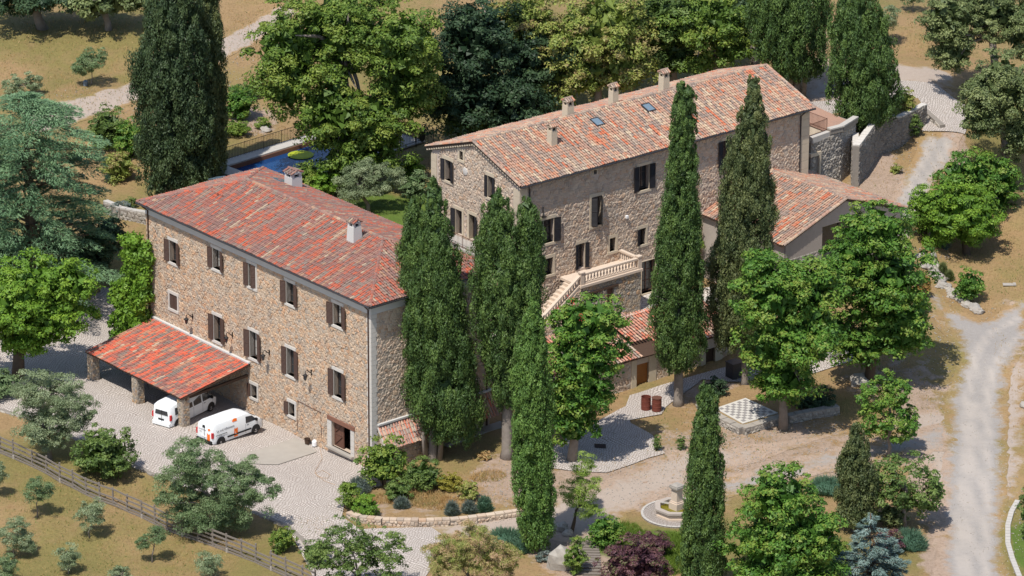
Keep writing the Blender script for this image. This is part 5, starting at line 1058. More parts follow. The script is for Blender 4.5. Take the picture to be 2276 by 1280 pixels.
cypress('wide cypress behind the far gable of the tall house', (1772, 205), [(-90, 1700, 1790), (0, 1668, 1830), (70, 1672, 1838), (120, 1690, 1835), (165, 1715, 1812)], 'leaf_cypress', tuft=.5, tr=.35, zb=9.3, leaf=.14, stems=3)
# broadleaved trees
tree('oak_tree', 'huge spreading green tree shading the swimming pool', 'tree', (775, 405), [(640, 130, 95, 125, 0), (760, 70, 130, 110, 2), (890, 100, 95, 100, 0), (738, 245, 95, 95, -1), (830, 290, 80, 110, -1), (900, 190, 80, 90, 1), (638, 185, 58, 75, -1), (790, 350, 85, 40, -1)], 'leaf_oak', leaf=.21, rc=.85, tr=.5, zb=3.8, limbs=10, lump=.2)
tree('oak_tree', 'dark shadowy tree left of the yellowish ones behind the tall house', 'tree', (1085, 310), [(1060, 90, 110, 110, 0), (1030, 210, 95, 90, -1), (1130, 220, 110, 85, 0), (1200, 130, 80, 80, 2)], 'leaf_dark', leaf=.22, rc=.9, tr=.4, zb=5.4, lump=.22)
tree('young_tree', 'dark bush-like tree behind the near gable of the tall house', 'tree', (1010, 318), [(1020, 275, 45, 35, 0), (1090, 280, 50, 35, 0)], 'leaf_shrub', leaf=.18, rc=.6, tr=.15, zb=5.2)
tree('oak_tree', 'yellow-green tree above the first chimney of the tall house', 'tree', (1170, 240), [(1160, 60, 85, 95, 0), (1185, 140, 70, 60, 0)], 'leaf_yellow', leaf=.2, rc=.75, tr=.3, zb=7, lump=.22)
tree('oak_tree', 'olive-brown tree between the middle chimneys of the tall house', 'tree', (1330, 250), [(1330, 60, 115, 95, 0), (1290, 150, 85, 75, 0), (1390, 140, 70, 70, 0)], 'leaf_yellow', leaf=.2, rc=.72, tr=.3, zb=7.2, lump=.25, tonevar=.4)
tree('oak_tree', 'dark green tree behind the tallest chimney of the tall house', 'tree', (1500, 190), [(1490, 60, 80, 90, 0), (1440, 20, 70, 60, 2), (1500, 130, 45, 45, 0)], 'leaf_shrub', leaf=.2, rc=.75, tr=.3, zb=8.4, lump=.22)
tree('oak_tree', 'bright leafy tree beyond the roof ridge of the tall house', 'tree', (1590, 190), [(1580, 40, 90, 75, 0), (1620, 95, 60, 55, 0), (1550, 140, 40, 30, 0)], 'leaf_oak', leaf=.2, rc=.72, tr=.3, zb=8.8, lump=.25)
tree('oak_tree', 'dark tree at the top edge behind the far gable', 'tree', (1680, 140), [(1660, 20, 70, 70, 3)], 'leaf_dark', leaf=.2, rc=.8, tr=.3, zb=9.6)
tree('holm_oak', 'grey-green evergreen oak at the top right corner', 'tree', (2215, 200), [(2110, 50, 60, 75, 0), (2200, 20, 90, 80, 2), (2120, 120, 50, 40, 0), (2270, 60, 50, 70, 0)], 'leaf_holm', leaf=.15, rc=.6, tr=.35, zb=9, lump=.18)
tree('holm_oak', 'dense grey-green evergreen oak beside the paved bend of the drive', 'tree', (2235, 360), [(2225, 200, 80, 90, 0), (2180, 250, 50, 60, -1), (2260, 290, 50, 70, 0)], 'leaf_holm', leaf=.15, rc=.6, tr=.35, zb=6.5, lump=.18)
tree('walnut_tree', 'mid-green leafy tree right of the uphill track', 'tree', (2190, 480), [(2150, 400, 75, 65, 0), (2215, 410, 58, 65, 1)], 'leaf_chestnut', leaf=.18, rc=.6, tr=.25, zb=3.6, lump=.2)
tree('hazel_bush', 'yellow-green bush at the foot of the uphill track', 'shrub', (2070, 540), [(2065, 460, 45, 50, 0), (2085, 510, 35, 38, 0)], 'leaf_lime', leaf=.14, rc=.45, tr=.12, lump=.2)
tree('mulberry_tree', 'bright green clipped round tree casting a shadow on dry grass', 'tree', (2150, 566), [(2135, 470, 95, 58, 0), (2160, 512, 60, 30, 0)], 'leaf_lime', leaf=.15, rc=.45, tr=.28, lump=.10, bark='bark_brown')
tree('chestnut_tree', 'large horse chestnut in front of the gabled wing, nearest the track fork', 'tree', (1930, 852), [(1945, 515, 88, 62, 0), (1975, 620, 112, 90, 0), (1990, 720, 98, 75, 0), (1890, 600, 70, 80, -1), (1920, 770, 70, 50, 0), (1860, 740, 30, 60, 0)], 'leaf_chestnut', leaf=.2, rc=.62, tr=.34, lump=.24, bark='bark_brown')
tree('chestnut_tree', 'large horse chestnut shading the chessboard terrace', 'tree', (1742, 955), [(1720, 650, 92, 72, 0), (1800, 640, 80, 70, 1), (1750, 750, 112, 82, 0), (1740, 840, 78, 56, 0), (1690, 590, 45, 45, 0), (1812, 730, 60, 70, 0)], 'leaf_chestnut', leaf=.2, rc=.62, tr=.30, lump=.24)
tree('chestnut_tree', 'horse chestnut growing through the cobbled path below the stair', 'tree', (1270, 1024), [(1310, 715, 80, 58, 0), (1300, 790, 95, 62, 0), (1290, 870, 82, 60, 0), (1275, 940, 55, 50, 0)], 'leaf_chestnut', leaf=.2, rc=.6, tr=.3, lump=.26, zb=.25)
tree('chestnut_tree', 'chestnut at the bottom edge left of the cone-shaped cypress', 'tree', (1745, 1345), [(1735, 1110, 80, 70, 0), (1720, 1200, 105, 75, 0), (1800, 1190, 75, 75, 0), (1740, 1270, 120, 60, 0)], 'leaf_chestnut', leaf=.19, rc=.55, tr=.28, lump=.24, tonevar=.4)
tree('young_tree', 'loose-limbed young tree standing at the edge of the gravel crossroads', 'tree', (1972, 1015), [(1950, 875, 42, 48, 0), (2000, 870, 25, 35, 0), (1985, 940, 58, 50, 0), (1940, 940, 40, 35, 0)], 'leaf_chestnut', leaf=.17, rc=.42, tr=.13, lump=.25, core=False, inner=.35)
tree('plum_tree', 'low spreading tree beside the ruts of the gravel road', 'tree', (2010, 1170), [(2010, 1075, 85, 62, 0), (2060, 1095, 38, 50, 0), (1965, 1060, 45, 45, 0)], 'leaf_shrub', leaf=.17, rc=.45, tr=.16, lump=.22, core=False, inner=.4, tonevar=.4)
tree('lime_tree', 'bright green broad tree at the left edge beside the cobbled yard', 'tree', (40, 842), [(60, 640, 95, 68, 0), (155, 630, 55, 55, 0), (10, 690, 90, 60, -1), (120, 700, 85, 50, 0), (60, 745, 80, 32, 0)], 'leaf_lime', leaf=.2, rc=.6, tr=.42, zb=.1, lump=.24, bark='bark_brown')
tree('oak_tree', 'tree casting deep shade on the far meadow, left of its pair', 'tree', (95, 60), [(60, -25, 110, 45, 0), (160, -20, 80, 40, 0)], 'leaf_dark', leaf=.24, rc=.9, tr=.4, zb=6.6, lump=.2)
tree('oak_tree', 'tree casting deep shade on the far meadow, right of its pair', 'tree', (242, 72), [(230, -5, 90, 45, 0), (300, -10, 50, 35, 0)], 'leaf_holm', leaf=.24, rc=.9, tr=.3, zb=6.6, lump=.2)
tree('evergreen_tree', 'dark evergreen in deep shade between the cedar and the vine', 'tree', (215, 640), [(205, 560, 50, 60, 0), (240, 520, 35, 45, 1)], 'leaf_dark', leaf=.18, rc=.6, tr=.2, zb=.9, lump=.2)
tree('evergreen_tree', 'dark evergreen under the lower boughs of the cedar', 'tree', (110, 640), [(95, 560, 70, 50, 2), (20, 570, 50, 45, 2)], 'leaf_dark', leaf=.18, rc=.6, tr=.2, zb=.9, lump=.2)
# blue cedar and spruce
def cedar(label, bpx, zb, px_c, py_top, py_bot, rw, n_=330):
    base = at(bpx[0], bpx[1], zb); pl = V3(base[0], base[1], 0); tp = onplane(px_c, py_top, pl, V3(0, -1, 0)); bt = onplane(px_c, py_bot, pl, V3(0, -1, 0)); R = rw / ppm(base); H0 = base[2] + 1.8; Ht = tp[2]
    r = np.random.default_rng(21); Vs = []; Ts = []; wd = MB(); wd.tube([base - Zv * .3, (base + tp) / 2, tp - Zv * 1.0], [.42, .3, .08], 9); cx_ = V3(tp[0], base[1], 0)
    for i in range(n_):
        f = r.random() ** 1.05; z = H0 + (Ht - H0) * f; Rz = R * math.sqrt(max(.02, 1 - (f * .97) ** 2.2)) * (.86 + .14 * math.cos(7 * f)); a = r.uniform(0, 6.283); d = V3(math.cos(a), math.sin(a), 0); sd = V3(-d[1], d[0], 0)
        rr_ = Rz * math.sqrt(r.uniform(.06, .95)); c = cx_ + d * rr_ + Zv * (z + (Rz - rr_) * .12 - base[2] * 0); L = r.uniform(1.3, 2.3); W_ = r.uniform(.7, 1.2); tilt = r.uniform(.12, .38); k = int(330 * L * W_ / 1.6)
        ls = r.uniform(-1, 1, k); ws = r.uniform(-1, 1, k) * np.sqrt(np.clip(1 - (ls * .95) ** 2, 0, 1)); P_ = c + (ls * L * .8)[:, None] * (d - Zv * tilt) + (ws * W_)[:, None] * sd - Zv * (.16 * ws ** 2 + .14 * np.maximum(ls, 0) ** 2)[:, None] + r.normal(size=(k, 3)) * (.04, .04, .07)
        v, tt = quads(P_, Zv + r.normal(size=(k, 3)) * .42, .12 * r.uniform(.7, 1.4, k), .3, r.uniform(.2, .8) + r.normal(size=k) * .2, up=d + sd * np.sign(ws)[:, None] * .8 - Zv * .3); Vs.append(v); Ts.append(tt)
        if i % 3 == 0: wd.tube([V3(cx_[0], cx_[1], z - .6), c - d * L * .5 - Zv * .1, c + d * L * .3 - Zv * .1], [.12, .07, .02], 5)
    return plant('cedar_tree', label, 'conifer tree', base, np.vstack(Vs), np.concatenate(Ts), 'leaf_cedar', wood=wd)
cedar('large blue-green cedar with drooping layered boughs at the left edge', (85, 665), .8, 55, 222, 600, 232)
conifer('blue_spruce', 'silvery blue young cedar at the bottom right among shrubs', (1935, 1335), 1140, 118, 'leaf_spruce', tiers=9, per=9, zb=-.2, leaf=.12, lowf=.1, fan=.4, tr=.12, droop=.02, seed=8, nd=1.3)
conifer('blue_spruce', 'small silvery blue sapling right of the larger blue one', (1985, 1320), 1192, 55, 'leaf_spruce', tiers=6, per=7, zb=-.2, leaf=.1, lowf=.1, fan=.45, tr=.07, seed=12, nd=1.3)
tree('pine_tree', 'feathery light green young pine beside the foreground cypress', 'tree', (1268, 1185), [(1298, 1035, 22, 34, 0), (1302, 1085, 40, 36, 0), (1268, 1100, 30, 30, 0), (1310, 1135, 30, 22, 0)], 'leaf_pine', leaf=.2, rc=.4, tr=.12, core=False, asp=.13, inner=.5, lump=.35, jag=.9, leafdens=.55, dens=.9, bark='bark_brown')
# olives
def olive(label, bpx, lobes, mat='leaf_olive', tr=.16, zb=None, leaf=.11, rc=.42, group=None, core=False, **kw):
    kk = dict(asp=.33, lump=.28, inner=.45, jag=.9, upb=.3, leafdens=.8, dens=.9); kk.update(kw); return tree('olive_tree', label, 'olive tree', bpx, lobes, mat, leaf, rc, tr, zb, group, 7, 'bark_grey', core, **kk)
olive('old grey-green olive in front of the carport', (112, 1022), [(75, 870, 45, 42, 0), (130, 880, 62, 48, 0), (165, 925, 50, 42, 0), (95, 940, 70, 38, 0), (110, 975, 45, 25, 0)], leaf=.13, rc=.5, leafdens=1., dens=1.1)
olive('wide dark olive overhanging the wooden fence in front of the yard', (440, 1195), [(425, 1030, 55, 48, 0), (400, 1100, 50, 60, 0), (490, 1070, 60, 60, 0), (560, 1080, 52, 62, 0), (500, 1130, 70, 50, 0), (440, 1150, 60, 38, 0)], 'leaf_olive_green', leaf=.13, rc=.5, leafdens=1., dens=1.1)
olive('silvery olive on the lawn between the two houses', (820, 470), [(795, 410, 45, 38, 0), (850, 395, 45, 35, 0), (820, 375, 30, 20, 0)], zb=3.3, leaf=.12, rc=.45, leafdens=1.1, dens=1.2)
for i, (b, l, lab) in enumerate([((82, 1150), [(87, 1090, 32, 30)], 'young round olive below the fence, topmost of the orchard'), ((200, 1196), [(202, 1146, 30, 32)], 'young olive with upright crown below the middle of the fence'), ((32, 1238), [(35, 1188, 36, 34), (60, 1210, 22, 20)], 'young olive near the left edge of the orchard'),
        ((338, 1252), [(318, 1208, 18, 18), (350, 1190, 20, 25)], 'thin forked olive sapling with bare stems'), ((150, 1275), [(148, 1238, 28, 28)], 'young olive close to the bottom edge, centre of the orchard'), ((462, 1290), [(462, 1255, 30, 25)], 'young olive at the bottom edge below the fence bend'),
        ((5, 1300), [(8, 1262, 32, 28)], 'young olive in the bottom left corner'), ((265, 1300), [(268, 1276, 26, 16)], 'young olive top just showing at the bottom edge'), ((-12, 1105), [(-8, 1050, 22, 30)], 'young olive cut by the left edge'), ((200, 190), [(205, 135, 35, 25), (180, 150, 22, 20)], 'lone olive on the far meadow above the path'),
        ((52, 215), [(30, 190, 24, 22), (72, 185, 22, 22)], 'grey scrubby olive at the left end of the far path'), ((1975, 103), [(1972, 45, 28, 28)], 'small grey olive right of the stout rounded cypress'), ((2028, 25), [(2028, -8, 30, 18)], 'olive at the top edge right of the stout cypress')]):
    olive(lab, b, l, 'leaf_olive' if i % 3 else 'leaf_olive_green', tr=.05, leaf=.1 if i < 9 else .13, rc=.3, leafdens=.9, dens=1.2, group='young olives')
# climbers and shrubs
def on_wall_foliage(name, label, fr, s0, s1, z0, z1, mat, thick=.8, cat='climbing plant', rc=.45, leaf=.15):
    c = Pw(fr, (s0 + s1) / 2, (z0 + z1) / 2, thick * .45); u_, n_ = fr[1], fr[2]; base = V3(c[0], c[1], z0); K = int((s1 - s0) * (z1 - z0) / (rc * rc) * 2.2)
    s_ = rng.uniform(s0, s1, K); z_ = rng.uniform(z0, z1, K); d_ = rng.uniform(.1, thick, K); CC = fr[0] * V3(1, 1, 0) + s_[:, None] * u_ + d_[:, None] * n_ + z_[:, None] * V3(0, 0, 1)
    per = 46; E_ = sph(K * per).reshape(K, per, 3) + n_ * .5 + V3(0, 0, .4); E_ /= np.linalg.norm(E_, axis=2, keepdims=True); P_ = CC[:, None] + E_ * rc * rng.uniform(.5, 1.1, (K, per, 1))
    v, t_ = quads(P_.reshape(-1, 3), (E_ + rng.normal(size=E_.shape) * .5).reshape(-1, 3), leaf * rng.uniform(.7, 1.3, K * per), .65, np.repeat(rng.uniform(.2, .8, K), per) + rng.normal(size=K * per) * .15)
    return plant(name, label, cat, base, v, t_, mat, part='foliage')
on_wall_foliage('climbing_vine', 'bright green vine climbing the left corner of the farmhouse', (fSW[0], fSW[1], fSW[2]), -2.9, 1.0, 0, 5.6, 'leaf_lime', 1.5)
on_wall_foliage('climbing_vine', 'yellow-tipped upper shoots of vine under the farmhouse eave', (fSW[0], fSW[1], fSW[2]), -1.9, .9, 5.2, 9.6, 'leaf_lime', 1.0)
on_wall_foliage('creeper', 'green creeper on the wing wall seen between two tall cypresses', (lw * V3(1, 1, 0) - nw * D0 + nw * .3, nw, -uw), -.4, 2.6, 2.8, 7.8, 'leaf_chestnut', .9, leaf=.13)
SH = [('laurel_bush', 'large glossy dark green bush left of the fence in front of the yard', (235, 1060), 68, 112, 'leaf_shrub', .14, .42, {}), ('fig_bush', 'big-leaved bush at the corner of the farmhouse by the garden bed', (850, 1078), 52, 105, 'leaf_oak', .17, .4, dict(inner=.4, lump=.3)),
      ('garden_shrub', 'dark rounded shrub between the big-leaved bush and the yellow dome', (942, 1088), 42, 70, 'leaf_shrub', .11, .32, {}), ('garden_shrub', 'low dark shrub in the middle of the garden bed', (888, 1110), 30, 45, 'leaf_shrub', .1, .28, {}),
      ('clipped_dome', 'yellow-green clipped dome in the garden bed', (1003, 1090), 30, 42, 'leaf_gold', .07, .22, dict(lump=.04, stem=False)), ('variegated_shrub', 'pale variegated shrub right of the yellow dome', (1040, 1108), 25, 40, 'leaf_yellow', .1, .25, {}),
      ('garden_shrub', 'light green shrub at the left tip of the garden bed', (775, 1130), 25, 60, 'leaf_grass', .1, .3, {}), ('garden_shrub', 'light green shrub on the wall at the lower left of the bed', (817, 1148), 29, 50, 'leaf_lime', .1, .3, {}),
      ('bay_bush', 'ball-shaped dark green bush beside the uphill track', (2025, 302), 22, 50, 'leaf_shrub', .09, .25, dict(lump=.06)), ('broom_bush', 'yellowish upright bush at the top of the retaining wall', (2008, 255), 26, 58, 'leaf_yellow', .13, .3, dict(zb=8.9)),
      ('fig_bush', 'open rounded bush on dry grass above the boulder edging', (2152, 668), 34, 70, 'leaf_chestnut', .13, .28, dict(inner=.5, lump=.25)), ('garden_shrub', 'pale dry shrub beside the uphill track', (1993, 385), 14, 22, 'leaf_yellow', .1, .2, {}),
      ('garden_shrub', 'bushy shrub by the near wall left of the big cypress', (240, 330), 45, 90, 'leaf_shrub', .15, .42, dict(inner=.4)), ('garden_shrub', 'brownish shrub under the left big cypress', (265, 400), 40, 65, 'leaf_yellow', .14, .4, {}), ('garden_shrub', 'green thicket left of the big cypress trunk', (295, 345), 40, 80, 'leaf_chestnut', .15, .4, {}),
      ('garden_shrub', 'tall garden shrub right of the slimmer back cypress', (532, 265), 38, 70, 'leaf_chestnut', .14, .4, {}), ('broom_bush', 'low spreading green bush above the pool path', (526, 302), 30, 36, 'leaf_grass', .1, .3, {}), ('broom_bush', 'small green tussock bush on the pool bank', (583, 284), 18, 22, 'leaf_grass', .1, .22, {}),
      ('garden_shrub', 'low hedge patch on the slope above the pool', (545, 215), 40, 30, 'leaf_shrub', .12, .3, {}), ('fig_bush', 'light green bush at the pool end behind the farmhouse ridge', (690, 420), 45, 62, 'leaf_oak', .16, .4, dict(inner=.35)), ('fig_bush', 'yellow-green bush beside the back chimney', (725, 438), 32, 70, 'leaf_lime', .14, .35, {}),
      ('garden_shrub', 'green shrub beside the near gable of the tall house', (915, 400), 28, 55, 'leaf_lime', .13, .32, {}), ('garden_shrub', 'grey-green shrub at the foot of the near gable', (920, 440), 30, 60, 'leaf_olive_green', .12, .35, {}), ('garden_shrub', 'dark evergreen in front of the massive cypress foot', (400, 432), 45, 75, 'leaf_cypress_dark', .13, .45, {}),
      ('garden_shrub', 'small green ball shrub left of the farmhouse eave', (292, 462), 12, 24, 'leaf_shrub', .09, .22, {}), ('garden_shrub', 'grey shrub behind the left corner of the farmhouse', (275, 480), 28, 35, 'leaf_lavender', .1, .3, {}),
      ('smoke_bush', 'large purple-leaved bush at the bottom edge', (1410, 1300), 82, 110, 'leaf_purple', .11, .32, dict(inner=.4, lump=.2, tonevar=.45)), ('smoke_bush', 'upper spray of purple-leaved bush near the fountain', (1452, 1235), 40, 58, 'leaf_purple', .1, .28, dict(inner=.4)),
      ('myrtle_bush', 'green bush with red-tinged tips left of the purple bush', (1345, 1212), 42, 68, 'leaf_chestnut', .12, .32, dict(inner=.4, lump=.25)), ('box_bush', 'upright small green bush beside the grey boulder', (1280, 1275), 22, 82, 'leaf_oak', .1, .26, {}),
      ('garden_shrub', 'low green shrub beneath the blue conifers', (1850, 1260), 60, 60, 'leaf_oak', .12, .35, {}), ('barberry', 'dark red shrub between the blue conifers', (1975, 1232), 34, 55, 'leaf_purple', .1, .28, dict(inner=.4)), ('garden_shrub', 'dusty green shrub above the dark red one', (1985, 1165), 36, 50, 'leaf_holm', .12, .32, {}),
      ('garden_shrub', 'green hedge end at the right edge of the picture', (2290, 1195), 28, 110, 'leaf_shrub', .11, .35, {}), ('garden_shrub', 'rust-coloured shrub right of the nearest chestnut', (2045, 655), 22, 42, 'leaf_rust', .12, .25, {}), ('garden_shrub', 'vivid lime shrub under the rust-coloured one', (2045, 690), 20, 30, 'leaf_lime', .12, .22, {}),
      ('garden_shrub', 'wispy shrub at the foot of the fence by the bottom', (630, 1225), 30, 60, 'leaf_oak', .12, .28, dict(inner=.5)), ('garden_shrub', 'dark hedge behind the chessboard terrace wall', (1810, 905), 52, 45, 'leaf_dark', .12, .35, {}), ('garden_shrub', 'dark shrub against the outbuilding door', (1592, 885), 24, 48, 'leaf_dark', .11, .3, {}),
      ('rose_bush', 'small rose bush with a red bloom at the tip of the cobbles', (1461, 1002), 9, 35, 'leaf_shrub', .08, .16, {}), ('rose_bush', 'small leafy rose bush on the bare lawn', (1514, 1000), 10, 32, 'leaf_shrub', .08, .16, dict(inner=.5)), ('garden_shrub', 'grassy weeds beside the shaded cypress trunk', (1075, 1020), 18, 18, 'leaf_straw', .1, .2, {}),
      ('garden_shrub', 'blue-green cut-leaved plant at the foot of the foreground cypress', (1208, 1246), 18, 22, 'leaf_lavender', .1, .2, {}), ('garden_shrub', 'shrub filling the left edge behind the olive', (-10, 880), 50, 60, 'leaf_olive_green', .14, .4, {}), ('garden_shrub', 'thin leafy shoots by the orchard fence end', (700, 1250), 30, 50, 'leaf_shrub', .11, .3, dict(inner=.5))]
for nm, lab, b, rw_, rh_, mt, lf_, rc_, kw in SH:
    shrub(nm, lab, b, rw_, rh_, mt, lf_, rc_, **kw)
tree('elder_tree', 'ragged open shrub with dark sprays at the bottom in front of the cobbles', 'shrub', (790, 1320), [(770, 1200, 62, 42, 0), (850, 1215, 60, 45, 0), (720, 1235, 40, 40, 0), (800, 1265, 90, 35, 0)], 'leaf_shrub', leaf=.12, rc=.32, tr=.1, core=False, inner=.5, lump=.35, dens=.8, leafdens=.8, tonevar=.4)
tree('tamarisk', 'feathery pinkish tamarisk at the bottom centre', 'shrub', (1040, 1330), [(990, 1235, 48, 45, 0), (1060, 1215, 60, 48, 0), (1120, 1245, 45, 38, 0), (1040, 1270, 90, 28, 0)], 'leaf_tamarisk', leaf=.17, rc=.4, tr=.08, core=False, inner=.5, lump=.3, asp=.18, dens=.9, leafdens=1.1, tonevar=.45, jag=.9)
for i, (b, rw_, rh_, mt, lab) in enumerate([((1005, 1143), 16, 32, 'leaf_lavender', 'lavender cushion on the garden wall, left of three'), ((1043, 1138), 17, 28, 'leaf_lavender', 'lavender cushion on the garden wall, middle of three'), ((1077, 1135), 18, 36, 'leaf_juniper', 'lavender cushion on the garden wall, right of three'), ((893, 1128), 18, 26, 'leaf_lavender', 'lavender tuft on the wall behind the dark shrub'),
        ((797, 1095), 26, 42, 'leaf_lavender', 'grey-green lavender beside the big-leaved bush'), ((1125, 1205), 46, 38, 'leaf_juniper', 'spreading blue-green juniper left of the foreground cypress'), ((1160, 1225), 22, 24, 'leaf_juniper', 'low blue-green juniper end at the cypress foot'), ((2020, 1215), 42, 48, 'leaf_juniper', 'blue-green juniper cushion at the road edge'),
        ((1840, 1090), 48, 38, 'leaf_juniper', 'low blue-green ground juniper behind the cone-shaped cypress'), ((2098, 550), 14, 40, 'leaf_lavender', 'grey-green grass plume beside the clipped round tree'), ((2095, 610), 10, 28, 'leaf_holm', 'grass tuft above the boulders, upper one'), ((2110, 622), 9, 22, 'leaf_holm', 'grass tuft above the boulders, lower one')]):
    spiky('lavender_bush' if 'lavender' in lab else ('juniper' if 'juniper' in lab else 'grass_tuft'), lab, b, rw_, rh_, mt, n=2200 if rw_ > 30 else 1300, ln=.2, wd=.16, cat='plant')
# grasses as ground cover
def grass_patch(name, blobs, mat, n, ln, lab=None, wd=.10):
    P_ = []
    for (px, py, rx, ry) in blobs:
        c = gp(px, py); k = ppm(c); m_ = int(n * rx * ry / 1000); a = rng.uniform(0, 2 * math.pi, m_); q = np.sqrt(rng.random(m_)); xx = c[0] + np.cos(a) * q * rx / k; yy = c[1] + np.sin(a) * q * ry / k / .37; P_.append(np.stack([xx, yy, TzA(xx, yy) + ln * .5], 1))
    P_ = np.vstack(P_); m_ = len(P_); up = V3(0, 0, 1) + rng.normal(size=(m_, 3)) * .45; v, t_ = quads(P_, np.cross(up, sph(m_)), ln * rng.uniform(.5, 1.3, m_), wd, .5 + smooth_noise(P_, 9, 1.) * .3 + rng.normal(size=m_) * .2, up=up)
    me = bpy.data.meshes.new(name); fast_arr(me, v, np.arange(len(v), dtype=np.int32), np.full(m_, 3, np.int32)); me.attributes.new('tone', 'FLOAT', 'FACE').data.foreach_set('value', t_.astype(np.float32)); me.materials.append(M[mat])
    o = link(name, me); o['kind'] = 'stuff'; 
    if lab: o['label'] = lab
grass_patch('bed_grass', [(925, 1110, 70, 18), (975, 1120, 60, 14), (1085, 1060, 40, 12), (850, 1110, 40, 12)], 'leaf_straw', 1500, .2, 'dry straw-coloured grass in the garden bed')
grass_patch('green_grass', [(1400, 1205, 60, 25), (1440, 1250, 70, 30), (1490, 1240, 40, 35), (1385, 1180, 40, 15), (1500, 1205, 45, 18)], 'leaf_grass', 1700, .22, 'lush green grass around the purple bush')
grass_patch('meadow_grass', [(220, 1180, 320, 90), (60, 1060, 90, 40), (440, 1240, 140, 40)], 'leaf_straw', 330, .07, 'short dry orchard grass', .2)
grass_patch('meadow_tufts', [(2210, 560, 100, 60), (2150, 660, 60, 30), (1990, 830, 60, 30), (700, 1170, 90, 20)], 'leaf_straw', 330, .07, 'short dry grass beside the tracks', .2)
grass_patch('far_grass', [(150, 150, 250, 90), (560, 90, 80, 50), (620, 290, 90, 20), (560, 30, 80, 30), (2080, 90, 80, 40)], 'leaf_straw', 120, .13, 'dry grass of the far meadow', .2)

# ================================================================ GARDEN AND YARD OBJECTS
# wooden post-and-rail fence
fpx = [(0, 1006), (30, 1018), (72, 1037), (103, 1052), (133, 1070), (163, 1084), (192, 1100), (222, 1112), (252, 1122), (282, 1136), (315, 1150), (345, 1165), (372, 1178), (405, 1190), (440, 1202), (473, 1214), (504, 1225), (537, 1238), (568, 1251), (602, 1266), (636, 1281), (672, 1296), (700, 1310)]
fpx = [(-60, 982), (-30, 994)] + fpx
fp = [gp(*q) for q in fpx]; fence = thing('wooden_fence', tuple(fp[10]), 'weathered grey post-and-rail fence running along the top of the olive orchard', 'fence')
for i, p in enumerate(fp):
    h = random.uniform(1.28, 1.5); obj('post', MB().tube([p - Zv * .3, p + V3(random.uniform(-.05, .05), random.uniform(-.05, .05), h)], [.085, .07], 6), 'wood_grey', fence)
    if i % 3 == 0: obj('footing', MB().tube([p + V3(.03, -.12, -.1), p + V3(.03, -.12, .28)], .09, 7), 'concrete', fence)
for a, b in zip(fp[:-1], fp[1:]):
    for hh in (.25, .58, .92, 1.25):
        if random.random() < .03: continue
        j = lambda: random.uniform(-.04, .04); d = (b - a) / np.linalg.norm(b - a)
        obj('rail', MB().bar(a - d * .1 + Zv * (hh + j()) + V3(0, -.06, 0), b + d * .1 + Zv * (hh + j()) + V3(0, -.06, 0), .045, .125), 'wood_grey', fence)
    obj('kick_board', MB().bar(a + Zv * .06 + V3(0, -.1, 0), b + Zv * .06 + V3(0, -.1, 0), .06, .12), 'wood_grey', fence)
# dry stone walls of the garden
def wall_along(name, px, h, label, thick=.45, **kw):
    P_ = [gp(*q) for q in px]; return rubble_wall(name, P_, [Tz(*p[:2]) + h for p in P_], [Tz(*p[:2]) - .1 for p in P_], label, 'wall', thick, **kw)
wall_along('garden_wall', [(775, 1150), (800, 1160), (850, 1166), (930, 1168), (1000, 1166), (1060, 1160), (1120, 1152), (1155, 1146)], .38, 'low curved dry stone wall edging the garden bed', seed=201, stone='stone_pink', cop=2, size=(.3, .2))
wall_along('garden_wall', [(1555, 905), (1600, 940), (1650, 965), (1700, 950), (1735, 938)], .45, 'low dry stone wall in front of the chessboard', seed=211, stone='stone_grey', cop=2, size=(.36, .2), thick=.6)
wall_along('garden_wall', [(1750, 940), (1800, 930), (1862, 918)], .55, 'low dry stone wall right of the chestnut trunk', seed=214, stone='stone_grey', cop=2, size=(.36, .2), thick=.6)
slab('raised_terrace', [gp(1560, 900), gp(1648, 958), gp(1735, 935), gp(1858, 912), gp(1790, 868), gp(1650, 862)], .62 + .25, 'dry_ground', .8)
wall_along('boundary_wall', [(235, 470), (270, 486), (345, 500)], .9, 'low grey stone wall behind the left corner of the farmhouse', seed=221, size=(.4, .28))
wall_along('boundary_wall', [(2058, 252), (2095, 285)], .3, 'short broken wall end at the top of the uphill track', seed=231, cop=False, size=(.4, .28))
wall_along('edging_kerb', [(0, 912), (60, 930), (150, 968), (310, 1042), (360, 1064)], .12, 'long low stone kerb between the cobbled yard and the grass', thick=.3, seed=241, cop=False, size=(.5, .2), limit=120)
wall_along('edging_kerb', [(560, 1138), (640, 1172), (672, 1200), (700, 1250)], .12, 'short stone kerb at the lower right edge of the cobbled yard', thick=.3, seed=242, cop=False, size=(.5, .2), limit=60)
# curb at the bottom right
cb_ = [gp(*q) for q in [(2262, 1115), (2248, 1140), (2240, 1170), (2240, 1210), (2250, 1245), (2268, 1290)]]; kb_ = thing('path_edging', tuple(cb_[2]), 'curved pale stone edging strip at the right edge by the hedge', 'edging')
for a, b in zip(cb_[:-1], cb_[1:]):
    k = max(1, int(np.linalg.norm(b - a) / .45))
    for j in range(k): p = a + (b - a) * (j + .04) / k; q = a + (b - a) * (j + .96) / k; obj('kerb_stone', MB().bar(p + Zv * .08, q + Zv * .08, .36, .14), 'coping', kb_)
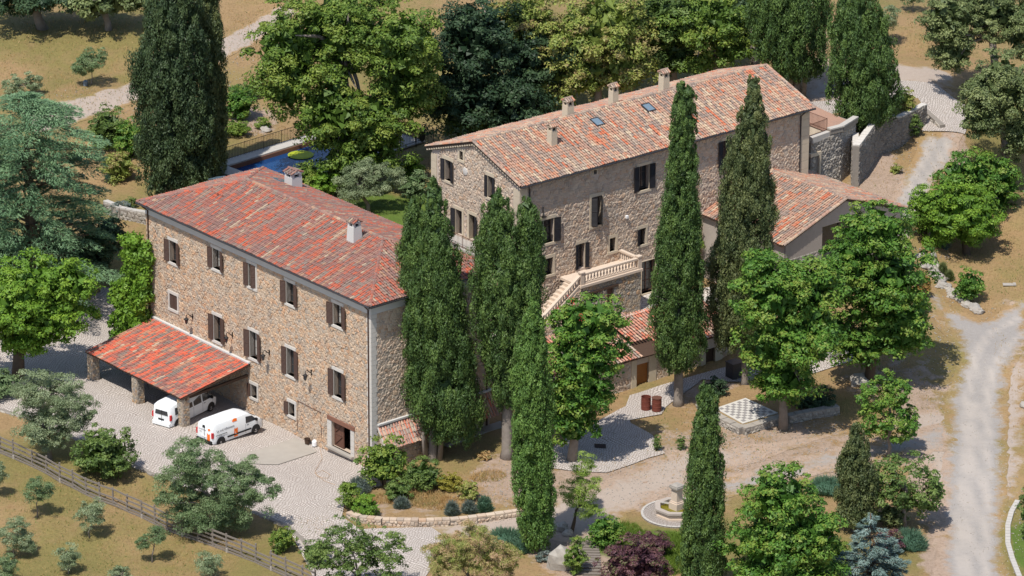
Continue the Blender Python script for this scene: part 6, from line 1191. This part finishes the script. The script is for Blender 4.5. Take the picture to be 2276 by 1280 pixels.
# boulders along the track fork
def boulder(p, r, mat='rock', seed=0):
    mb = MB(); v, f = blob(V3(0, 0, 0), V3(*r), 9, 6, .1, seed); rr = np.random.default_rng(seed); v = v * (1 + .22 * smooth_noise(v / max(r), seed, .8))[:, None] * rr.uniform(.92, 1.08, (len(v), 1))
    a = rr.uniform(0, 3); R_ = np.array([[math.cos(a), -math.sin(a), 0], [math.sin(a), math.cos(a), 0], [0, 0, 1]]); return v @ R_.T + p, f
bpts = [(2050, 575), (2070, 600), (2095, 628), (2118, 655), (2145, 675), (2180, 695)]; bp = [gp(*q) for q in bpts]; edg = thing('boulder_edging', tuple(bp[2]), 'curved line of pale boulders between the track and the dry lawn', 'rocks')
for i in range(90):
    t_ = (i / 90) * (len(bp) - 1); k = int(t_); p = bp[k] + (bp[k + 1] - bp[k]) * (t_ - k); sp = 1.3 * (1 - t_ / 6); p = p + V3(random.uniform(-sp, sp) * .6, random.uniform(-sp, sp) * .8, 0); p[2] = Tz(p[0], p[1]) + .08; s_ = random.uniform(.16, .42)
    v, f = boulder(p, (s_ * 1.2, s_, s_ * .7), seed=300 + i); obj('boulder', MB().add(v, f, random.random()), 'stone_grey' if i % 3 == 0 else 'rock', edg)
for i, (px, py, r, lab) in enumerate([(1245, 1262, (.75, .9, 1.1), 'large upright grey boulder at the bottom between two shrubs'), (1247, 1178, (.5, .5, .4), 'dark rock in the shade of the young pine'), (1262, 1190, (.35, .4, .3), 'smaller rock at the foot of the young pine trunk'), (2275, 905, (.3, .4, .3), 'grey rock at the right edge of the road'),
        (1912, 852, (.9, .8, .5), 'flat shaded boulder at the foot of the chestnut by the fork'), (870, 1075, (.5, .4, .35), 'pink boulder in the garden bed'), (590, 292, (.5, .4, .3), 'white rock on the pool bank')]):
    p = gp(px, py); v, f = boulder(V3(p[0], p[1], p[2] + r[2] * .5), r, seed=401 + i); o = obj('rock', MB().add(v, f, .4), 'rock', org=p); tag(o, lab, 'rock')
# chessboard
cc = [at(*q, .92) for q in ((1590, 907), (1657, 884), (1729, 917), (1651, 941))]; cb0 = thing('chessboard', tuple(cc[3]), 'grey and white stone chessboard set in the ground under the chestnut', 'chessboard')
bl_ = lambda s, t_: cc[0] * (1 - s) * (1 - t_) + cc[1] * (1 - s) * t_ + cc[2] * s * t_ + cc[3] * s * (1 - t_)
obj('border', MB().prism([bl_(0, 0), bl_(1, 0), bl_(1, 1), bl_(0, 1)], V3(0, 0, -.1)), 'chess_white', cb0)
for i in range(9):
    for j in range(9):
        g_ = .06; a, b = g_ + (1 - 2 * g_) * i / 9, g_ + (1 - 2 * g_) * (i + .96) / 9; c, d = g_ + (1 - 2 * g_) * j / 9, g_ + (1 - 2 * g_) * (j + .96) / 9
        obj('square', MB().prism([bl_(a, c) + Zv * .012, bl_(b, c) + Zv * .012, bl_(b, d) + Zv * .012, bl_(a, d) + Zv * .012], V3(0, 0, -.01)), 'chess_grey' if (i + j) % 2 == 0 else 'chess_white', cb0)
# paved step slabs seen between the chestnuts
fl_ = [at(*q, .85) for q in ((1820, 805), (1880, 782), (1898, 797), (1838, 818))]; o = obj('stone_slab', MB().prism(fl_, V3(0, 0, -.3)), 'crazy_paving', org=fl_[0]); tag(o, 'pale crazy-paved step between the two chestnuts', 'step')
fl_ = [at(*q, 1.6) for q in ((1830, 775), (1890, 750), (1905, 765), (1845, 788))]; o = obj('stone_slab', MB().prism(fl_, V3(0, 0, -1.0)), 'coping', org=fl_[0]); tag(o, 'upper pale stone landing between the two chestnuts', 'step')
# fountain
fc_ = gp(1503, 1143); fz = fc_[2]; R_f = 78 / ppm(fc_); fo_ = thing('fountain', tuple(fc_), 'octagonal stone fountain with green water and a square capped pillar', 'fountain'); c0 = V3(fc_[0], fc_[1], fz)
obj('apron', MB().lathe(c0, [(R_f, -.2), (R_f, .09), (.3, .1)], 40), 'paving', fo_)
for k in range(40):
    a = 2 * math.pi * k / 40; b = a + 2 * math.pi / 40 * .93; w_ = lambda an, r: c0 + V3(math.cos(an) * r, math.sin(an) * r, .105); obj('rim_stone', MB().prism([w_(a, R_f - .16), w_(a, R_f + .02), w_(b, R_f + .02), w_(b, R_f - .16)], V3(0, 0, .03)), 'coping', fo_)
Ro = R_f * .62; A8 = lambda r, z, ph=math.pi / 8: [c0 + V3(math.cos(2 * math.pi * k / 8 + ph) * r, math.sin(2 * math.pi * k / 8 + ph) * r, z) for k in range(8)]
def ring(mb, ro, ri, z0, z1):
    a, b, c, d = A8(ro, z0), A8(ro, z1), A8(ri, z1), A8(ri, z0)
    for k in range(8): m_ = (k + 1) % 8; mb.quad(a[k], a[m_], b[m_], b[k]); mb.quad(b[k], b[m_], c[m_], c[k]); mb.quad(c[k], c[m_], d[m_], d[k])
    return mb
obj('basin', ring(ring(ring(MB(), Ro, Ro - .3, .1, .22), Ro - .06, Ro - .3, .2, .5), Ro + .03, Ro - .28, .48, .54), 'baluster_stone', fo_); obj('basin_rim', ring(MB(), Ro + .08, Ro - .32, .54, .68), 'render_grey', fo_)
obj('water', MB().prism(A8(Ro - .3, .42), V3(0, 0, -.1)), 'fountain_water', fo_)
px_ = MB(); rt2 = (V3(math.cos(.75), math.sin(.75), 0), V3(-math.sin(.75), math.cos(.75), 0), Zv); pc_ = c0 + V3(.03, .1, 0)
px_.box(pc_ + Zv * .5, (.8, .8, .8), rt2).box(pc_ + Zv * .95, (.68, .68, .12), rt2).box(pc_ + Zv * 1.45, (.58, .58, 1.0), rt2, taper=.95).box(pc_ + Zv * 1.98, (.66, .66, .1), rt2); obj('pillar', px_, 'baluster_stone', fo_)
obj('pillar_cap', MB().box(pc_ + Zv * 2.09, (.86, .86, .12), rt2).box(pc_ + Zv * 2.19, (.76, .76, .09), rt2).box(pc_ + Zv * 2.29, (.6, .6, .12), rt2, taper=.5), 'stone_grey', fo_)
for k in range(3): obj('spout_bar', MB().bar(pc_ + V3(-.42, .25 + .12 * k, .62), pc_ + V3(-1.15, .45 + .12 * k, .68), .04, .04), 'coping', fo_)
# barrels
for i, (px, py, lab, lid) in enumerate([(1435.5, 911, 'open rusty oil drum, left of the two by the orange door', False), (1459.5, 914, 'lidded rusty oil drum, right of the two by the orange door', True)]):
    p = gp(px, py); b = thing('oil_drum', tuple(p), lab, 'barrel', 'rusty oil drums'); r = .36; h = 1.0; prof = [(r, 0), (r, .31)] + [(r + .018, .33), (r, .36)] + [(r, .66), (r + .018, .68), (r, .70), (r, h - .03), (r + .02, h), (r - .03, h), (r - .03, h - .04)]
    mb = MB(); mb.lathe(p + Zv * .08, prof[:-1] + ([(r - .03, h - .06)] if lid else [(r - .03, .3)]), 20); obj('drum_body', mb, 'barrel_rust', b, smooth=False)
    if lid: obj('lid', MB().lathe(p + Zv * (h + .085), [(r + .03, 0), (r + .03, .03), (.05, .035)], 20), 'iron_rust', b)
p = gp(683, 988); o = obj('bucket', MB().lathe(p + V3(0, 0, .07), [(.17, 0), (.22, .42), (.24, .42), (.24, .40), (.2, .38), (.16, .05)], 14), 'wood_dark', org=p); tag(o, 'brown bucket on the ground by the farmhouse wall', 'bucket')
p = gp(699, 993); mb = MB().lathe(p + V3(0, 0, .07), [(.17, 0), (.19, .05), (.19, .36), (.12, .46), (.06, .47), (.06, .52)], 12); o = obj('jerrycan', mb, 'plastic_white', org=p); tag(o, 'white plastic container beside the brown bucket', 'container')
p = gp(712, 1002); mb = MB(); q0 = Pw(fSW, (p - fSW[0]) @ fSW[1], p[2] + 1.7, .1); mb.tube([q0, p + Zv * .4 - n * .0, p + Zv * .1], .012, 5); hz = [gp(*q) + Zv * .1 for q in ((712, 1002), (716, 1022), (700, 1050), (705, 1062), (728, 1066), (734, 1058), (718, 1048), (700, 1054), (722, 1072), (745, 1080))]
mb.tube(hz, .013, 5); o = obj('garden_hose', mb, 'hose_orange', org=p); tag(o, 'orange garden hose looped on the cobbles by the barn door', 'hose')
for (x0, y0, w_, h_), lab in (((1325, 994, 9, 5), 'dark square drain grate in the shaded cobbles'),):
    c = gp(x0 + 9, y0); g = MB(); a_ = .42
    g.prism([c + V3(-a_, -a_ * .6, .10), c + V3(a_, -a_, .10), c + V3(a_, a_ * .8, .10), c + V3(-a_, a_, .10)], V3(0, 0, .012)); o = obj('drain_grate', g, 'iron', org=c); tag(o, lab, 'drain')
c = gp(2243, 633); o = obj('inspection_cover', MB().box(c + Zv * .04, (1.0, .5, .06)).box(c + V3(.42, -.05, .08), (.22, .5, .1)), 'concrete', org=c); tag(o, 'small grey concrete cover set in the dry lawn', 'cover')
# grey container behind the cypress trunk
c = gp(1632, 838); o = obj('storage_bin', MB().box(c + Zv * .6, (1.0, .9, 1.2), (uo, no, Zv)).box(c + Zv * 1.24, (1.08, .98, .08), (uo, no, Zv)), 'gutter_metal', org=c); tag(o, 'dark grey storage box beside the end of the outbuilding', 'box')
# wooden sleeper path at the bottom
sp_ = [gp(*q) for q in ((1305, 1205), (1310, 1235), (1312, 1262), (1325, 1300))]; spt = thing('sleeper_steps', tuple(sp_[1]), 'row of weathered wooden sleeper steps left of the purple bush', 'steps')
for i in range(16):
    t_ = i / 15 * 3; k = min(int(t_), 2); p = sp_[k] + (sp_[k + 1] - sp_[k]) * (t_ - k); obj('sleeper', MB().bar(p + V3(-.75, .03, .07), p + V3(.75, -.03, .07 + random.uniform(-.02, .02)), .26, .1), 'wood_grey', spt)
# ---- swimming pool
pool = thing('swimming_pool', tuple(W0 + up_ * 7 + pn * 2.5), 'blue swimming pool with pale stone coping behind the farmhouse roof', 'swimming pool'); ap = (up_, pn, Zv)
PP = lambda s, t_, z=0: W0 + up_ * s + pn * t_ + V3(0, 0, z)
obj('water', MB().prism([PP(0, 0, -.35), PP(Lp, 0, -.35), PP(Lp, Wp, -.35), PP(0, Wp, -.35)], V3(0, 0, -.2)), 'pool_water', pool)
bs = MB(); 
for a, b, c, d in ((-.08, Lp + .08, -.08, 0), (-.08, Lp + .08, Wp, Wp + .08), (-.08, 0, 0, Wp), (Lp, Lp + .08, 0, Wp)): bs.prism([PP(a, c, -.6), PP(b, c, -.6), PP(b, d, -.6), PP(a, d, -.6)], V3(0, 0, .6))
obj('pool_wall', bs, 'wood_lintel', pool)
for a, b, c, d in ((-1.5, Lp + 1.5, -1.3, -.08), (-1.5, Lp + 1.5, Wp + .08, Wp + 1.4), (-1.5, -.08, -.08, Wp + .08), (Lp + .08, Lp + 1.5, -.08, Wp + .08)):
    L_ = b - a; k = max(1, int(L_ / 1.0)) if L_ > 3 else 1; k2 = 1 if L_ > 3 else 5
    for i in range(k):
        for j in range(k2): x0, x1 = a + L_ * i / k, a + L_ * (i + .985) / k; y0, y1 = c + (d - c) * j / k2, c + (d - c) * (j + .985) / k2; obj('coping_stone', MB().prism([PP(x0, y0, .0), PP(x1, y0, 0), PP(x1, y1, 0), PP(x0, y1, 0)], V3(0, 0, .12)), 'coping', pool)
c = PP(6.9, 1.25, -.34); o = obj('lily_pad', MB().lathe(c, [(1.05, 0), (1.1, .05), (.9, .09)], 18), 'pad_yellow', org=c); tag(o, 'round yellow-green inflatable floating on the pool', 'pool float')
pr_ = thing('pool_railing', tuple(PP(5, -1.1, .12)), 'thin iron railing along the far side of the swimming pool', 'railing'); railing(pr_, [PP(-1.3, -1.1, .12), PP(Lp + 1.2, -1.1, .12)], 1.15, .17, 'iron', .014)
pr_ = thing('pool_railing', tuple(PP(5, Wp + 1.2, .12)), 'thin iron railing along the near side of the swimming pool', 'railing'); railing(pr_, [PP(-1.3, Wp + 1.2, .12), PP(Lp + 1.2, Wp + 1.2, .12), PP(Lp + 1.3, -1.0, .12)], 1.15, .17, 'iron', .014)
c = at(938, 318, 4.8); ga = thing('garden_arch', tuple(c), 'wrought iron arch with a dark oval panel near the gable corner', 'arch')
am = MB()
for dx in (-.5, .5, .95): am.tube([c + V3(dx, 0, -.4)] + [c + V3(dx * math.cos(a), 0, 1.3 + .35 * math.sin(a)) for a in (0, .5, 1.0, 1.5)], .03, 5)
obj('arch_frame', am, 'iron', ga); obj('oval_panel', MB().lathe(c + Zv * .7, [(.3, -.03), (.3, .03)], 14, ax=(V3(1, 0, 0), V3(0, 0, 2.0), V3(0, 1, 0))), 'gutter_metal', ga)
c = at(190, 188, 5.); c = gp(190, 190); o = obj('water_can', MB().lathe(c, [(.2, 0), (.2, .4), (.08, .5)], 8), 'glass_sky', org=c); tag(o, 'small blue can at the foot of the lone meadow olive', 'can')

# ================================================================ VANS
def van(label, pr, pf, long_, hgt, livery):
    """pr, pf: right rear and right front wheel contact on the ground"""
    fwd = pf - pr; wb = np.linalg.norm(fwd[:2]); fwd = V3(fwd[0], fwd[1], 0) / wb; lft = V3(-fwd[1], fwd[0], 0); ctr = (pr + pf) / 2 + lft * .86; z0 = (pr[2] + pf[2]) / 2; ctr[2] = z0
    o = thing('parked_van', tuple(ctr), label, 'van'); Wf = lambda x, y, z: ctr + fwd * x + lft * y + Zv * z; wb2 = wb / 2; A_ = (fwd, lft, Zv)
    xr = -wb2 - .78; xf = wb2 + .86; h = hgt
    # stations: x, half width, sill z, belt z, roof z, roof half width
    St = [(xr, .80, .42, .95, h - .22, .66), (xr + .10, .88, .30, 1.02, h - .07, .72), (xr + .5, .91, .26, 1.05, h, .75), (0, .92, .25, 1.05, h + .01, .76), (wb2 - .75, .92, .25, 1.05, h - .02, .74), (wb2 - .35, .92, .25, 1.07, h - .16, .70), (wb2 + .12, .92, .26, 1.09, 1.30, .74), (wb2 + .18, .92, .27, 1.08, 1.20, .76), (xf - .25, .87, .28, .98, 1.07, .70), (xf - .05, .78, .30, .84, .90, .62), (xf, .70, .36, .70, .74, .55)]
    vs = []; m = len(St)
    for x, wd, zs_, zb_, zt_, wt in St:
        half = [(wd * .96, zs_), (wd, zs_ + .22), (wd, zb_ - .18), (wd - .02, zb_), (wt + .055, zt_ - .13), (wt, zt_ - .045), (wt * .6, zt_)]
        vs += [Wf(x, -y, z) for y, z in half] + [Wf(x, y, z) for y, z in half[::-1]]
    k = 14; f = [(i * k + j, i * k + (j + 1) % k, (i + 1) * k + (j + 1) % k, (i + 1) * k + j) for i in range(m - 1) for j in range(k)]; f += [tuple(range(k))[::-1], tuple(range((m - 1) * k, m * k))]
    body = obj('body', MB().add(vs, f), 'van_white', o, smooth=True)
    bv = body.modifiers.new('edge', 'EDGE_SPLIT'); bv.split_angle = math.radians(38)
    e = .012
    def side(name, pts, mat, parent=o, lbl=None):     # panel on the right flank given (x, z, y-out)
        for sg in (-1, 1):
            P_ = [Wf(x, sg * (y + e), z) for x, z, y in pts]; obj(name, MB().prism(P_, lft * sg * .006), mat, parent, lbl)
    yb, yt = .905, .80
    side('side_window', [(wb2 - .95, 1.1, yb - .005), (wb2 + .12, 1.12, yb - .02), (wb2 - .28, h - .32, yt), (wb2 - .9, h - .24, yt - .0)], 'glass_dark')
    if livery is None:
        side('side_window', [(wb2 - 2.0, 1.1, yb - .005), (wb2 - 1.1, 1.1, yb - .005), (wb2 - 1.1, h - .25, yt), (wb2 - 2.0, h - .25, yt)], 'glass_dark'); side('side_window', [(xr + .5, 1.1, yb - .01), (wb2 - 2.15, 1.1, yb - .005), (wb2 - 2.15, h - .25, yt), (xr + .55, h - .25, yt)], 'glass_dark')
    wsx = [(wb2 - .33, h - .19), (wb2 + .10, 1.33)]; obj('windscreen', MB().prism([Wf(wsx[0][0], -.62, wsx[0][1]), Wf(wsx[0][0], .62, wsx[0][1]), Wf(wsx[1][0] + .03, .70, wsx[1][1]), Wf(wsx[1][0] + .03, -.70, wsx[1][1])], (fwd * .6 + Zv) * .03), 'glass_dark', o)
    obj('rear_window', MB().prism([Wf(xr + .02, -.60, 1.12), Wf(xr + .02, .60, 1.12), Wf(xr + .06, .54, h - .33), Wf(xr + .06, -.54, h - .33)], -fwd * .05), 'glass_dark', o) if livery is None else obj('rear_vent', MB().prism([Wf(xr + .04, -.08, 1.42), Wf(xr + .04, .22, 1.42), Wf(xr + .06, .20, 1.62), Wf(xr + .06, -.08, 1.62)], -fwd * .06), 'plastic_black', o)
    for sg in (-1, 1):
        obj('tail_lamp', MB().box(Wf(xr + .05, sg * .83, 1.0), (.16, .13, .42), A_), 'lamp_red', o); obj('headlight', MB().box(Wf(xf - .17, sg * .66, .86), (.22, .24, .14), (V3(*(fwd * .95 + Zv * -.3)), lft, V3(*(Zv * .95 + fwd * .3)))), 'glass_dark', o)
        obj('mirror', MB().box(Wf(wb2 - .02, sg * 1.03, 1.2), (.12, .2, .2), A_), 'plastic_black', o)
        for xx in (-wb2, wb2):
            w_ = obj('wheel', MB().lathe(Wf(xx, sg * .80, .33), [(.2, -.11), (.31, -.11), (.335, -.07), (.335, .07), (.31, .125), (.2, .125)], 20, ax=(fwd, Zv, lft * sg)), 'rubber', o); obj('rim', MB().lathe(Wf(xx, sg * .80, .33), [(.21, .11), (.2, .132), (.08, .12), (.06, .14)], 12, ax=(fwd, Zv, lft * sg)), 'alloy', w_)
            arc = []; 
            for q in range(11): a = math.pi * (q / 10) * 1.16 - .25; arc.append((math.cos(a), math.sin(a)))
            P_ = [Wf(xx + c_ * .43, sg * .928, .33 + s_ * .43) for c_, s_ in arc]; obj('wheel_arch', MB().prism(P_, lft * sg * .006), 'plastic_black', o)
        obj('side_trim', MB().box(Wf(.1 + (0 if livery else .1), sg * .935, .56), (wb - 1.1, .03, .12), A_), 'plastic_black', o) if livery else None
    for sx_, zt_s in ((wb2 - .98, h - .3), (wb2 - 2.05, h - .3), (wb2 + .16, 1.05)):
        side('panel_gap', [(sx_ - .009, .34, .905), (sx_ + .009, .34, .905), (sx_ + .009, 1.04, .905), (sx_ - .009, 1.04, .905)], 'plastic_black')
    side('door_handle', [(wb2 - .86, .93, .915), (wb2 - .66, .93, .915), (wb2 - .66, .97, .915), (wb2 - .86, .97, .915)], 'plastic_black'); obj('panel_gap', MB().box(Wf(xr + .03, 0, .98), (.12, .016, 1.0), A_), 'plastic_black', o)
    bmat = 'plastic_black' if livery else 'van_white'
    obj('rear_bumper', MB().box(Wf(xr - .01, 0, .42), (.22, 1.62, .26), A_), bmat, o); obj('front_bumper', MB().box(Wf(xf - .06, 0, .42), (.24, 1.36, .3), A_), 'plastic_black', o)
    obj('number_plate', MB().box(Wf(xr - .015, .05, .74), (.03, .52, .12), A_), 'plastic_black' if livery is None else 'plastic_white', o)
    if livery:
        def text(s, org, xd, yd, size, mat='ink_grey', nm='lettering'):
            cu = bpy.data.curves.new('t', 'FONT'); cu.body = s; cu.size = size; cu.extrude = .002; to = bpy.data.objects.new('t', cu); COL.objects.link(to); bpy.context.view_layer.update()
            me = bpy.data.meshes.new_from_object(to.evaluated_get(bpy.context.evaluated_depsgraph_get())); bpy.data.objects.remove(to); xd = Vector(xd).normalized(); yd = Vector(yd).normalized(); zd = xd.cross(yd); mt = Matrix((xd, yd, zd)).transposed().to_4x4(); mt.translation = Vector(org) - world_loc(o); me.transform(mt); me.materials.clear(); me.materials.append(M[mat]); link(nm, me, o)
        for sg in (-1,):
            yo = sg * .94; xs_ = -.12 * wb
            obj('orange_stripe', MB().prism([Wf(xs_, yo, .36), Wf(xs_ + .34, yo, .36), Wf(xs_ + .34, yo, 1.04), Wf(xs_ + .2, yo, .98), Wf(xs_, yo, 1.02)], lft * sg * .004), 'sticker_orange', o)
            obj('orange_emblem', MB().prism([Wf(xs_ - .08, -.835, h - .28), Wf(xs_ + .36, -.835, h - .28), Wf(xs_ + .36, -.79, h - .10), Wf(xs_ + .12, -.785, h - .06), Wf(xs_ - .12, -.79, h - .13)], lft * -.02), 'sticker_orange', o)
            up_s = Zv * .96 + lft * .2; text('Le sud infiniment', Wf(xr + .42, -.905, 1.16), fwd, up_s, .25); text('Hotel', Wf(xr + .62, -.942, .82), fwd, Zv, .11); text('& Restaurant', Wf(xr + .62, -.942, .70), fwd, Zv, .10); text('L', Wf(xs_ + .08, -.95, .58), fwd, Zv, .26, 'van_white'); text('~ ~', Wf(.33 * wb, -.942, .92), fwd, Zv, .16)
            obj('door_rail', MB().box(Wf(xr + .85, -.935, .93), (1.1, .015, .035), A_), 'plastic_black', o)
        obj('orange_stripe', MB().prism([Wf(xr - .012, -.60, .5), Wf(xr - .012, -.30, .5), Wf(xr - .0, -.30, 1.08), Wf(xr, -.45, 1.0), Wf(xr, -.60, 1.08)], -fwd * .015), 'sticker_orange', o)
        obj('orange_emblem', MB().prism([Wf(xr + .02, -.66, 1.38), Wf(xr + .02, -.42, 1.3), Wf(xr + .06, -.36, 1.5), Wf(xr + .08, -.42, 1.64), Wf(xr + .08, -.6, 1.62)], -fwd * .05), 'sticker_orange', o)
        text('Le sud infini', Wf(xr + .02 - .05, .62, 1.22), -lft, Zv, .17); text('Hotel', Wf(xr - .03, .55, 1.04), -lft, Zv, .11)
        obj('bonnet_sticker', MB().prism([Wf(wb2 + .42, -.1, 1.16), Wf(wb2 + .7, -.1, 1.12), Wf(wb2 + .7, .4, 1.12), Wf(wb2 + .42, .4, 1.16)], Zv * .012), 'hose_orange', o)
    return o
van('white delivery van with orange stripe and lettering parked in the open yard', gp(490, 987), gp(567.5, 967), 0, 1.82, True)
van('white passenger van half under the carport roof between two pillars', gp(394.7, 947), gp(468, 917), 1, 1.9, None)

# red trumpet blossoms among the top leaves of the tree by the stair
tb_ = [o for o in SC.objects if o.get('label', '').startswith('horse chestnut growing through')][0]; P_ = []
for px, py in ((1272, 665), (1276, 678), (1240, 684), (1290, 700), (1292, 710), (1262, 660)):
    c = onplane(px, py, V3(0, tb_.location[1] - 2.2, 0), V3(0, -1, 0)); P_.append(c + rng.normal(size=(9, 3)) * .10)
P_ = np.vstack(P_); v, t_ = quads(P_, sph(len(P_)), .055, .7, np.full(len(P_), .4)); me = bpy.data.meshes.new('blossom'); fast_arr(me, v - np.array(tb_.location), np.arange(len(v), dtype=np.int32), np.full(len(P_), 3, np.int32)); me.materials.append(M['petal_red']); link('blossom', me, tb_)

# loose tufts and stones of the dry ground, past counting
grass_patch('dry_tufts', [(1480, 1010, 240, 50), (1950, 880, 150, 70), (2200, 600, 110, 70), (2255, 900, 30, 160), (1700, 900, 200, 60), (2110, 330, 60, 60), (1120, 1070, 120, 60), (560, 300, 120, 40), (1950, 430, 60, 60)], 'leaf_straw', 60, .12, 'scattered dry weeds on the bare ground', .2)
grass_patch('green_tufts', [(220, 1180, 330, 100), (200, 120, 300, 110), (2200, 600, 110, 70), (1550, 960, 200, 50), (580, 80, 90, 60), (2080, 60, 120, 60), (700, 1180, 80, 25), (1990, 760, 60, 120)], 'leaf_shrub', 45, .12, 'scattered green weeds in the dry grass', .2)
def pebbles(name, lab, blobs, n, r0, mat):
    C_ = []
    for (px, py, rx, ry) in blobs:
        c = gp(px, py); k = ppm(c); m_ = int(n * rx * ry / 1000); a = rng.uniform(0, 6.283, m_); q = np.sqrt(rng.random(m_)); C_.append(np.stack([c[0] + np.cos(a) * q * rx / k, c[1] + np.sin(a) * q * ry / k / .37], 1))
    C_ = np.vstack(C_); z = TzA(C_[:, 0], C_[:, 1]) + smooth_noise(C_, 3, 3.) * .05 + .03; m_ = len(C_); r = r0 * rng.uniform(.5, 1.6, m_); B = np.array([(1, 0, 0), (-.4, .9, 0), (-.6, -.8, 0), (0, 0, .8)]); an = rng.uniform(0, 6.28, m_)
    R_ = np.stack([np.stack([np.cos(an), -np.sin(an), an * 0], 1), np.stack([np.sin(an), np.cos(an), an * 0], 1), np.stack([an * 0, an * 0, an * 0 + 1], 1)], 1); v = np.einsum('nij,kj->nki', R_, B) * r[:, None, None] + np.column_stack([C_, z])[:, None]
    idx = (np.arange(m_)[:, None] * 4 + np.array([0, 1, 3, 1, 2, 3, 2, 0, 3])).ravel().astype(np.int32); me = bpy.data.meshes.new(name); fast_arr(me, v.reshape(-1, 3), idx, np.full(m_ * 3, 3, np.int32)); me.attributes.new('tone', 'FLOAT', 'FACE').data.foreach_set('value', np.repeat(rng.random(m_), 3).astype(np.float32)); me.materials.append(M[mat]); o = link(name, me); o['kind'] = 'stuff'; o['label'] = lab
pebbles('pebbles', 'small stones strewn along the tracks and bare ground', [(2165, 1000, 90, 330), (1750, 1000, 350, 60), (1480, 1080, 150, 50), (2050, 400, 60, 120), (2240, 740, 60, 60), (1120, 1100, 120, 60), (450, 130, 120, 60), (200, 240, 120, 40), (560, 280, 60, 30)], 55, .055, 'stone_grey')

# repeats share a group
PL = {'cypress_tree': 'tall cypresses around the houses', 'chestnut_tree': 'horse chestnuts in the lower garden', 'oak_tree': 'spreading trees behind the houses', 'holm_oak': 'evergreen oaks at the upper right', 'young_tree': 'young trees', 'olive_tree': 'olive trees', 'garden_shrub': 'garden shrubs', 'fig_bush': 'big-leaved bushes',
      'broom_bush': 'broom bushes', 'smoke_bush': 'purple-leaved bushes', 'rose_bush': 'small rose bushes', 'lavender_bush': 'lavender cushions', 'juniper': 'spreading junipers', 'grass_tuft': 'grass tufts above the boulders', 'parked_van': 'parked white vans', 'garden_wall': 'low dry stone garden walls', 'rock': 'loose rocks', 'stone_slab': 'pale stone steps', 'pool_railing': 'railings of the pool',
      'blue_spruce': 'silvery blue conifers', 'climbing_vine': 'vine on the farmhouse corner', 'edging_kerb': 'kerbs of the cobbled yard', 'boundary_wall': 'grey boundary walls', 'evergreen_tree': 'dark evergreens at the left'}
for o in SC.objects:
    k = o.name.split('.')[0]
    if not o.parent and k in PL and 'label' in o and 'group' not in o: o['group'] = PL[k]
